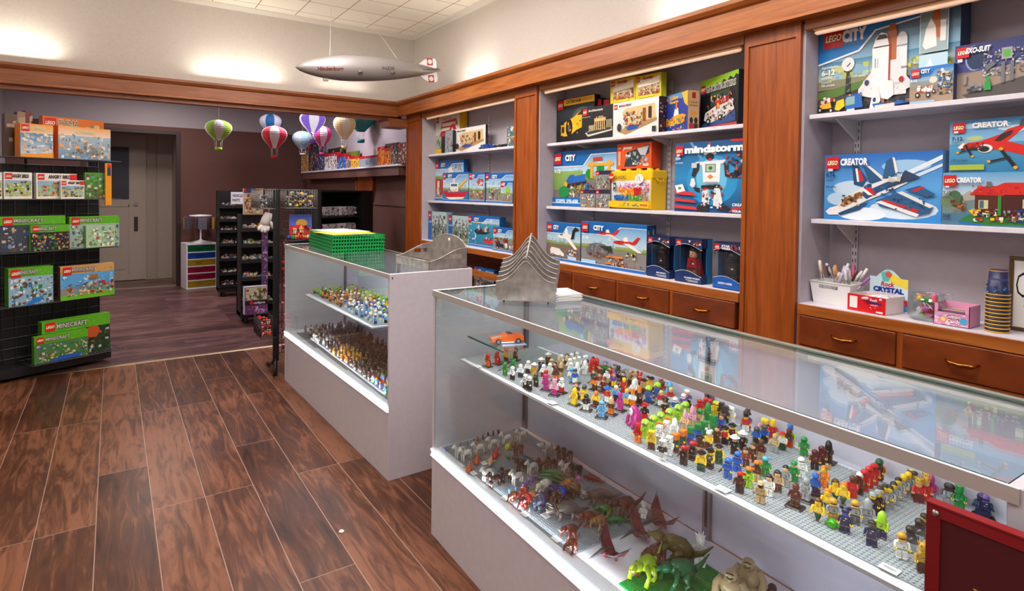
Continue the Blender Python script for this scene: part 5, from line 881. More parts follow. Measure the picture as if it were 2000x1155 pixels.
def fig(p, z, spec, place, rot=None, parts=True, scale=FSC, grp=None):
    hat, head, torso, legs = spec[:4]; fl = spec[4] if len(spec) > 4 else ''
    R = random.Random(int(p.x * 1e5) ^ int(p.y * 1e5)); rz = -PI / 2 + (rot if rot is not None else R.uniform(.05, .60))
    base = 'B' in fl
    ht, hc = hat[0], hat[1]
    hand = 'y' if head in 'yrwkgblo' and head != 'w' else head
    el = []
    if base: el.append(('stand', ('stand', base), lambda: MB().rbox(-.0155, .0155, -.0115, .0115, 0, .0030, 'k', .0005).box(-.012, .012, -.0118, -.0115, .0008, .0022, 's')))
    dz = .0030 if base else 0
    if 'T' in fl: el.append(('tail', ('tail', legs), lambda: FIG_TAIL(legs)))
    elif 'R' in fl: el.append(('robe', ('robe', legs), lambda: FIG_ROBE(legs)))
    else: el.append(('legs', ('legs', legs), lambda: FIG_LEGS(legs)))
    el.append(('torso', ('torso', torso), lambda: FIG_TORSO(torso)))
    armc = head if 'N' in fl else torso
    for s in (-1, 1): el.append(('arm', ('arm', s, armc, hand), lambda s=s: FIG_ARM(s, armc, hand)))
    if ht != 'q' and ht != 'a': el.append(('head', ('head', head), lambda: FIG_HEAD(head)))
    if ht != '-': el.append(('headgear' if ht not in 'HL' else 'hair', ('headgear' if ht not in 'HL' else 'hair', ht, hc), lambda: FIG_HAT(ht, hc)))
    i = fl.find('C')
    if i >= 0:
        cc = fl[i + 1]; el.append(('cape', ('cape', cc), lambda: MB().add([(-.0062, .0040, .0275), (.0062, .0040, .0275), (.0115, .0075, .002), (.004, .0095, .0015), (-.004, .0075, .0015), (-.0115, .0095, .002)], [(0, 1, 2, 3, 4, 5), (5, 4, 3, 2, 1, 0)], cc)))
    if 'G' in fl: el.append(('blaster', ('blaster', 1), lambda: MB().tube([(-.0098, -.004, .0185), (-.0098, -.022, .0165)], .0013, 'k', 6).box(-.0112, -.0084, -.014, -.006, .0158, .0198, 'd')))
    if 'S' in fl: el.append(('spear', ('spear', 1), lambda: MB().tube([(.0098, -.0095, .001), (.0098, -.0095, .046)], .0010, 'n', 6).tube([(.0098, -.0095, .046), (.0098, -.0095, .054)], [.0022, .0002], 's', 6)))
    if 'K' in fl: el.append(('trident', ('trident', 1), lambda: MB().tube([(.0098, -.0095, .001), (.0098, -.0095, .040)], .0010, 'z', 6).tube([(.0060, -.0095, .050), (.0060, -.0095, .041), (.0136, -.0095, .041), (.0136, -.0095, .050)], .0009, 'z', 6).tube([(.0098, -.0095, .040), (.0098, -.0095, .052)], .0009, 'z', 6)))
    o = thing('toy_figure', '', 'toy figure', (p.x, p.y, z + .0003), rz, grp); o.scale = (scale,) * 3
    for nm, key, fn in el:
        c = link(nm, cached(key, fn), o); c.location.z = 0 if nm == 'stand' else dz
    FIGS.append((o, spec, place, (p - Vector(EYE)).dot(AX_R) / (p - Vector(EYE)).dot(AX_F)))
    return o
ORD = ['leftmost', 'second from the left', 'third from the left', 'fourth from the left', 'fifth from the left', 'sixth from the left', 'seventh from the left', 'eighth from the left', 'ninth from the left', 'tenth from the left', 'eleventh from the left', 'twelfth from the left', 'thirteenth from the left', 'fourteenth from the left', 'fifteenth from the left', 'sixteenth from the left']
ORD2 = ORD + ['%s from the left' % q for q in 'seventeenth eighteenth nineteenth twentieth'.split()] + ['number %d from the left' % q for q in range(21, 60)]
def name_figs():
    d = {}
    for o, sp, place, px in FIGS:
        nm = lambda c: NAMES[c][1] if c in NAMES else 'mixed'
        hat = '' if sp[0][0] == '-' else '%s %s, ' % (nm(sp[0][1]), HATN[sp[0][0]])
        lg = {'T': '%s fish tail', 'R': '%s robe'}.get(next((q for q in (sp[4] if len(sp) > 4 else '') if q in 'TR'), ''), '%s legs') % nm(sp[3])
        t = '%s%s body, %s' % (hat, nm(sp[2]), lg)
        d.setdefault((t, place), []).append((px, o))
    for (t, place), L in d.items():
        L.sort(key=lambda q: q[0])
        for i, (px, o) in enumerate(L):
            pos = '' if len(L) == 1 else ORD2[i].replace('from the left', 'from left') + ', '
            full = 'toy figure, %s, %s%s' % (t, pos, place)
            o['label'] = full if len(full.split()) <= 16 else full.replace('toy figure', 'figure').replace('upper shelf of the ', '')
ZO = dict(A=(840, 600, 4.442), B=(1040, 680, 5.775), C=(1220, 720, 5.775), D=(1380, 760, 4.8125), E=(1540, 840, 4.8125), F=(1700, 880, 4.8125))
FR = {
'A': '''500 518 hr r r o BSCr;582 498 hr r r r BCr;660 480 eG y y k B;740 462 Ln f n k BN;650 595 eg g g g G;722 568 eg g g g G;714 630 hw w w k;785 610 hw w w k;850 575 hw w w k;825 702 hw w w k;862 722 hw w d k;918 690 hd t G k;
 905 600 bw f z z RCz;965 560 bw f B B CBR;1025 505 bw f n k;985 610 hw w w k;1040 598 hw w w w;1005 725 fm m m m B;1078 768 fp p p m B;1140 745 hw w w r B''',
'B': '''150 400 hr r r R;215 262 ht t t n;300 240 ut t t t;320 318 ut n n t;385 232 ut t n t;265 372 un n n o B;250 300 Hn f n n;325 212 hw w w w;385 202 hk k k k;440 196 hw w w w;495 176 hk k k k;555 168 hw w w w;600 158 hw w w w;420 258 hw w w s;470 246 hw w w w;
 525 234 hw w w s;585 222 hw w w w;635 214 hw w k w;690 202 hw w k k;435 308 hw w w w;505 316 uw w w w;590 296 uw w w w;668 272 ur r r r RCr;735 262 ur r r r RCr;795 240 Hr f r R RCr;860 212 uk k k k Ck;480 400 cB f b w B;440 372 hc w w c;
 472 640 uy k y y BR;495 560 Hn f n R B;583 590 hd s y y BR;605 706 hk w k w B;715 668 Ho o y R B;780 788 hc c c c BG;885 752 ut n n o B;990 708 fm m m m B;845 618 bb f r w B;690 402 Hn f G d B;700 480 hn o o n B;760 352 Hn f R r B;800 505 eh f R R B;
 840 402 Hn w w t B;870 368 Hn f r r B;965 332 Hn f r k B;920 440 Hv f v y B;940 600 Hw f c B B;1030 505 Hy y r r B;1062 640 Hy f c y B;1068 248 Hb f g G B;1110 308 Hd s s c B;1000 350 Hk n d k B;1130 405 ct f t n B;1142 540 uw w w R B;1020 430 Hn f k n B;760 440 Hk f h w B''',
'C': '''65 130 Hs s s d B;100 195 Hn t d k B;180 190 ft t t n BS;285 190 er f r R B;120 300 uw w w R B;215 292 pk f t n B;305 268 pk f y k B;400 218 Hk f y w BN;475 290 fh n w r B;570 278 Hn n r w B;270 385 al l b b B;372 345 al l b b B;165 400 fo f n k B;
 90 430 fo f w o B;225 588 pr k k r B;410 430 Hy f r w B;455 540 ek f k r B;518 392 Hy f r w B;567 512 hw o b w B;662 468 hw o v w B;628 318 sc c c c B;697 292 ec c c c B;752 412 Hw f v k B;856 370 Hw f v k B;845 522 hr y r r;920 500 hr y r r;985 512 hr y r r;1085 540 hy y y y;
 1152 500 hl y y y;150 828 fr r r o;232 782 al l l l;325 732 al l l l;405 692 al l l l;505 650 al l l l;603 602 al l l l;683 566 al l l l;302 908 qy y y n;428 1020 qw w d w;502 975 qw w w w;390 845 qw w w s;470 790 qw w w w;572 940 qo o G n;655 898 qo o G n;742 862 qg g b v;822 822 qg g b v;
 897 792 qg g g g;1003 722 qg g g g;560 770 uw w w w;680 690 sp p f t;760 640 sp p p t;848 640 hg g t t;938 580 ug g g g;1090 700 Hn f b v;1135 610 qk k k k;1120 560 qk k k k;665 1082 nr n k k N;760 1032 nr n k k N;850 960 pk n n t;948 905 ew f y n;1040 842 Hk f n n;1130 852 pk y r k N;862 1150 pk y y G;962 1125 pk y d k N;1062 1072 pk y G G N''',
'D': '''290 300 hw y w w;352 262 hw y w w;240 492 pk y R k N;368 392 tk y r w G;446 352 tk y b r;500 332 pk y r w;610 400 Hy y p p;655 452 fy y r r;715 382 Hy y B b;832 508 tb y l l R;470 520 hd y b k;543 500 hd y b k;770 540 HR n n r;712 570 cr y w G;640 592 Ht t t s;915 624 hg g g g;
 262 612 bw f k k;338 568 bw f k k;365 728 Ln f h n;435 682 Ln f n n;512 652 Hn n R t;200 838 hb b b b G;290 772 hb b b b G;312 972 nr n n k;392 922 no g l l;470 860 no n n t;550 820 nc g g g;507 1068 ct n t t;585 1002 Lk f w w;665 962 Lk f t n;740 912 Hk f s s;820 868 cg f g g;888 828 hw w w w;1015 752 hR r R k;1080 716 hR r R k;1142 690 uk n k k B;832 1112 HR n R n B;932 1052 Hs s s s B''',
'E': '''250 620 cb b b B BS;330 530 Ho y o o K;275 858 Ln y y G TN;362 762 Ho y y G TN;438 665 Ln y y G TN;515 700 Ho y y G TN;600 632 Hn n r r;660 600 Hw n n k;710 568 hr r r r;755 536 hr r r r;802 506 hr r r r;845 470 hG y n n;890 440 hG y o n;937 412 hG y o G;415 858 hz y s z;530 962 eB b B B;625 878 hz y s d;742 880 us s s s;
 790 792 cs y k k;838 770 cs y k k;862 740 Hk y s k;905 720 Hk y s s;945 726 Hk y s s;985 692 Hk y s s;1030 650 Hk y s s;1078 615 Hy y s s;1122 592 Hy y s s;782 1085 Hk d B B;872 1012 ul y l B''',
'F': '''398 365 Hy y s s;448 330 ck y s s;500 335 ck y s k Ck;645 402 sm m m s;742 502 hk s d s;795 490 hk s s s;898 508 fg g g g;452 480 fz f r R CR;520 470 fz f r r CR;572 400 fz f w w Cw;1052 620 hB B B B CB;1100 600 hB B B B CB;1142 590 hv B B B CB;455 872 hk d d s;372 948 hk d d s;292 1012 hz y w w;502 820 ck y n n;488 1140 fz y z n'''}
PLB = 'upper shelf of the near case'
for k, st in FR.items():
    ox, oy, sc_ = ZO[k]
    for it in st.replace('\n', '').split(';'):
        q = it.split(); px, py = ox + float(q[0]) / sc_, oy + float(q[1]) / sc_
        p = hit(px, py, 2, Z_F); p.x = min(max(p.x, 1.150), 1.505); p.y = min(max(p.y, .30), 2.04)
        fig(p, Z_F, q[1 + 1:], PLB, grp='toy figures in the near case')
# a few odd toys among them
def blob(name, label, cat, pts, mats='plastic', loc=(0, 0, 0), rz=0, group=None, parts=()):
    """pts: list of tube chains (points, radii, colour)"""
    t = thing(name, label, cat, loc, rz, group); m = MB()
    for ch in pts: m.tube(ch[0], ch[1], ch[2], ch[3] if len(ch) > 3 else 10)
    m.build('body', mats, t)
    for nm, mm in parts: mm.build(nm, mats, t)
    return t
p = hit(1238, 834, 2, Z_F)
ape = blob('toy_creature', 'large magenta long limbed toy creature with a white face at the shelf front edge', 'toy animal', [([(0, .004, 0), (0, .008, .02), (0, .006, .04), (0, -.002, .054), (0, -.008, .058)], [.014, .017, .014, .010, .004], 'm', 12),
  ([(.010, 0, .040), (.020, -.008, .025), (.018, -.012, .004)], [.006, .005, .006], 'm'), ([(-.010, 0, .040), (-.020, -.008, .025), (-.018, -.012, .004)], [.006, .005, .006], 'm'), ([(.008, -.002, .008), (.010, -.014, .004)], [.006, .005], 'm'), ([(-.008, -.002, .008), (-.010, -.014, .004)], [.006, .005], 'm')], loc=(p.x, p.y, Z_F + .0003), rz=-PI / 2 - .3,
  parts=[('face', MB().ball((0, -.010, .044), (.008, .005, .012), 'w', 12).ball((-.003, -.0146, .048), .0016, 'k', 6).ball((.003, -.0146, .048), .0016, 'k', 6))])
for (px, py, lab) in ((1289, 842, 'left one of two orange lollipop shaped trophies among the figures'), (1306, 832, 'right one of two orange lollipop shaped trophies among the figures')):
    p = hit(px, py + 18, 2, Z_F); blob('toy_trophy', lab, 'toy', [([(0, 0, 0), (0, 0, .03)], [.0015, .0015], 'o', 6)], loc=(p.x, p.y, Z_F + .0003), rz=-1.2, group='orange trophies', parts=[('ring', MB().tube([(.010 * math.sin(a), 0, .040 + .010 * math.cos(a) * (1.2 if math.cos(a) < 0 else .8)) for a in [2 * PI * k / 16 for k in range(17)]], .0028, 'o', 6))])
p = hit(1625, 1031, 2, Z_F)
blob('toy_creature', 'small bright green clear toy frog by the front edge of the plates', 'toy animal', [([(0, .006, .004), (0, 0, .008), (0, -.008, .008)], [.008, .010, .006], '3ac82a'), ([(.006, .004, .006), (.014, .002, .003)], [.004, .003], '3ac82a'), ([(-.006, .004, .006), (-.014, .002, .003)], [.004, .003], '3ac82a')], 'clearplastic', (p.x, p.y, Z_F + .0003), -1.4)
# orange built sports car on the small glass shelf
p = hit(989, 669, 2, .8685)
car = thing('toy_car', 'orange built toy sports car with black and white stripes on the glass shelf', 'toy car', (p.x, p.y, .8685), math.radians(-20))
m = MB(); prof = [(-.062, .008), (-.062, .018), (-.045, .024), (-.018, .027), (.0, .036), (.022, .036), (.040, .030), (.062, .030), (.064, .010)]
m.prism(prof, lambda a, b: (a, -.026, b), lambda a, b: (a, .026, b), 'e8611a'); m.rbox(-.060, .060, -.028, .028, .008, .016, 'e8611a', .003)
m.build('body', 'plastic', car)
MB().prism([(-.012, .028), (.002, .0375), (.018, .0375), (.030, .031)], lambda a, b: (a, -.020, b), lambda a, b: (a, .020, b), '26262a').build('windscreen', 'plastic', car)
m = MB()
for y, c in ((-.010, 'w'), (-.005, 'k'), (.001, 'w'), (.006, 'k')): m.add([(-.0625, y, .0185), (-.045, y, .0245), (-.018, y, .0275), (-.018, y + .0045, .0275), (-.045, y + .0045, .0245), (-.0625, y + .0045, .0185)], [(0, 1, 4, 5), (1, 2, 3, 4)], c)
m.rbox(-.028, .026, -.0295, .0295, .004, .009, 'w', .001); m.build('stripe', 'plastic', car)
for x in (-.038, .040):
    for y in (-.031, .022): w = MB().tube([(x, y, .0105), (x, y + .009, .0105)], .0105, '1c1c1e', 18); w.build('wheel', 'plastic', car); MB().tube([(x, y - .0005, .0105), (x, y + .0095, .0105)], .0062, 'a8b0b4', 14).build('rim', 'metal', car)
tag(MB().rbox(-.045, .050, -.06, .06, 0, .0003, 'b8c8e8').build('paper_sheet', 'card', None, (p.x + .02, p.y, .8681), math.radians(-20)), 'pale blue sheet under the orange toy car on the glass shelf', 'paper')

# ------------------------------------------------------------------ animals and monsters on the bottom level of the near case
def horse(c, mane):
    m = MB().tube([(0, .016, .024), (0, .008, .0255), (0, -.006, .0250), (0, -.016, .027)], [.0075, .0088, .0080, .0082], c, 10).tube([(0, -.014, .028), (0, -.021, .038), (0, -.024, .044)], [.0068, .0052, .0050], c, 10).tube([(0, -.021, .045), (0, -.030, .041), (0, -.034, .038)], [.0050, .0042, .0034], c, 8)
    for x in (-.0048, .0048):
        m.tube([(x, -.014, .022), (x, -.015, .010), (x, -.014, 0)], [.0036, .0028, .0034], c, 7).tube([(x, .016, .022), (x, .019, .011), (x, .017, 0)], [.0042, .0028, .0034], c, 7); m.tube([(x * .5, -.021, .047), (x * .6, -.021, .052)], [.0014, .0004], c, 5)
    return m
def hmane(c): return MB().tube([(0, -.021, .050), (0, -.014, .044), (0, -.010, .034)], [.0018, .0026, .0018], c, 7).tube([(0, .022, .028), (0, .028, .020), (0, .027, .010)], [.0020, .0030, .0012], c, 7)
def animal(kind, px, py, z, label, c1, c2, rot=0., s=1., grp=None, dz=0.):
    p = hit(px, py, 2, z); t = thing('toy_' + kind, label, 'toy animal', (p.x, p.y, z + .0003 + dz), -PI / 2 + rot, grp); s *= (1.18 if kind != 'crouching_creature' else .92) if s < 1.3 else 1.0; t.scale = (s,) * 3
    def part(nm, key, fn): return link(nm, cached((nm,) + key, fn), t)
    if kind == 'horse': part('body', ('ho', c1), lambda: horse(c1, c2)); part('mane', ('ho', c2), lambda: hmane(c2))
    elif kind == 'shark':
        part('body', ('sh', c1), lambda: MB().tube([(0, -.034, .007), (0, -.020, .008), (0, .0, .008), (0, .020, .006), (0, .036, .006)], [.003, .008, .0085, .0055, .002], c1, 10))
        part('fin', ('sh', c1), lambda: MB().prism([(-.006, .014), (.006, .014), (.008, .024)], lambda a, b: (-.001, a, b), lambda a, b: (.001, a, b), c1).prism([(.030, .006), (.040, .020), (.038, .0005)], lambda a, b: (-.001, a, b), lambda a, b: (.001, a, b), c1).prism([(.005, -.008), (.020, .006), (.006, .004)], lambda a, b: (a, b, .004), lambda a, b: (a, b, .006), c1).prism([(-.005, -.008), (-.006, .004), (-.020, .006)], lambda a, b: (a, b, .004), lambda a, b: (a, b, .006), c1))
    elif kind == 'bird': part('body', ('bd', c1), lambda: MB().tube([(0, .002, 0), (0, .001, .008), (0, 0, .016), (0, -.001, .020)], [.0035, .0045, .0035, .001], c1, 8)); part('beak', ('bd', c2), lambda: MB().tube([(0, -.003, .016), (0, -.007, .015)], [.0012, .0002], c2, 5))
    elif kind == 'reptile':
        part('body', ('re', c1), lambda: MB().tube([(0, -.040, .006), (0, -.026, .007), (0, -.010, .009), (0, .012, .009), (0, .030, .005), (0, .050, .003)], [.004, .006, .0095, .009, .005, .001], c1, 10))
        part('legs', ('re', c1), lambda: (lambda m: [m.tube([(s_ * .006, y, .007), (s_ * .016, y - .003, .006), (s_ * .017, y - .006, .001)], [.003, .0025, .003], c1, 6) for s_ in (-1, 1) for y in (-.008, .014)] and m)(MB()))
        part('crest', ('re', c2), lambda: (lambda m: [m.tube([(0, -.02 + k * .007, .014), (0, -.018 + k * .007, .019)], [.002, .0003], c2, 5) for k in range(8)] and m)(MB()))
    elif kind == 'dinosaur':   # four legged, frilled, horned
        part('body', ('di', c1), lambda: MB().tube([(0, -.030, .022), (0, -.018, .026), (0, .004, .030), (0, .026, .026), (0, .046, .020), (0, .070, .026)], [.008, .013, .018, .015, .007, .002], c1, 12))
        part('head', ('di', c1), lambda: MB().tube([(0, -.026, .028), (0, -.040, .022), (0, -.054, .014)], [.012, .009, .003], c1, 10).lathe([(0, 0), (.017, .001), (.015, .003), (0, .004)], c1, 12).xf(Matrix.Translation((0, -.026, .032)) @ Matrix.Rotation(-1.0, 4, 'X'), 30))
        part('horns', ('di', c2), lambda: MB().tube([(.006, -.034, .032), (.008, -.050, .040)], [.002, .0003], c2, 6).tube([(-.006, -.034, .032), (-.008, -.050, .040)], [.002, .0003], c2, 6).tube([(0, -.048, .022), (0, -.054, .028)], [.0016, .0003], c2, 6))
        for s_ in (-1, 1):
            for y in (-.012, .022): part('leg', ('di', s_, y, c1), lambda s_=s_, y=y: MB().tube([(s_ * .011, y, .022), (s_ * .013, y - .001, .010), (s_ * .013, y - .003, 0)], [.007, .005, .0058], c1, 8))
    elif kind == 'elephant':
        part('body', ('el', c1), lambda: MB().tube([(0, -.016, .026), (0, .002, .028), (0, .022, .024)], [.011, .014, .011], c1, 12)); part('head', ('el', c1), lambda: MB().ball((0, -.026, .032), .010, c1, 12).tube([(0, -.034, .030), (0, -.040, .018), (0, -.044, .010)], [.004, .003, .002], c1, 7))
        part('cloth', ('el', c2), lambda: MB().tube([(0, -.006, .0285), (0, .012, .0285)], [.0148, .0142], c2, 12))
        for s_ in (-1, 1):
            for y in (-.012, .018): part('leg', ('el', s_, y, c1), lambda s_=s_, y=y: MB().tube([(s_ * .008, y, .02), (s_ * .008, y, 0)], [.0055, .005], c1, 8))
    elif kind == 'crouching_creature':
        part('body', ('cr', c1), lambda: MB().tube([(0, .022, .018), (0, .008, .026), (0, -.010, .030), (0, -.022, .032)], [.010, .015, .013, .008], c1, 12).tube([(0, .022, .018), (0, .040, .026), (0, .056, .042)], [.006, .004, .001], c1, 8)); part('head', ('cr', c1), lambda: MB().ball((0, -.030, .034), (.010, .011, .009), c1, 12).tube([(0, -.034, .036), (0, -.048, .032)], [.006, .003], c1, 8)); part('claws', ('cr', c2), lambda: MB().tube([(.006, -.044, .030), (.008, -.052, .036)], [.0016, .0003], c2, 5).tube([(-.006, -.044, .030), (-.008, -.052, .036)], [.0016, .0003], c2, 5))
        for s_ in (-1, 1):
            part('leg', ('cr', s_, c1), lambda s_=s_: MB().tube([(s_ * .010, .010, .024), (s_ * .018, -.002, .016), (s_ * .016, .008, .004), (s_ * .016, -.004, .001)], [.007, .006, .004, .004], c1, 8)); part('arm', ('cr', s_, c1), lambda s_=s_: MB().tube([(s_ * .010, -.014, .030), (s_ * .020, -.022, .018), (s_ * .018, -.030, .002)], [.006, .004, .0045], c1, 8))
    elif kind == 'winged_reptile':
        part('body', ('wr', c1), lambda: MB().tube([(0, .026, .010), (0, .010, .014), (0, -.010, .018), (0, -.020, .024)], [.004, .009, .009, .005], c1, 10)); part('head', ('wr', c2), lambda: MB().tube([(0, .006, .032), (0, -.022, .028), (0, -.060, .010)], [.001, .0055, .0008], c2, 8))
        for s_ in (-1, 1): part('wing', ('wr', s_, c1), lambda s_=s_: MB().add([(s_ * .006, -.012, .020), (s_ * .040, -.006, .034), (s_ * .062, .022, .060), (s_ * .036, .022, .030), (s_ * .010, .022, .014), (s_ * .006, -.012, .017), (s_ * .040, -.006, .031), (s_ * .062, .022, .058), (s_ * .036, .022, .027), (s_ * .010, .022, .011)], [(0, 1, 2, 3, 4), (9, 8, 7, 6, 5)], c1).tube([(s_ * .006, -.012, .020), (s_ * .040, -.006, .034), (s_ * .068, .024, .066)], [.004, .0035, .0005], c2, 7))
        part('legs', ('wr', c1), lambda: MB().tube([(.006, .014, .010), (.008, .014, .0005)], .0025, c1, 6).tube([(-.006, .014, .010), (-.008, .014, .0005)], .0025, c1, 6))
    return t
GH = 'toy horses in the near case'
for i, (px, py, c1, c2, rt) in enumerate(((898, 893, 'e6e2dc', 'b8a890', .2), (910, 899, 'e6e2dc', 'b8a890', .2), (935, 888, 'e6e2dc', 'b8a890', .1), (963, 878, 'e6e2dc', 'd8d4cc', .1), (990, 868, 'e6e2dc', 'b8a890', .0), (1019, 862, 'e6e2dc', '9a948c', .1))):
    animal('horse', px, py, Z_L, 'white toy horse in the back left row, %s' % ORD[i], c1, c2, rt, 1.0, GH)
for i, (px, py, c1, c2, rt, t) in enumerate(((1012, 889, '5a2c22', '3a1c16', .3, 'reddish brown toy horse behind the round yellow fish'), (966, 950, '43231c', '2a1612', .1, 'dark brown toy horse nearest the front edge'), (988, 940, '2c1c1a', '1a1210', .2, 'black toy horse right of the dark brown one'),
    (952, 938, 'd8d2ca', 'a8a098', .2, 'white toy horse behind the dark brown one by the front edge'), (1010, 945, 'e0dcd4', 'b8b0a4', .1, 'white toy horse between two black ones, nearest the purple flowers'), (1040, 925, 'd8d8d0', '8a9a9a', .1, 'pale grey toy horse left of the dark horse group'), (1018, 920, '241a1a', '141010', .3, 'black toy horse in front of the grey crocodile'),
    (1060, 920, '2e1e1c', '1a1210', .2, 'dark brown toy horse in the middle of the dark group'), (1078, 918, '2a1a18', '1a1210', .2, 'dark brown toy horse at the right of the dark group'), (1096, 895, '2a2322', '1a1616', .3, 'black toy horse farthest back by the rear panel'), (1108, 902, '241f1f', '141212', .2, 'black toy horse farthest right in the rear row'),
    (1068, 888, 'cfcac4', '6a6460', .2, 'grey and white toy horse behind the black ones'), (1106, 926, 'dcd8d2', 'b8b2a8', .1, 'white toy horse beside the black horse at the right'), (1125, 930, '1e1a1c', '141214', .1, 'black toy horse at the right end of the group'))):
    animal('horse', px, py, Z_L, t, c1, c2, rt, 1.0, GH)
animal('shark', 916, 918, Z_L, 'orange toy shark nearest the front edge', 'd0662e', 'w', .9, 1, 'toy sharks'); animal('shark', 932, 903, Z_L, 'orange toy shark behind its orange twin', 'c85a28', 'w', .9, 1, 'toy sharks'); animal('shark', 958, 904, Z_L, 'tan toy shark between the orange and red ones', 'd8b088', 'w', .9, 1, 'toy sharks'); animal('shark', 968, 891, Z_L, 'bright red toy shark behind the tan one', 'd01a20', 'w', .9, 1.05, 'toy sharks')
for i, (px, py) in enumerate(((871, 881), (886, 878), (899, 874), (913, 869), (925, 865))): animal('bird', px, py, Z_L, 'blue and white toy bird on the left edge row, %s' % ORD[i], '3a86c8', 'w', .2, .8, 'small toy birds')
for i, (px, py, c, n_) in enumerate(((933, 863, 'c86a3a', 'orange brown'), (943, 859, 'c05a34', 'rust coloured'), (953, 855, '2a2224', 'black'), (963, 851, '2a2426', 'black'), (973, 849, '3a3436', 'dark grey'))): animal('bird', px, py, Z_L, '%s upright toy bird in the back left row, %s of five' % (n_, ORD[i]), c, 'o', .2, 1, 'small toy birds')
p = hit(991, 880, 2, Z_L)
blob('toy_fish', 'round yellow and lime toy fish in front of the white horses', 'toy animal', [([(0, .014, .012), (0, .004, .014), (0, -.010, .013)], [.004, .013, .008], 'd8d82a')], loc=(p.x, p.y, Z_L + .0003), rz=-1.2, parts=[('fin', MB().tube([(0, .012, .018), (0, .018, .028)], [.006, .001], 'l', 8))])
p = hit(992, 897, 2, Z_L)
blob('toy_tree', 'small green toy plant beside the round yellow fish', 'toy', [([(0, 0, 0), (0, 0, .012)], [.002, .002], 'G', 6), ([(0, 0, .008), (0, 0, .016), (0, 0, .024)], [.010, .007, .001], '1a9a4a', 9)], loc=(p.x, p.y, Z_L + .0003))
for i, (px, py, c1, c2, t) in enumerate(((1030, 908, '4a5660', '3a464e', 'grey toy crocodile among the horses, left one'), (1024, 902, '36424c', '2a343c', 'dark grey toy crocodile among the horses, behind its twin'), (1070, 942, '0f5a30', '0a3c20', 'dark green toy crocodile, nearest of three in a row'), (1076, 936, '13683a', '0a4a28', 'green toy crocodile, middle of three in a row'), (1082, 929, '157a40', '0f5a30', 'brighter green toy crocodile, farthest of three in a row'))):
    animal('reptile', px, py, Z_L, t, c1, c2, -.9, 1.05, 'toy crocodiles')
for i in range(5):
    p = hit(1024 + 7 * i, 952 - 4.5 * i, 2, Z_L); m = MB(); R = random.Random(i)
    for k in range(7): m.ball((R.uniform(-.008, .008), R.uniform(-.008, .008), R.uniform(.004, .013)), .0045, ['7a68c0', '9484d4', '5a4aa8'][k % 3], 8)
    tag(m.build('toy_flower', 'plastic', None, (p.x, p.y, Z_L + .0003)), 'lilac toy flower cluster in front of the crocodiles, %s' % ORD[i], 'toy', 'lilac toy flowers')
p = hit(1130, 938, 2, Z_L); blob('toy_creature', 'small pink toy creature beside the dark red crawling one', 'toy animal', [([(0, .012, .004), (0, 0, .008), (0, -.012, .006)], [.005, .008, .005], 'e070c0'), ([(.006, .0, .006), (.014, -.006, .001)], [.003, .003], 'e070c0'), ([(-.006, .0, .006), (-.014, -.006, .001)], [.003, .003], 'e070c0')], loc=(p.x, p.y, Z_L + .0003), rz=-.5)
animal('reptile', 1158, 938, Z_L, 'dark red crawling toy reptile by the rear panel', '8a2018', '6a1410', -1.2, .8)
for i, (px, py, c) in enumerate(((995, 966, '3aa8d8'), (1008, 962, '3aa8d8'), (1022, 958, '5abce0'))): animal('bird', px, py, Z_L, 'light blue toy bird beside the lilac flowers, %s' % ORD[i], c, 'w', .3, .9, 'small toy birds')
animal('elephant', 1002, 978, Z_L, 'small brown toy elephant nearest the front edge', '7a3a22', '9a4a2a', .3, .62, 'toy elephants'); animal('elephant', 1023, 970, Z_L, 'rust brown toy elephant behind the small brown one', '8a2e20', 'c03a28', .3, .7, 'toy elephants')
animal('elephant', 1028, 990, Z_L, 'dark red toy elephant with a red and white cloth', '7a201c', 'd02028', .2, .85, 'toy elephants'); animal('elephant', 1040, 984, Z_L, 'golden brown toy elephant behind the dark red one', 'b06a28', 'c87a30', .2, .8, 'toy elephants'); animal('elephant', 1056, 996, Z_L, 'dark blue and grey toy elephant with a white foot', '3a4458', '22305a', .2, 1.1, 'toy elephants')
animal('elephant', 1064, 965, Z_L, 'cream coloured toy elephant', 'd0c8b8', 'e0dace', .2, 1.0, 'toy elephants'); animal('elephant', 1080, 975, Z_L, 'purple toy elephant behind the blue saddled one', '33245a', '4a3a78', .2, 1.0, 'toy elephants'); animal('elephant', 1094, 982, Z_L, 'brown toy elephant with a bright blue cloth', '5a3a34', '1c4cc0', .2, 1.05, 'toy elephants'); animal('elephant', 1108, 962, Z_L, 'orange brown toy elephant at the right', '9a5a2a', 'c87830', .2, .9, 'toy elephants'); animal('elephant', 1120, 970, Z_L, 'speckled brown toy elephant farthest right', '6a4a2c', '8a6a3c', .2, .95, 'toy elephants')
animal('dinosaur', 1103, 1012, Z_L, 'grey brown horned toy dinosaur with white horns, nearer one', '5c544e', 'f0ece4', -.5, 1.0, 'horned toy dinosaurs'); animal('dinosaur', 1168, 985, Z_L, 'grey brown horned toy dinosaur with white horns, farther one', '5c544e', 'f0ece4', -.5, 1.0, 'horned toy dinosaurs')
animal('crouching_creature', 1115, 1048, Z_L, 'rust brown crouching toy beast with white claws, left one', '6a2a1e', 'f0ece4', .0, 1.0, 'brown toy beasts'); animal('crouching_creature', 1150, 1022, Z_L, 'rust brown crouching toy beast right behind its twin', '6e2e20', 'f0ece4', -.2, 1.0, 'brown toy beasts'); animal('crouching_creature', 1117, 1074, Z_L, 'reddish brown toy beast nearest the front edge of its plate', '70301e', '5a2418', .3, .85, 'brown toy beasts')
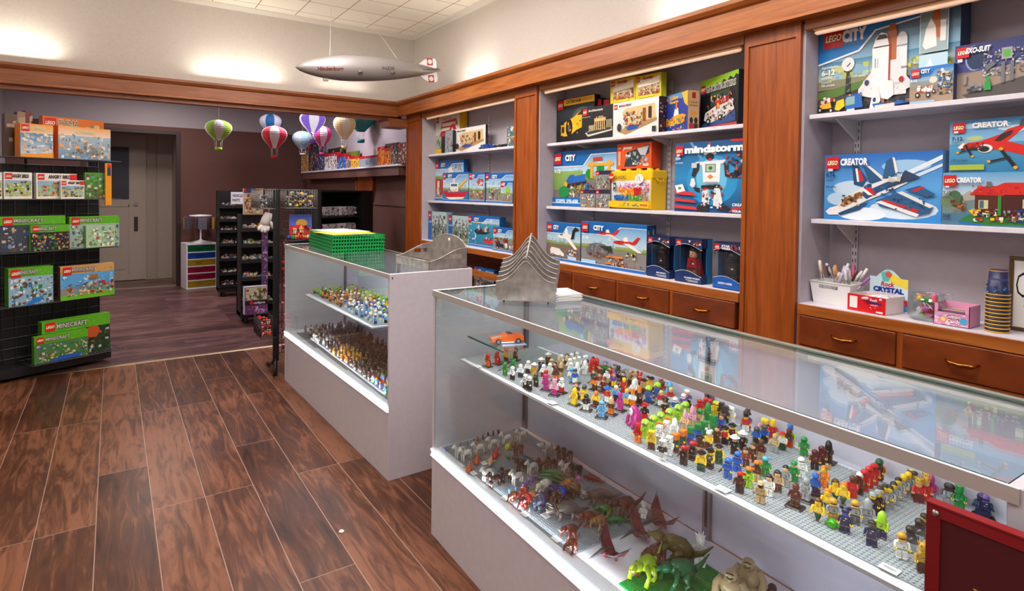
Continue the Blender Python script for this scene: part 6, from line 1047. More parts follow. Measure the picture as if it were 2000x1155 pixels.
animal('crouching_creature', 1172, 1030, Z_L, 'tan and brown toy beast in front of the green one', '8a6238', 'c8a070', .1, 1.0, 'brown toy beasts'); animal('crouching_creature', 1182, 1010, Z_L, 'green and red toy beast in front of the dark brown giant', '1a7a34', 'c82028', -.3, 1.05, 'green toy beasts'); animal('reptile', 1200, 1020, Z_L, 'green toy reptile right of the green and red beast', '1c6a34', '1c6a34', -.6, .95)
animal('crouching_creature', 1222, 1005, Z_L, 'big dark brown toy beast rearing by the rear panel', '4a2218', '3a1a12', -.2, 1.45, 'brown toy beasts')
animal('winged_reptile', 1190, 1095, Z_L - .005, 'dark red winged toy reptile nearest the front edge', '701420', '3c3438', -.3, 1.0, 'winged toy reptiles'); animal('winged_reptile', 1250, 1055, Z_L - .005, 'dark red winged toy reptile, middle one of three', '701420', '3c3438', -.3, 1.0, 'winged toy reptiles'); animal('winged_reptile', 1288, 1032, Z_L - .005, 'dark red winged toy reptile beside the metal upright', '701420', '3c3438', -.4, 1.0, 'winged toy reptiles')
p = hit(1257, 1012, 2, Z_L); fig(p, Z_L, ['fw', 'w', 'w', 'w'], 'beside the winged reptiles on the bottom level', grp='toy figures in the near case')
# green plate with the big monsters
o = link('baseplate', studs(30, 34, 'g'), None, (1.150, .84, F_DK + .0004)); tag(o, 'green studded baseplate at the bottom of the near case under big toy monsters', 'baseplate')
animal('crouching_creature', 1322, 1098, Z_L, 'large olive green toy dinosaur at the back of the green plate', '5c5420', '4a4418', -1.1, 1.8, 'big toy monsters'); animal('crouching_creature', 1262, 1128, Z_L, 'lime green toy dragon with an orange chest on the green plate', '9ab81e', 'd8601c', .2, 1.45, 'big toy monsters'); animal('crouching_creature', 1282, 1100, Z_L, 'brown maned toy beast behind the lime green dragon', '5a2c20', 'e8e4dc', .1, 1.35, 'big toy monsters')
animal('crouching_creature', 1330, 1140, Z_L, 'dark green toy monster at the front of the green plate', '0f5c34', '0a4024', -.3, 1.6, 'big toy monsters'); animal('crouching_creature', 1328, 1112, Z_L, 'nearly black toy beast between the green monsters', '2a1816', '1c100e', -.1, 1.0, 'big toy monsters'); animal('bird', 1243, 1128, Z_L, 'small brown toy bird left of the lime green dragon', '6a3826', 'n', .2, 1.4, 'small toy birds')
p = hit(1367, 1104, 2, Z_L); fig(p, Z_L, ['fw', 'w', 'w', 'w'], 'on the green plate, larger than the others', scale=2.0, grp='toy figures in the near case')
def troll(px, py, lab, s=1.):
    p = hit(px, py, 2, F_DK); t = thing('toy_troll', lab, 'toy figure', (p.x, p.y, F_DK + .011), -PI / 2 + .4, 'tan toy trolls'); t.scale = (s,) * 3; c = 'a8926c'
    MB().tube([(0, 0, .018), (0, .002, .036), (0, 0, .058), (0, -.004, .070)], [.022, .030, .028, .016], c, 14).build('body', 'plastic', t)
    MB().ball((0, -.010, .080), (.017, .016, .016), c, 14).tube([(0, -.022, .074), (0, -.027, .070)], [.007, .004], c, 8).build('head', 'plastic', t)
    MB().tube([(-.009, -.023, .088), (0, -.026, .091), (.009, -.023, .088)], .0022, '3a1c14', 6).tube([(-.008, -.024, .080), (0, -.028, .077), (.008, -.024, .080)], .0020, '3a1c14', 6).build('brow', 'plastic', t)
    for s_ in (-1, 1):
        MB().tube([(s_ * .022, 0, .060), (s_ * .038, -.006, .042), (s_ * .036, -.018, .020), (s_ * .034, -.022, .012)], [.013, .010, .011, .009], c, 10).build('arm', 'plastic', t)
        MB().tube([(s_ * .013, 0, .022), (s_ * .015, -.002, .008), (s_ * .015, -.008, 0.0)], [.012, .010, .010], c, 10).build('leg', 'plastic', t)
troll(1462, 1163, 'big tan bald toy troll, right and farther one of the pair'); troll(1428, 1186, 'big tan bald toy troll, left and nearer one of the pair')
p = hit(1508, 1160, 2, F_DK); blob('toy_creature', 'dark brown small toy beast right of the tan trolls', 'toy animal', [([(0, .012, .010), (0, 0, .016), (0, -.012, .014)], [.008, .012, .008], '3a1c1c'), ([(.007, 0, .010), (.014, -.006, .0)], [.004, .004], '3a1c1c'), ([(-.007, 0, .010), (-.014, -.006, .0)], [.004, .004], '3a1c1c')], loc=(p.x, p.y, F_DK + .0003), rz=-1.0)

# ------------------------------------------------------------------ the far case: rows of figures
def spec_for(u, v, R):
    """u 0 far .. 1 near, v 0 front .. 1 back on the upper shelf of the far case"""
    if u < .16 or (v > .85 and u < .7): return [R.choice(['Hl', 'hg', 'Hn', 'cl']), R.choice('yf'), R.choice('lgGw'), R.choice('gnlk')]
    if u > .52 and v < .40: return [R.choice(['hw', 'Hw', 'hb', 'hw', 'ck']), R.choice('fy'), R.choice('bwbc'), R.choice('bwk')]
    if v > .72: return [R.choice(['Ho', 'hr', 'co', 'Hn']), 'y', R.choice('oynr'), R.choice('kGn')]
    if u > .55: return [R.choice(['hw', 'Hy', 'cw']), R.choice('fy'), R.choice('bcbw'), R.choice('bwB')]
    if v < .45: return [R.choice(['Ho', 'Hn', 'hh', 'Hn', 'bw']), R.choice('fy'), R.choice('otnhw'), R.choice('nthk')]
    return [R.choice(['Hy', 'hw', 'Ht', 'cw', 'bw']), R.choice('fy'), R.choice('twty'), R.choice('twn')]
R = random.Random(5); nf = 0; Z_U2 = D_SH + .005
PF = 'upper shelf of the far case'
XTRA = []
for i in range(33):
    for j in range(6):
        y = 3.160 + i * .0362; x = 1.222 + j * .056 + (.014 if i % 2 else 0) - (y - 3.1) * .012
        if R.random() < .12 or x > 1.54: continue
        u = (4.35 - y) / 1.22; v = (x - 1.21) / .32; q = Vector((x + R.uniform(-.005, .005), y + R.uniform(-.005, .005), Z_U2)); sp = spec_for(u, v, R)
        if nf < 112: fig(q, Z_U2, sp, PF, grp='toy figures on the upper shelf of the far case'); nf += 1
        else: XTRA.append((q, sp))
# bottom of the far case: hundreds of dark figures packed together, one object
def simple_fig(m, x, y, z, rz, hc, hd, tc, lc, s=1.15):
    st = len(m.v); m.box(-.0078, .0078, -.004, .004, 0, .0150, lc); m.prism([(-.0078, .015), (.0078, .015), (.0056, .028), (-.0056, .028)], lambda a, b: (a, -.0037, b), lambda a, b: (a, .0037, b), tc)
    for sd in (-1, 1): m.tube([(sd * .0066, 0, .0262), (sd * .0096, -.001, .021), (sd * .0098, -.006, .018)], .0022, tc, 5)
    m.lathe([(0, .028), (.0050, .0285), (.0052, .0370), (0, .0378)], hd, 8); m.lathe([(.0060, .0345), (.0062, .0375), (.0040, .0410), (0, .0418)], hc, 8, (0, .001, 0))
    m.xf(Matrix.Translation((x, y, z)) @ Matrix.Rotation(rz, 4, 'Z') @ Matrix.Scale(s, 4), st)
m = MB(); R = random.Random(9)
for i in range(42):
    for j in range(8):
        y = 4.52 - i * .040; x = 1.19 + j * .047 + (.012 if i % 2 else 0); u = (4.52 - y) / 1.7
        if R.random() < .12 or y < 2.86: continue
        if j < 3 and .40 < u < .60: c = [R.choice(['z', 'o', 'y', 'h']), 'y', R.choice('zoyh'), R.choice('nhz')]
        elif u > .82 and j < 4: c = [R.choice('vgwpcr'), R.choice('yfp'), R.choice('vgcwrb'), R.choice('vgrt')]
        elif u < .30 and j < 3: c = [R.choice('sdkn'), R.choice('ft'), R.choice('sdw'), R.choice('skn')]
        else: c = [R.choice(['3a2420', '2a1c1a', 'n', 'R', '4a3428']), R.choice(['6a4a38', 't', '4a3428', 'n']), R.choice(['3a2420', 'R', 'n', '4a3a34', '2a2224']), R.choice(['2a1c1a', 'n', '3a2c28'])]
        simple_fig(m, x + R.uniform(-.008, .008), y + R.uniform(-.008, .008), D_DK + .005, -PI / 2 + R.uniform(0, .6), *c)
o = m.build('toy_figures', 'plastic'); tag(o, 'crowd of small dark and coloured toy figures on the bottom level of the far case', 'toy figures'); o['kind'] = 'stuff'
m = MB()
for q, sp in XTRA: simple_fig(m, q.x, q.y, Z_U2 + .0003, -PI / 2 + R.uniform(0, .6), sp[0][1], sp[1], sp[2], sp[3])
o = m.build('toy_figures', 'plastic'); tag(o, 'rows of small bright toy figures at the far end of the far case upper shelf', 'toy figures'); o['kind'] = 'stuff'
name_figs()
# the three open fronted figure boxes of the middle bay
def wf1(t, w, d, h): bigfig(t, w, d, h, 'f', 'f', '26262a', '2a2a30', ('h', '1c1c20'))
def wf2(t, w, d, h): bigfig(t, w, d, h, 'f', 'f', 'a8202a', '7a4a30', ('L', '1a1618'), 'c01c2c')
def wf3(t, w, d, h): bigfig(t, w, d, h, 'k', 'k', '1e1e20', '2a2c2e', ('h', '161618'))
winbox('dark blue open fronted box with a black helmeted figure, leftmost of three', 1263, 1307, 460, 2.560, .085, [('t', 'BATMAN', .45, .90, .035, 'f0f0f4', .03, 0, .4), ('r', .42, .93, .88, .945, 'c0c8d8'), ('r', .5, .96, .88, .972, 'c0c8d8')], wf1, '1c3468')
winbox('dark blue open fronted box with a dark haired red caped figure, middle one', 1318, 1370, 464, 2.545, .085, [('t', 'WONDER WOMAN', .36, .905, .035, 'f0f0f4', .03, 0, .58), ('r', .42, .93, .88, .945, 'c0c8d8'), ('r', .5, .96, .88, .972, 'c0c8d8')], wf2, '1c3468')
winbox('blue open fronted box with an all black figure, beside the pillar', 1392, 1448, 472, 2.535, .085, [('t', 'STAR', .30, .10, .045, 'e8ecf4', .05, 0, .3), ('t', 'WARS', .30, .155, .045, 'e8ecf4', .05, 0, .3), ('t', 'DARTH VADER', .20, .90, .04, 'f0f0f4', .04, 0, .5)], wf3, '1a5cb0')
# ================================================================== CANDY ON THE RIGHT BAY'S FLOOR
z0 = S0 + .0006
# white basket with handle slot
a, b = hit(1572, 590, 0, 2.56), hit(1668, 602, 0, 2.56)
W = .175; bk = thing('candy_basket', 'white plastic basket of wrapped candy sticks at the left end of the bay', 'basket', (2.575, a.y - .012, z0), -PI / 2)
m = MB(); h = .095; D = .125
def taper(m, w, d, h, e, th, col, slot=True):
    out = [(e, e), (w - e, e), (w - e, d - e), (e, d - e)]; top = [(0, 0), (w, 0), (w, d), (0, d)]
    def ringp(o, t, z0, z1, n0, n1):
        pass
    segs = [(0, 1), (1, 2), (2, 3), (3, 0)]
    for (i, j) in segs:
        A, B, A2, B2 = Vector((*out[i], 0)), Vector((*out[j], 0)), Vector((*top[i], h)), Vector((*top[j], h))
        P = lambda u, v: A.lerp(B, u).lerp(A2.lerp(B2, u), v)
        nrm = (B - A).cross(A2 - A).normalized() * -th
        for (u0, u1, v0, v1) in (((0, 1, 0, .70), (0, .22, .70, .88), (.70, 1, .70, .88), (0, 1, .88, 1)) if (slot and i == 0) else ((0, 1, 0, 1),)):
            q = [P(u0, v0), P(u1, v0), P(u1, v1), P(u0, v1)]; m.add(q + [x + nrm for x in q], [(0, 1, 2, 3), (7, 6, 5, 4), (3, 2, 6, 7), (4, 5, 1, 0), (1, 5, 6, 2), (0, 3, 7, 4)], col)
    m.box(e, w - e, e, d - e, 0, .002, col)
    for (i, j) in segs: m.tube([(*top[i], h), (*top[j], h)], .003, col, 6)
taper(m, W, D, h, .012, .0025, 'eeedec'); m.build('tub', 'plastic', bk)
R = random.Random(3)
def stick(m, p, d, L, c, wrap=True, r=.0016, cr=.006, cl=.04):
    p = Vector(p); d = Vector(d).normalized(); m.tube([p, p + d * L], r, 'f0ece6', 6); m.tube([p + d * (L - cl), p + d * (L - cl * .8), p + d * L * .985, p + d * L], [cr * .5, cr, cr, cr * .4], c, 8)
for i in range(24):
    m = MB(); x, y = R.uniform(.03, .15), R.uniform(.03, .10); c = R.choice(['e8843a', 'e8a060', 'f0e4d8', 'a86ab0', 'd8d4e0', 'd8d4e0', 'f0e4d8', '6a3aa0', 'e06090', '5a3a2c'])
    stick(m, (x, y, .035), (R.uniform(-.25, .5), R.uniform(-.3, .3), R.uniform(.5, 1)), R.uniform(.11, .155), c, r=.0018, cr=.0065, cl=.055)
    o = m.build('candy_stick', 'plastic', None, tuple(Matrix.Rotation(-PI / 2, 4, 'Z') @ Vector((0, 0, 0)) + Vector((2.575, a.y - .016, z0))), -PI / 2)
    tag(o, '%s wrapped candy stick in the white basket' % {'e8843a': 'orange', 'e8a060': 'pale orange', 'f0e4d8': 'cream', 'a86ab0': 'mauve', 'd8d4e0': 'silvery', '6a3aa0': 'purple', 'e06090': 'pink', '5a3a2c': 'brown'}[c], 'candy', 'candy sticks in the white basket')
# red rock candy box with a domed header card behind
a, b = hit(1655, 605, 0, 2.545), hit(1733, 612, 0, 2.545); w = a.y - b.y
rb = thing('candy_box', 'red and white open candy box with a rainbow header card', 'box', (2.545, a.y, z0), -PI / 2 + math.radians(-6))
m = MB(); d, h = .13, .068
m.box(0, w, 0, d, 0, .002, 'e8e4e0').box(0, w, 0, .002, 0, h, 'd4141c').box(0, .002, 0, d, 0, h, 'ecdcd8').box(w - .002, w, 0, d, 0, h, 'ecdcd8').box(0, w, d - .002, d, 0, h, 'ecdcd8')
Face(m, (0, 0, 0), (1, 0, 0), (0, 0, 1), (0, -1, 0), w, h).run([('r', 0, 0, 1, 1, 'd4141c'), ('r', .06, .12, .27, .82, 'f2ecea'), ('n', .07, .16, .26, .78, 20, ['7a7474', 'f2ecea'], .03, 1), ('t', 'Rock', .60, .28, .16, 'f4e8e8', .03, .2, .2), ('t', 'CRYSTAL', .52, .44, .13, '1c2a7c', .05, 0, .4), ('t', 'CANDY', .62, .54, .07, 'f0e0e0', .02, 0, .2), ('n', .3, .60, .8, .88, 26, ['f0dcd8', 'd4141c', 'd4141c'], .05, 2), ('r', .78, .82, .95, .92, 'f0e0e0')])
m.build('carton', 'card', rb)
m = MB(); n = 20; pts = [(0, 0), (w * 1.0, 0), (w, .135)] + [(w * (.82 - .64 * k / n), .135 + .034 * math.sin(PI * k / n)) for k in range(n + 1)] + [(0, .135)]
m.prism(pts, lambda p, q: (p + .012, d + .003, q), lambda p, q: (p + .012, d + .0045, q), 'c8e4ee')
f = Face(m, (.012, d + .003, 0), (1, 0, 0), (0, 0, 1), (0, -1, 0), w, .17)
f.run([('p', [(.5, .04), (.82, .2), (1, .2), (1, .45), (.5, .3)], 'f0dc4a'), ('p', [(.3, .1), (.5, .02), (.6, .1), (.5, .3), (.35, .3)], '5ac0b8'), ('e', .5, .13, .09, .07, 'd8584a'), ('t', 'Rock', .30, .42, .11, 'c81c28', .03, .2, .36), ('t', 'CRYSTAL', .10, .56, .11, '1c2a8c', .06, 0, .80), ('t', 'CANDY', .34, .64, .05, 'd86090', .02, 0, .34), ('r', 0, .70, 1, .96, 'd0202c'), ('t', 'Rock Candy on a Stick', .1, .78, .04, 'f4e8e8', .01, 0, .7), ('p', [(.4, .62), (.95, .78), (.94, .82), (.4, .66)], 'e070c0'), ('r', .4, .84, 1, .94, '3a9ad8')])
m.build('header_card', 'card', rb)
for i in range(9):
    m = MB(); stick(m, (.02 + .008 * i, .02 + .01 * (i % 5), .05 + .003 * (i % 3)), (.8, .5 * (1 if i % 2 else -1), .12), .085, R.choice(['f0e8ec', 'e8c8d8', 'd8e0ec']))
    o = m.build('candy_stick', 'plastic', None, (2.545, a.y, z0), -PI / 2); tag(o, 'clear wrapped rock candy stick in the red box, %s' % ORD[i], 'candy', 'rock candy sticks in the red box')
# glass jar of lollipops
c = hit(1804, 612, 0, 2.565); jr = thing('glass_jar', 'clear glass jar full of colourful lollipops', 'jar', (2.60, c.y, z0))
MB().lathe([(0, .001), (.052, .001), (.060, .010), (.062, .055), (.056, .085), (.050, .095), (.054, .102), (.051, .102), (.047, .095), (.053, .084), (.059, .055), (.057, .011), (.050, .004), (0, .004)], 'w', 28).build('bowl', 'glass', jr)
MB().tube([(.045, -.045, .098), (.058, -.060, .100), (.060, -.063, .085), (.046, -.048, .080)], .004, 'w', 8).build('handle', 'glass', jr)
for i in range(36):
    t = R.uniform(0, 2 * PI); r = R.uniform(.01, .045); zz = R.uniform(.012, .085); m = MB(); col = R.choice(['d02028', 'e83a4a', '8a4ab0', 'f0c81e', '2a9a3a', 'f0d8e0', 'e06ab0', 'f08a28'])
    dr = Vector((R.uniform(-1, 1), R.uniform(-1, 1), R.uniform(-.2, 1))).normalized(); p0 = Vector((r * math.cos(t) * .8, r * math.sin(t) * .8, zz)); m.tube([p0, p0 - dr * .045], .0018, 'f4f2f0', 6); m.tube([p0 - dr * .004, p0, p0 + dr * .012, p0 + dr * .018], [.004, .0105, .0105, .004], col, 8)
    for k, v in enumerate(m.v):
        v = Vector(v); q = math.hypot(v.x, v.y)
        if q > .05: v.x *= .05 / q; v.y *= .05 / q
        v.z = max(v.z, .006); m.v[k] = tuple(v)
    tag(m.build('lollipop', 'plastic', None, (2.60, c.y, z0)), '%s wrapped lollipop in the clear glass jar' % {'d02028': 'red', 'e83a4a': 'coral red', '8a4ab0': 'purple', 'f0c81e': 'yellow', '2a9a3a': 'green', 'f0d8e0': 'pale pink', 'e06ab0': 'pink', 'f08a28': 'orange'}[col], 'candy', 'lollipops in the glass jar')
# cotton candy box
a, b = hit(1823, 636, 0, 2.545), hit(1893, 645, 0, 2.545); w = a.y - b.y; d, h = .10, .078
cb = thing('candy_box', 'pink open display box of cotton candy rolls', 'box', (2.545, a.y, z0), -PI / 2)
m = MB(); P = 'e8a0c4'; m.box(0, w, 0, d, 0, .002, P).box(0, w, 0, .002, 0, h * .62, P).box(0, w * .12, 0, .002, h * .6, h, P).box(w * .88, w, 0, .002, h * .6, h, P).box(0, .002, 0, d, 0, h, P).box(w - .002, w, 0, d, 0, h, 'dc90bc').box(0, w, d - .002, d, 0, h, P)
Face(m, (0, 0, 0), (1, 0, 0), (0, 0, 1), (0, -1, 0), w, h).run([('n', .02, .42, .98, .98, 40, ['f4c8dc', 'e890b8', 'f0d8e8'], .12, 4), ('e', .28, .72, .06, .1, 'f0e04a'), ('t', 'Cotton', .34, .62, .17, 'a0286c', .09, 0, .42), ('t', 'Candy', .40, .84, .17, 'a0286c', .09, 0, .36), ('t', 'Cotton', .34, .62, .16, 'fbf4f8', .03, 0, .42), ('t', 'Candy', .40, .84, .16, 'fbf4f8', .03, 0, .36), ('e', .84, .70, .11, .15, '4ab0d8'), ('e', .14, .52, .08, .06, 'c8b8d8')])
m.build('carton', 'card', cb)
for i in range(8):
    m = MB(); cc = ['4a3a54', 'e0609a', '3aa0c8', 'f0d04a'][i % 4]; y = .012 + .010 * i; m.tube([(.006, y, h * .60), (.014, y, h * .63), (w - .014, y, h * .63), (w - .006, y, h * .60)], [.002, .0052, .0052, .002], cc, 8)
    tag(m.build('candy_roll', 'plastic', None, (2.545, a.y, z0), -PI / 2), '%s wrapped candy roll, %s in the pink open box' % (('dark purple', 'pink', 'blue', 'yellow')[i % 4], 'one of the front ones' if i < 4 else 'one of the rear ones'), 'candy', 'candy rolls in the pink box')
# stack of paper buckets with yellow rims
c = hit(1939, 645, 0, 2.545); zs = z0
for i in range(11):
    m = MB()
    if i < 10: m.lathe([(0, .001), (.0335, .001), (.0345, .0125), (.0325, .0128), (.0315, .003), (0, .003)], ['20203a', '2a3050'][i % 2], 26); st = .0131
    else: m.lathe([(.0330, 0), (.0262, .088), (0, .0885)], '2b3158', 28); st = .09
    o = thing('paper_cup', ('topmost dark blue upturned paper cup with blue cloud like bands' if i == 10 else 'dark blue yellow rimmed paper cup, %s in the upturned stack' % (['lowest'] + ['number %s from the bottom' % q for q in ('two', 'three', 'four', 'five', 'six', 'seven', 'eight', 'nine', 'ten')])[i]), 'cup', (2.585, c.y, zs), 0, 'stacked dark blue paper cups')
    if i == 10:
        R2 = random.Random(2)
        for k in range(46):
            t = R2.uniform(0, 2 * PI); z_ = R2.uniform(.004, .035); r = .0336 - .0068 * z_ / .088; m.ball((r * .97 * math.cos(t), r * .97 * math.sin(t), z_), R2.uniform(.002, .005), R2.choice(['1e6ab0', '2a80c8', '1a4a8a', '181c30']), 7)
        m.lathe([(.0290, .052), (.0284, .060)], '4a4a78', 28).lathe([(.0268, .080), (.0263, .087)], 'c08a28', 28)
    m.build('wall', 'card', o); MB().lathe([(.0330, .0005), (.0358, .0005), (.0362, .003), (.0355, .0050), (.0335, .0048)], 'd8a428', 28).build('rim', 'card', o); zs += st
# framed sign
a, b = hit(1966, 650, 0, 2.66), hit(2060, 660, 0, 2.66); w = a.y - b.y; h = hit(1966, 500, 0, 2.66).z - S0
fs = thing('framed_sign', 'white sign with curly black lettering in a dark gold frame at the right edge', 'sign', (2.66, a.y, z0), -PI / 2)
m = MB().rbox(0, w, 0, .014, 0, .014, '5a4426', .003).rbox(0, w, 0, .014, h - .014, h, '5a4426', .003).rbox(0, .014, 0, .014, .014, h - .014, '5a4426', .003).rbox(w - .014, w, 0, .014, .014, h - .014, '5a4426', .003); m.build('frame', 'plastic', fs)
m = MB().box(.012, w - .012, .006, .010, .012, h - .012, 'eceae6'); Face(m, (.012, .006, .012), (1, 0, 0), (0, 0, 1), (0, -1, 0), w - .024, h - .024).run([('t', 'C', .08, .55, .38, '16161a', -.01, 0, .30), ('t', 'c', .30, .72, .16, '16161a', .0, 0, .12)]); m.build('print', 'card', fs)

# ================================================================== LEFT WIRE RACK WITH BOXES
WD = Vector((.909, .416, 0)).normalized(); DD = Vector((-WD.y, WD.x, 0)); rz = math.atan2(WD.y, WD.x)
P0 = hit(69, 713, 2, .12)
rk = thing('wire_rack', 'black wire display rack by the left edge, crowded with boxed sets', 'rack', (P0.x, P0.y, 0), rz)
def loc(px, py, dep):      # pixel -> rack coordinates (u along the front, z) on the plane dep behind the front
    o = P0 + DD * dep; q = hitp(px, py, o, DD); return (q - P0).dot(WD), q.z
rows = {}
U0, U1 = -.50, .62
MB().box(-.46, .56, .10, .55, .03, .10, 'k').box(-.44, .54, .26, .30, .1, 1.62, 'k').build('base', 'blackmetal', rk)
for u in (-.44, .05, .54): MB().tube([(u, .28, .10), (u, .28, 1.72)], .012, 'k', 8).build('upright', 'blackmetal', rk)
m = MB()
for k in range(13): m.tube([(-.44 + k * .0817, .25, .1), (-.44 + k * .0817, .25, 1.62)], .003, 'd', 5)
for k in range(20): m.tube([(-.44, .252, .14 + k * .078), (.54, .252, .14 + k * .078)], .003, 'd', 5)
m.build('grid_panel', 'blackmetal', rk)
def wshelf(z, d0, u0=-.46, u1=.60):
    m = MB()
    for k in range(26): u = u0 + (u1 - u0) * k / 25; m.tube([(u, d0, z - .004), (u, .25, z - .004)], .0022, 'd', 5)
    for y in (d0, d0 + .06, .24): m.tube([(u0, y, z - .004), (u1, y, z - .004)], .003, 'd', 5)
    m.build('wire_shelf', 'blackmetal', rk)
GM = 'boxed sets on the left wire rack'
def MC(px0, px1, pt, pb, dep, d, label, art, body, left, z=None):
    u0, zb = loc(px0, pb, dep); u1, _ = loc(px1, pb, dep); _, zt = loc(px0, pt, dep); zb = z if z is not None else zb
    Q = P0 + WD * u0 + DD * dep
    return rackbox('toy_set_box', label, (Q.x, Q.y, zb), u1 - u0, d, zt - zb, body, art, rz, side=left, top=body, group=GM)
GR = '5cab1e'
def mine(s, sky, pal, band=GR, bh=.24, extra=()):
    return [('r', 0, 0, 1, 1, sky), ('r', 0, 0, 1, bh, band), ('n', 0, 0, 1, bh, 30, [band, '6cbc2a'] if band == GR else [band, 'b88a50', 'a87a44'], .06, s), ('n', .02, bh + .04, .98, .98, 130, pal, .07, s + 1)] + list(extra) + [('L', .04, .03, .22), ('t', 'MINECRAFT', .20, bh * .70, bh * .42, '3a3a3c', .07, .0, .44), ('t', 'MINECRAFT', .20, bh * .70, bh * .40, 'c8c4c4', .02, .0, .44), ('t', '8+', .04, bh + .12, .07, 'fff', .02)]
z1 = loc(40, 306, .02)[1]; z2 = loc(70, 389, .02)[1]; z3 = loc(60, 492, .02)[1]; z4 = loc(117, 588, .02)[1]; zb5 = .118
for z, d0 in ((z1, .01), (z2, .01), (z3, .01), (z4, .01)): wshelf(z, d0)
wshelf(zb5, -.02, -.02, .60)
chi = [('r', 0, 0, 1, 1, 'e8801c'), ('L', .02, .06, .6), ('t', 'CHIMA', .24, .70, .5, 'd8d0b8', .05, 0, .34), ('t', 'CHIMA', .245, .69, .46, '5a5a58', 0, 0, .33), ('n', .64, .15, .92, .85, 14, ['c8ccd0', '8a8a8c', 'f0c060'], .3, 3)]
cb_ = MC(84, 203, 226, 306, .16, .07, 'orange box behind the others on the top level of the left rack', [('r', 0, 0, 1, 1, 'e0761a'), ('L', .02, .03, .24), ('t', 'CHIMA', .22, .22, .17, 'd8d0b8', .06, 0, .36), ('t', 'CHIMA', .223, .217, .16, '5a5a58', 0, 0, .35), ('n', .62, .06, .92, .28, 12, ['c8ccd0', '8a8a8c', 'f0c060'], .1, 3)], 'e0761a', 'd0681a', z1)
snow = ['f0ece4', 'dfe4e8', 'a8c4d8', 'e8d8c8', '8a8a8a', 'c8b8a0', '6a9ac0', 'f0a868']
MC(40, 104, 240, 306, .02, .10, 'orange sided box picturing a snowy scene, left on the top level', [('g', 0, 0, 1, .3, 'f0a038', 'f0d0a0'), ('g', 0, .28, 1, 1, '5a94c0', 'cfdce4'), ('n', .02, .26, .98, .96, 110, snow, .08, 4), ('L', .02, .03, .2), ('t', 'CHIMA', .26, .18, .11, 'd8cfa8', .04, 0, .5), ('p', [(0, .92), (1, .86), (1, 1), (0, 1)], 'f0a038')], 'f08a1a', 'f08a1a', z1)
MC(114, 216, 245, 309, .02, .07, 'wide box picturing a grey creature on ice, right on the top level', [('g', 0, 0, 1, .3, 'f0a858', 'f0e0cc'), ('g', 0, .28, 1, 1, 'a8c0d0', '6a94b4'), ('n', .02, .20, .98, .98, 90, snow, .10, 5), ('n', .25, .55, .85, .85, 60, ['8a8a84', 'a8a49c', '6a665e'], .08, 6), ('t', 'CHIMA', .3, .2, .1, 'd8cfa8', .04, 0, .4)], 'e8801c', 'e8701c', z1)
ab = lambda s, pal: [('r', 0, 0, 1, 1, 'eeeae4'), ('g', .03, .30, .97, .90, '8ab4d0', 'b8c48a'), ('n', .04, .32, .96, .90, 70, pal, .10, s), ('L', .03, .04, .22), ('t', 'ANGRY BIRDS', .28, .20, .13, '2a2426', .04, .1, .60), ('r', .25, .91, .98, .98, 'f4f2ee')]
GP = ['7aa83a', 'a8b84a', '5a4030', 'c8b060', '3a3430', 'e8e0c8']
MC(8, 63, 336, 387, .02, .05, 'white box picturing a lime green vehicle, leftmost on the second level', ab(7, GP), 'ece8e0', 'e8e4dc', z2); MC(-30, 4, 336, 387, .02, .05, 'white box cut by the left edge on the second level', ab(8, GP), 'ece8e0', 'e8e4dc', z2)
MC(71, 150, 338, 388, .05, .05, 'white box picturing a brown catapult, middle of the second level', ab(9, ['c83028', '7a4a2c', '8ab4d0', '7aa83a', 'b8884a']) + [('r', .82, .03, 1, .26, 'd01c20')], 'ece8e0', 'e8e4dc', z2); MC(119, 165, 352, 389, .01, .03, 'small white box in front, picturing a grey pig like vehicle', ab(10, ['8a8a84', '5a5a58', 'e8c828', '6a4a30', 'a8b8c0']) + [('r', .80, .03, 1, .24, 'c83a28')], 'ece8e0', 'e8e4dc', z2)
MC(166, 205, 337, 390, .02, .03, 'green packed toy bag at the right of the second level', [('g', 0, 0, 1, 1, '4f9a34', '5a5a34'), ('n', 0, .05, 1, .95, 50, ['3a7a3a', '6ab04a', '8a3040', '4aa0a0', 'd8c8b8', '4a4a34'], .10, 11)], '4a8a34', '3a6a2a', z2)
MC(206, 218, 319, 401, -.022, .012, 'tall narrow orange box hanging at the right end of the second level', [('r', 0, 0, 1, 1, 'e89a1e'), ('r', .3, .05, .9, .3, '2a3a5a'), ('r', .3, .02, .9, .10, 'd01c20')], 'e89a1e', 'd88a18')
MC(0, 128, 424, 494, .045, .06, 'wide green topped box, leftmost and hindmost on the third level', mine(12, '3a4450', ['3a4a5c', '8a98a8', '2a6ac0', 'c8b098', '5a5450', '6a4a38']), GR, '4a9018', z3)
MC(60, 136, 441, 492, .01, .03, 'green topped box with a dark cave picture, front of the third level', mine(14, '2a2628', ['4a4448', '8a8488', '2a6ac0', 'e07a20', '1a8a3a', 'c8b050', '3a3638'], GR, .28), GR, '6cb82a', z3)
MC(136, 233, 424, 487, .04, .05, 'green topped box behind a clear packet, right end of the third level', mine(16, '9ab0a8', ['a8b8a8', '5a8a5a', '7a5a3a', 'c8c8b8', '2a60b0', '3a6a3a']), GR, '4a9018', z3)
u0, zz = loc(168, 482, .0); Q = P0 + WD * u0; pk_ = rackbox('toy_packet', 'clear plastic packet of green toy parts hanging at the third level', (Q.x, Q.y, z3 + .002), .21, .028, .175, 'a8c49a', [('n', .05, .05, .95, .95, 70, ['d8e8d0', '8ab88a', 'b04a58', '4a8a8a', '5a9a4a', 'f0f0e8'], .12, 18)], rz, side='6a9a5a', group=GM)
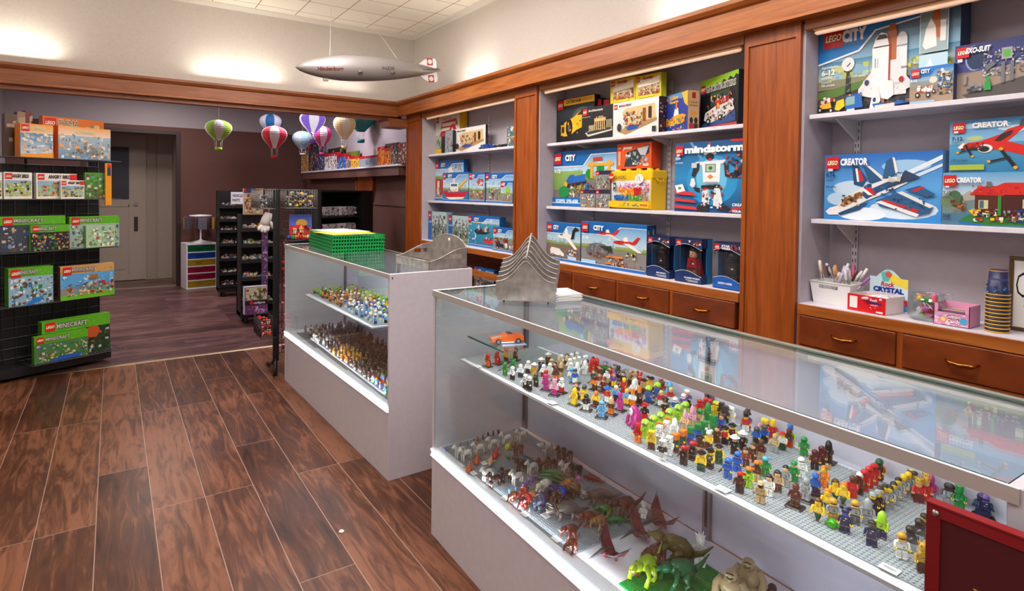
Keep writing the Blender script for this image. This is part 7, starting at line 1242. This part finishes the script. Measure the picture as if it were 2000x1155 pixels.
MC(17, 104, 526, 598, .02, .075, 'green box picturing a snow village, left on the fourth level', mine(19, '8fb4c8', ['e8ecec', 'c8d4dc', '2a7ab8', '1a8a3a', '7a4a34', '5a4a3c', '9ab4c4'], GR, .24, [('p', [(.38, .96), (.55, .84), (.78, .78), (.72, .92), (.5, 1), (.38, 1)], '1f7ad0')]), GR, '3f8416', z4)
MC(118, 223, 522, 588, .0, .05, 'tan brick topped box picturing a blue sky scene, right on the fourth level', mine(21, '5aa4d8', ['5aa4d8', '8ac4e8', 'b8dcec', '5aa4d8'], 'c89a5c', .24, [('p', [(0, .66), (.4, .58), (1, .62), (1, 1), (0, 1)], '8a8a84'), ('p', [(0, .86), (1, .80), (1, 1), (0, 1)], '6ab82a'), ('n', .10, .50, .98, .90, 90, ['c8503a', 'e8844a', '6a3a24', '3a7a3a', 'c8c8c8', 'e8c8a0', '2a9ac8', 'b0283a'], .08, 22), ('r', .52, .30, .68, .44, '9a6a34')]), 'c89a5c', '6a3a24', z4)
MC(82, 215, 631, 690, .045, .07, 'wide green topped box picturing a jungle tree house, behind on the lowest level', mine(24, '24402a', ['1c5a2c', '2a7a3a', '6a3a20', 'c8582a', '3a2a20', '8a6a4a', 'b8c8c0'], GR, .30, [('p', [(.62, .36), (.70, .28), (.80, .30), (.84, .44), (.78, .60), (.66, .58)], 'c0542a')]), GR, '3f8416', zb5)
MC(67, 172, 660, 713, -.005, .045, 'green topped box picturing a field with blue water, front of the lowest level', mine(26, '4a7a44', ['2a6a34', '5a9a3a', '7a4a2c', 'e8a03a', 'c8c8b8', '8ab4c0', '2a60c0'], GR, .28, [('p', [(.3, .92), (.5, .82), (.9, .84), (.8, .98), (.3, 1)], '2458b0')]), GR, '4a8a1c', zb5)
# brown cartons far left on the rack's top
for (px0, px1, pt, lab, c_) in ((10, 34, 222, 'brown dim carton at the far left on top of the rack', '5a4238'), (34, 50, 218, 'tan dim carton second on top of the rack', '8a7460'), (50, 64, 216, 'dim red box beside the tan carton on top of the rack', '6a2c2a')): MC(px0, px1, pt, 300, .17, .06, lab, [('n', 0, 0, 1, 1, 14, [c_, '3a2c28', 'a89078'], .2, px0)], c_, '4a3830', z1)

# ================================================================== BOXES ON THE BACK ROOM LEDGE
bxs = [(588, 606, 296, '8a7060', ['c89038', '8a7a70', 'd8c8b8'], 'brown and tan'), (603, 622, 282, '2c2a38', ['3a3a50', 'c89a38', '6a6a78', '8a4a3a'], 'dark with a jumble of figures'), (619, 633, 300, '34406a', ['3a4a7a', 'c8ccd0', '7a3a30'], 'dark blue'), (634, 657, 301, 'c02028', ['e8e8e4', '8a9a6a', '2c3a4a', 'c8d0cc'], 'red topped box with white picture'), (658, 674, 302, 'b81c24', ['2a60b8', '8ab8e8', '4a9a4a', 'e8e8e4'], 'red topped box with blue figures'), (675, 684, 306, 'b01c24', ['8a8a94', 'd8ccc0', '4a5a6a'], 'narrow red topped'), (685, 701, 307, 'c0202a', ['e8b83a', '3a3a40', 'f0d060'], 'red topped box with yellow picture'), (702, 736, 307, 'b81c28', ['8aa0a8', 'a8b4b8', 'c8482a', '5a707c'], 'widest red topped box with grey picture'), (737, 750, 288, 'c02a28', ['e88a28', 'c85a1c', 'e8a848'], 'tall red and orange'), (751, 763, 290, '7a3a20', ['d8742a', '8a3a1c', 'c89050'], 'tall orange brown'), (764, 777, 284, '2c2824', ['5a4a44', '8a8078', 'b8b0a8'], 'tall dark brown'), (778, 795, 280, '6a2420', ['5a4038', '9a8a60', 'c8c0a8', '8a2a24'], 'tallest box beside the post, dark red')]
for i, (x0, x1, yt, c_, pal, t) in enumerate(bxs):
    art = [('r', 0, 0, 1, 1, pal[0]), ('r', 0, 0, 1, .2, c_), ('n', .02, .2, .98, .98, 90, pal + [c_], .11, 30 + i), ('r', .03, .03, .26, .18, 'd5101a'), ('n', .3, .05, .9, .17, 6, ['e8e0d8', c_], .1, i)]
    tbox('%s%s on the white edged ledge, back room' % (t, '' if 'box' in t else ' toy box'), x0, (bxs[i + 1][0] - .4 if i < 11 else x1), yt, 1.7405, 2.535, .06, c_, art, side=c_, group='boxed sets on the back room ledge')
for i, (x0, x1, yt, c_) in enumerate(((640, 668, 292, '2e2c22'), (676, 698, 298, '6a7a2a'), (752, 776, 282, '332c26'))):
    tbox('second row box, mostly hidden, %s on the back room ledge' % ('left one' if i == 0 else 'middle one, yellow green' if i == 1 else 'right one'), x0, x1, yt, 1.7405, 2.615, .035, c_, [('n', 0, 0, 1, .3, 8, [c_, '8a8a5a'], .2, i)], group='boxed sets on the back room ledge')

# ================================================================== PAPER BALLOONS AND THE AIRSHIP
def balloon(label, px, ptop, pneck, pbask, wpx, Y, c1, c2, added_glow=0, n=8, rot=0.):
    ctr = hit(px, (ptop + pneck) / 2, 1, Y); dist = (ctr - Vector(EYE)).dot(AX_F); k = dist / FPX; R_ = wpx * k / 2
    ztop, zn, zb = hit(px, ptop, 1, Y).z, hit(px, pneck, 1, Y).z, hit(px, pbask, 1, Y).z
    t = thing('paper_balloon', label, 'paper lantern', (ctr.x, ctr.y, zb), rot, 'hanging hot air balloon lanterns'); H = ztop - zn
    prof = []; N = 26
    for i in range(N + 1):
        u = i / N; z = zn + H * u
        r = R_ * (.30 + .70 * math.sin(min(1, u / .62) * PI / 2) ** 1.25) if u < .62 else R_ * math.sqrt(max(0, 1 - ((u - .62) / .38) ** 2))
        prof.append((max(r, R_ * .12) + (.0022 if i % 2 else 0), z - zb))
    M_ = MB(); nn = n * 3; cols = [c1 if (k2 // 3) % 2 == 0 else c2 for k2 in range(nn)]; M_.lathe(prof, n=nn, cols=cols); M_.build('envelope', 'paper_added_glow' if added_glow else 'paper', t)
    wb = R_ * .28; hb_ = max(.02, (zn - zb) * .30); zb0 = 0
    MB().lathe([(0, 0), (wb * .85, 0), (wb, hb_), (wb * .9, hb_), (wb * .75, .003), (0, .003)], c1, 14).build('basket', 'paper', t)
    m = MB()
    for a_ in range(4): q = a_ * PI / 2 + .6; m.tube([(wb * math.cos(q), wb * math.sin(q), hb_), (R_ * .30 * math.cos(q), R_ * .30 * math.sin(q), zn - zb + .004)], .0022, 'f0ece4', 5)
    m.build('string', 'paper', t)
    MB().tube([(0, 0, ztop - zb - .01), (0, 0, 2.899 - zb)], .0012, 'd8d4cc', 4).build('hanging_cord', 'paper', t)
    return t
M['paper'] = amat('tissue_paper', .8); M['paper'].node_tree.nodes['Principled BSDF'].inputs['Subsurface Weight'].default_value = .0
m_ = amat('tissue_paper_added_glow', .8); nt = m_.node_tree; b_ = nt.nodes['Principled BSDF']; nt.links.new(nt.nodes['Attribute'].outputs['Color'], b_.inputs['Emission Color']); b_.inputs['Emission Strength'].default_value = .55; M['paper_added_glow'] = m_  # emission stands in for lamplight falling on the violet balloon
balloon('lime green and white paper balloon lantern, leftmost', 427, 234, 275, 294, 48, 7.2, '9ac83a', 'e0dcd8', rot=.3)
balloon('dark blue and white paper balloon lantern behind the coral one', 529, 223, 262, 276, 43, 8.3, '1c5c94', 'c8c8d0', rot=.9)
balloon('coral red and white paper balloon lantern', 536, 246, 290, 309, 47, 7.0, 'e8404c', 'f0e4e4', rot=.2)
balloon('violet and white paper balloon lantern, nearby lamplight added as its glow', 610.5, 216.5, 259, 279, 48, 6.6, '8a68d8', 'ece8f8', 1, rot=.25)
balloon('pale grey blue paper balloon lantern behind the violet one', 591, 256, 292, 303, 38, 7.8, 'a4aeb6', '86a8b8', rot=.4)
balloon('pink and white paper balloon lantern', 629, 246, 287, 303, 36, 7.2, 'd8408c', 'e8c8d8', rot=.3)
balloon('yellow and white paper balloon lantern', 673, 224, 271, 291, 42, 6.8, 'f0d48a', 'f6ecd0', rot=.25)
balloon('teal paper balloon lantern partly behind the beam', 705, 212, 257, 279, 56, 7.0, '1c7e80', '3a7a78', rot=.1)
# the airship
M['hullmetal'] = amat('silver_doped_cloth', .42, metal=.35)
A_ = hit(576, 131, 1, 4.9); B_ = hit(862, 138, 1, 4.9); L = (B_ - A_).length; ax = (B_ - A_).normalized()
zp = thing('model_airship', 'large silver model airship with red marked fins hanging near the ceiling corner', 'model airship', tuple((A_ + B_) / 2))
mt = ax.to_track_quat('X', 'Z').to_matrix().to_4x4()
k = (hit(714, 110, 1, 4.9).z - hit(714, 159, 1, 4.9).z) / 2; prof = []
for i in range(41):
    u = i / 40; r = k * (math.sin(min(1, u / .36) * PI / 2) ** .62 if u < .36 else (1 - ((u - .36) / .64) ** 2.1) ** .95) if 0 < u < 1 else 0; prof.append((max(r, .0005), L * (u - .5)))
m = MB().lathe(prof, '8e8886', 36); m.xf(Matrix.Rotation(PI / 2, 4, 'Y')); m.add([], [])
def curved_text(m, st, x, z, hh, col, bold=.02):
    V, F, W_ = text_geo(st, bold, 0); s_ = hh / .7; o_ = []
    for a_, b2 in V:
        xx, zz_ = x + a_ * s_, z + b2 * s_; u = xx / L + .5; r = k * (math.sin(min(1, u / .36) * PI / 2) ** .62 if u < .36 else (1 - ((u - .36) / .64) ** 2.1) ** .95) + .0012
        o_.append((xx, -math.sqrt(max(r * r - zz_ * zz_, 0)), zz_))
    m.add(o_, F, col)
curved_text(m, 'Hindenburg', -L * .38, -.035, .030, '6a2020', .03); curved_text(m, 'D-LZ129', L * .03, -.018, .022, '2a2a2c', .02)
m.xf(mt); m.build('hull', 'hullmetal', zp)

for (up, sgn) in ((1, 1), (-1, 1)):
    m = MB(); pts = [(L * .33, up * k * .50), (L * .37, up * k * .85), (L * .40, up * k * 1.0), (L * .455, up * k * 1.0), (L * .465, up * k * .7), (L * .46, up * k * .10), (L * .40, up * k * .2)]
    m.prism(pts if up < 0 else pts, lambda a_, b2: (a_, -.004, b2), lambda a_, b2: (a_, .004, b2), 'e4e0e6')
    y = -.0048; zc_ = up * k * .72
    m.box(L * .392, L * .436, y - .0004, y, zc_ - .032, zc_ + .032, 'a82840'); m.add([(L * .414 + .022 * math.cos(q * PI / 9), y - .0012, zc_ + .022 * math.sin(q * PI / 9)) for q in range(18)], [tuple(range(17, -1, -1))], 'e0d4cc')
    m.xf(mt); m.build('tail_fin', 'paint', zp)
for s_ in (-1, 1):
    m = MB().prism([(L * .32, s_ * k * .35), (L * .37, s_ * k * .95), (L * .45, s_ * k * .95), (L * .455, s_ * k * .1)], lambda a_, b2: (a_, b2, -.004), lambda a_, b2: (a_, b2, .004), '6a625e'); m.xf(mt); m.build('side_fin', 'paint', zp)
m = MB().rbox(-L * .335, -L * .305, -.014, .014, -k * 1.02, -k * .80, 'b0aaa4', .004); m.xf(mt); m.build('gondola', 'paint', zp)
for u in (-.12, .10):
    m = MB().tube([(L * u - .02, -k * .98, -.045), (L * u + .02, -k * .98, -.045)], [.012, .008], '5a5654', 8).tube([(L * u, -k * .9, -.04), (L * u, -k * .98, -.045)], .003, '5a5654', 5); m.xf(mt); m.build('engine_car', 'paint', zp)
for (u, px, py) in ((-.28, 676, 62), (.17, 758, 60)):
    e = mt @ Vector((L * u, 0, k * .95)); tgt = Vector(((A_ + B_) / 2)); top_ = Vector((tgt.x + e.x + (.15 if u < 0 else -.12), 5.35, 3.099)) - tgt
    MB().tube([e, top_], .0012, 'e8e4dc', 4).build('hanging_cord', 'paper', zp)

# ================================================================== BACK ROOM FURNITURE
# drawer cart
def pixbox(px, py, z): return hit(px, py, 2, z)
L0, R0_ = pixbox(364, 567, 0), pixbox(424, 561.5, 0); w = (R0_ - L0).length; az = math.atan2(R0_.y - L0.y, R0_.x - L0.x); h = .665
dc = thing('drawer_cart', 'white plastic drawer cart with coloured drawers beside the black shelving', 'drawers', (L0.x, L0.y, 0), az)
m = MB().rbox(0, w, 0, .32, h - .03, h, 'e8e4e6', .006).rbox(0, w, 0, .32, 0, .025, 'e8e4e6', .005).box(0, .018, 0, .32, .02, h - .03, 'e8e4e6').box(w - .018, w, 0, .32, .02, h - .03, 'e8e4e6').box(.018, w - .018, .30, .32, .02, h - .03, 'd8d4d6')
zs = [.025 + i * (h - .055) / 6 for i in range(7)]
for z in zs[1:-1]: m.box(.018, w - .018, 0, .30, z - .006, z + .006, 'e8e4e6')
m.build('frame', 'plastic', dc)
for i, (c_, n_) in enumerate((('b8981c', 'gold'), ('9a1c3c', 'crimson'), ('a01c40', 'crimson'), ('b89a1e', 'gold'), ('1c4aa8', 'blue'), ('0f6a44', 'green'))):
    d_ = MB().rbox(.022, w - .022, .004, .28, zs[i] + .009, zs[i + 1] - .009, c_, .004).build('drawer', 'clearplastic', dc); d_['label'] = n_ + ' drawer'
    MB().rbox(w * .3, w * .5, -.008, .005, zs[i + 1] - .030, zs[i + 1] - .018, c_, .002).build('handle', 'clearplastic', d_)
# small spinner stand on the cart
o = (L0 + R0_) / 2; sp_ = thing('counter_spinner', 'clear and white tabletop spinner stand on the drawer cart', 'display stand', (o.x, o.y + .14, h + .0005))
MB().lathe([(0, 0), (.13, 0), (.12, .012), (.03, .03), (.012, .05), (.012, .30), (0, .30)], 'dcd8dc', 18).build('base', 'plastic', sp_)
MB().lathe([(0, .38), (.15, .38), (.15, .40), (0, .41)], 'e8e4e6', 20).build('top_disc', 'plastic', sp_)
MB().tube([(0, 0, .3), (0, 0, .38)], .01, 'd8d4d8', 8).build('pole', 'plastic', sp_)
for q in range(6):
    t_ = q * PI / 3; MB().box(-.055, .055, -.018, .018, .20, .37, ['8a8690', 'b8923a', '6a6470'][q % 3]).xf(Matrix.Rotation(t_, 4, 'Z') @ Matrix.Translation((0, -.20, 0)), 0).build('packet', 'clearplastic', sp_)
# black slanted bin shelving, two units in line
PALB = ['b8a890', 'd8d0c8', '8a8078', '6a2a24', 'c8b8a8', 'e8e0d8', '3a4a6a', '7a6a58', 'a87858']
def gondola(label, x, y0, y1, zs_, pal, sign, hh, loose):
    t = thing('bin_shelving', label, 'shelves', (x, y0, 0), PI / 2); L_ = y1
    MB().box(.20, .24, 0, L_, .08, hh, 'k').box(-.02, .24, 0, L_, .06, .12, 'k').box(0, .24, 0, .015, .08, hh, '141416').box(0, .24, L_ - .015, L_, .08, hh, '141416').build('frame', 'blackmetal', t)
    for (yy, xx) in ((.06, .02), (L_ - .06, .02), (.06, .2), (L_ - .06, .2)):
        MB().tube([(xx, yy - .012, .032), (xx, yy + .012, .032)], .032, '1c1a1c', 14).tube([(xx, yy, .03), (xx, yy, .07)], .01, 'd', 6).build('caster', 'blackmetal', t)
    for i, z in enumerate(zs_):
        s_ = MB().add([(-.03, 0, z), (.2, 0, z + .05), (.2, L_, z + .05), (-.03, L_, z), (-.03, 0, z - .006), (.2, 0, z + .044), (.2, L_, z + .044), (-.03, L_, z - .006)], [(0, 1, 2, 3), (7, 6, 5, 4), (0, 3, 7, 4), (1, 5, 6, 2), (0, 4, 5, 1), (3, 2, 6, 7)], 'k').box(-.034, -.028, 0, L_, z - .006, z + .035, 'k').build('bin_shelf', 'blackmetal', t)
        R_ = random.Random(i * 7 + int(y0)); m = MB()
        for k_ in range(int(190 * L_)):
            xx, yy, s2 = R_.uniform(-.02, .15), R_.uniform(.02, L_ - .055), R_.uniform(.008, .024); xx = min(xx, .15); zz_ = z + .050 * (xx + s2 + .03) / .23 + .001; m.rbox(xx, xx + s2, yy, yy + s2 * 1.3, zz_, zz_ + s2 + .008, R_.choice(pal), .002)
        o_ = m.build('loose_bricks', 'plastic', None, (x, y0, .0008), PI / 2); tag(o_, 'jumble of small loose toy parts on the %s level of %s' % (['lowest', 'second', 'third', 'fourth', 'fifth', 'sixth', 'seventh', 'eighth'][i], loose), 'toy parts'); o_['kind'] = 'stuff'
    return t
gondola('black slanted bin shelving on casters, the far unit beside the drawer cart', 1.56, 8.7, .39, [.135, .30, .49, .69, .87, 1.02, 1.20], PALB, 0, 1.43, 'the far black shelving')
gondola('black slanted bin shelving on casters, the near unit behind the wire stand', 1.49, 6.85, .36, [.20, .47, .66, .83, 1.0], ['d8d0c8', 'c8b8a8', '8a8078', '3a8a5a', 'c83a34', 'e8e0d8', 'e8a03a', '4a90b8'], 0, 1.174, 'the near black shelving')
def signcard(label, px0, px1, pt, pb, Y, art, col='ece8ea', name='sign_card', cat='sign', th=.004, rz_=None, dz_=None, grp=None, X=None):
    a_, b2 = (hit(px0, pb, 1, Y), hit(px1, pb, 1, Y)); hh = hit(px0, pt, 1, Y).z - a_.z; ww = b2.x - a_.x
    m = MB().box(0, ww, 0, th, 0, hh, col); Face(m, (0, 0, 0), (1, 0, 0), (0, 0, 1), (0, -1, 0), ww, hh).run(art); o_ = m.build(name, 'card', None, tuple(a_), 0); return tag(o_, label, cat, grp)
signcard('white card reading Vehicle Parts on top of the black shelving', 451, 477, 375, 398.5, 8.662, [('t', 'VEHICLE', .10, .42, .22, '1c1c1e', .03, 0, .78), ('t', 'PARTS', .10, .80, .22, '1c1c1e', .03, 0, .56)])
signcard('upright box with orange and brown picture on top of the near black shelving', 476, 514, 368, 419.5, 6.86, [('g', 0, 0, 1, 1, 'd8c8a8', 'c8a888'), ('r', 0, 0, .62, .18, '2a3a7a'), ('r', 0, 0, .14, .14, 'd5101a'), ('n', .04, .2, .96, .96, 60, ['a8402c', 'c87a4a', '7a5a4a', 'd8b898', '6a7a6a', 'e8d8b8', '8a2a24'], .10, 5), ('r', .62, .0, .8, .3, 'e8b030')], name='toy_set_box', cat='box', th=.05)
# purple printed carton hung low on the near unit
signcard('purple and black carton low on the near end of the black shelving', 478, 523, 562, 616, 6.708, [('r', 0, 0, 1, 1, '6a3a6e'), ('r', .04, .02, .96, .48, 'c8c0a0'), ('n', .04, .04, .96, .48, 44, ['5a5a44', '8a9a3a', 'd8c8b8', '6a3a34', '3a3a3c', 'c8b0d0'], .10, 6), ('r', 0, .50, 1, .66, '1c1a20'), ('r', .22, .52, .34, .64, 'd5101a'), ('t', 'minifigures', .38, .62, .08, 'e8e0e8', .02, 0, .5), ('n', .04, .68, .96, .96, 30, ['b890c0', '8a5a90', '5a2a5e', 'd8b8dc'], .08, 7)], name='carton', cat='box', th=.108)
signcard('tall narrow purple printed banner on the right edge of the near black shelving', 511, 523, 452, 558, 6.811, [('r', 0, 0, 1, 1, '5a3a66'), ('n', .05, .02, .95, .98, 60, ['8a6a98', '3a2440', 'b8a8c0', '6a4a78'], .03, 8)], name='banner', cat='banner', th=.003)
# white foam hand
hw = hit(521, 458, 1, 4.98); gl = thing('foam_hand', 'white foam hand hanging with fingers down beside the wire stand', 'foam hand', tuple(hw)); gl.scale = (.78,) * 3; c_ = 'e8e4e2'
m = MB().tube([(0.02, 0, .22), (.0, 0, .16), (-.02, 0, .10)], [.035, .05, .052], c_, 12, sy=.6); m.build('palm', 'matte', gl)
for i, (dx, l_) in enumerate(((-.075, .055), (-.045, .075), (-.015, .08), (.012, .065))): MB().tube([(-.02 + (dx + .03) * .5, 0, .10), (dx, -.008, .10 - l_ * .6), (dx - .004, -.014, .10 - l_)], [.020, .018, .014], c_, 9).build('finger', 'matte', gl)
MB().tube([(.02, 0, .14), (.055, -.005, .09), (.06, -.01, .06)], [.018, .018, .013], c_, 9).build('thumb', 'matte', gl)
MB().tube([(.02, 0, .22), (.022, .0, (1.305 - hw.z) / .78)], .003, 'w', 6).build('hanging_loop', 'matte', gl)
# black wire stand behind the far case
ws = thing('wire_stand', 'black metal wire stand with baskets right behind the far display case', 'rack', (1.06, 4.86, 0)); H = 1.455
for (x, y) in ((0, 0), (.30, 0)):
    MB().rbox(x - .022, x + .022, y - .012, y + .012, .10, H, '121214', .004).tube([(x, y, .12), (x - .01, y - .03, .07), (x - .02, y - .07, .004)], .016, '161618', 8).tube([(x, y, .12), (x, y + .12, .05), (x, y + .30, .008)], .014, '161618', 8).build('post', 'blackmetal', ws)
m = MB()
for i in range(11): m.tube([(.02 + i * .0255, 0, .16), (.02 + i * .0255, 0, H)], .0022, '1c1c1e', 4)
for i in range(17): m.tube([(0, .002, .16 + i * .08), (.30, .002, .16 + i * .08)], .0026, '1c1c1e', 4)
m.build('grid_panel', 'blackmetal', ws)
def wbasket(x0, x1, y0, y1, z0_, z1_, col='2a2a2c'):
    m = MB()
    for z in (z0_, z1_):
        for q in (((x0, y0), (x1, y0)), ((x1, y0), (x1, y1)), ((x1, y1), (x0, y1)), ((x0, y1), (x0, y0))): m.tube([(*q[0], z), (*q[1], z)], .003, col, 5)
    n = int((x1 - x0) / .018)
    for i in range(n + 1): x = x0 + (x1 - x0) * i / n; m.tube([(x, y0, z1_), (x, y0, z0_), (x, y1, z0_)], .0016, col, 4)
    n = int((y1 - y0) / .02)
    for i in range(n + 1): y = y0 + (y1 - y0) * i / n; m.tube([(x0, y, z1_), (x0, y, z0_)], .0016, col, 4); m.tube([(x1, y, z1_), (x1, y, z0_)], .0016, col, 4)
    return m
wbasket(.03, .26, -.20, -.01, 1.31, 1.45, '6a6664').build('basket', 'blackmetal', ws); wbasket(-.12, -.01, -.02, .34, 1.30, 1.45, '6a6664').build('basket', 'blackmetal', ws)
wbasket(.03, .30, -.16, -.01, 1.06, 1.14).build('basket', 'blackmetal', ws); wbasket(-.12, -.01, -.06, .22, .30, .44).build('basket', 'blackmetal', ws)
def heap(label, x0, x1, y0, y1, z, n, pal, hh=.08):
    R_ = random.Random(n); m = MB()
    for _ in range(n): s2 = R_.uniform(.008, .022); xx, yy, zz_ = R_.uniform(x0, x1 - s2), R_.uniform(y0, y1 - s2), z + R_.uniform(0, hh); m.rbox(xx, xx + s2, yy, yy + s2, zz_, zz_ + s2 * .8, R_.choice(pal), .002)
    o_ = m.build('loose_bricks', 'plastic', None, (1.06, 4.86, .004)); tag(o_, label, 'toy parts'); o_['kind'] = 'stuff'
heap('black white and grey small toy parts in the top basket of the wire stand', .04, .25, -.19, -.02, 1.31, 200, ['1c1c20', '3a3e44', 'c8ccd0', '6a7078', '1c1c20', '8a9098', 'e8a870', 'e8c030'], .11)
heap('dark small toy parts in the side basket of the wire stand', -.11, -.02, 0, .32, 1.30, 90, ['1c1c20', '6a7078', 'c8ccd0', '3a3a3c'], .10)
heap('red and orange small toy parts in the low side basket of the wire stand', -.11, -.035, -.05, .20, .305, 80, ['e84a28', 'd8202a', 'f0702a', '2a2a30', 'd8d8dc'], .12)
heap('red blue and white toy parts low at the front of the wire stand', .03, .10, -.09, -.02, .16, 160, ['c8243a', '7a2a5a', 'd8c8b8', '2a2a40', 'a81c2c'], .9)
for i, (x, c_, lab) in enumerate(((.075, '2a50b0', 'blue booklet with a red picture on the wire stand, front one'), (.085, 'd8d4cc', 'white booklet behind the blue one on the wire stand'))):
    m = MB().box(0, .17, 0, .006, 0, .19, c_); Face(m, (0, 0, 0), (1, 0, 0), (0, 0, 1), (0, -1, 0), .17, .19).run([('g', 0, 0, 1, .45, '2a3a90', '5a6ac0'), ('e', .55, .34, .26, .16, 'c89a3a'), ('p', [(0, .5), (.5, .4), (1, .55), (1, 1), (0, 1)], 'd82a24'), ('n', .05, .4, .95, .95, 30, ['f0c8a0', 'e8e0d0', 'c01c20', '3a1a14', 'f0a050'], .14, 9)])
    tag(m.build('booklet', 'card', None, (1.06 + x, 4.86 - .10 + .03 * i, 1.0655)), lab, 'booklet')
for i, (x, c_, n_) in enumerate(((.05, '1c9a3a', 'green'), (.11, 'c8202a', 'red'), (.02, '3a3a9a', 'violet'))):
    tag(MB().ball((0, 0, .018), .018, c_, 12).build('toy_ball', 'plastic', None, (1.085 + x + .02, 4.86 - .13, 1.065)), '%s small toy ball in the middle basket of the wire stand' % n_, 'toy', 'toy balls')
# black shelf cabinet with grey bags
bc = thing('black_cabinet', 'tall black cabinet with open shelves of bagged parts below the ledge', 'cabinet', (1.75, 6.05, 0), math.radians(30)); w, d, h = .82, .36, 1.452
MB().box(0, .02, 0, d, 0, h, '0c0c0e').box(w - .20, w, 0, d, 0, h, '0c0c0e').box(0, w, d - .01, d, 0, h, '0c0c0e').box(-.002, w + .002, -.002, d + .002, h - .02, h, '141416').build('carcass', 'blackmetal', bc)
for i, z in enumerate((.2, .5, .78, .98, 1.16)):
    MB().box(.02, w - .20, .01, d - .01, z, z + .012, '141416').build('shelf', 'blackmetal', bc)
    if i >= 1:
        for k_ in range(4):
            m = MB().rbox(.0, .13, 0, .10, 0, .105, ['a098a0', '8a8488', 'aaa0a8', '7a7478'][k_], .02)
            R_ = random.Random(i * 5 + k_)
            for _ in range(24): a1, a2 = R_.uniform(.005, .11), R_.uniform(.005, .085); m.rbox(a1, a1 + .016, -.004, .004, a2, a2 + .014, R_.choice(['a89ca4', '5a5258', 'c8bcc4', '3a3438']), .002)
            q = Matrix.Rotation(math.radians(30), 4, 'Z') @ Vector((.035 + .14 * k_, .03, 0)); tag(m.build('parts_bag', 'plastic', None, (1.75 + q.x, 6.05 + q.y, z + .0125), math.radians(30)), 'grey bag of parts in black cabinet, %s on %s shelf' % (ORD[k_], ('', 'low', 'middle', 'upper middle', 'top')[i]), 'bag', 'bags in the black cabinet')
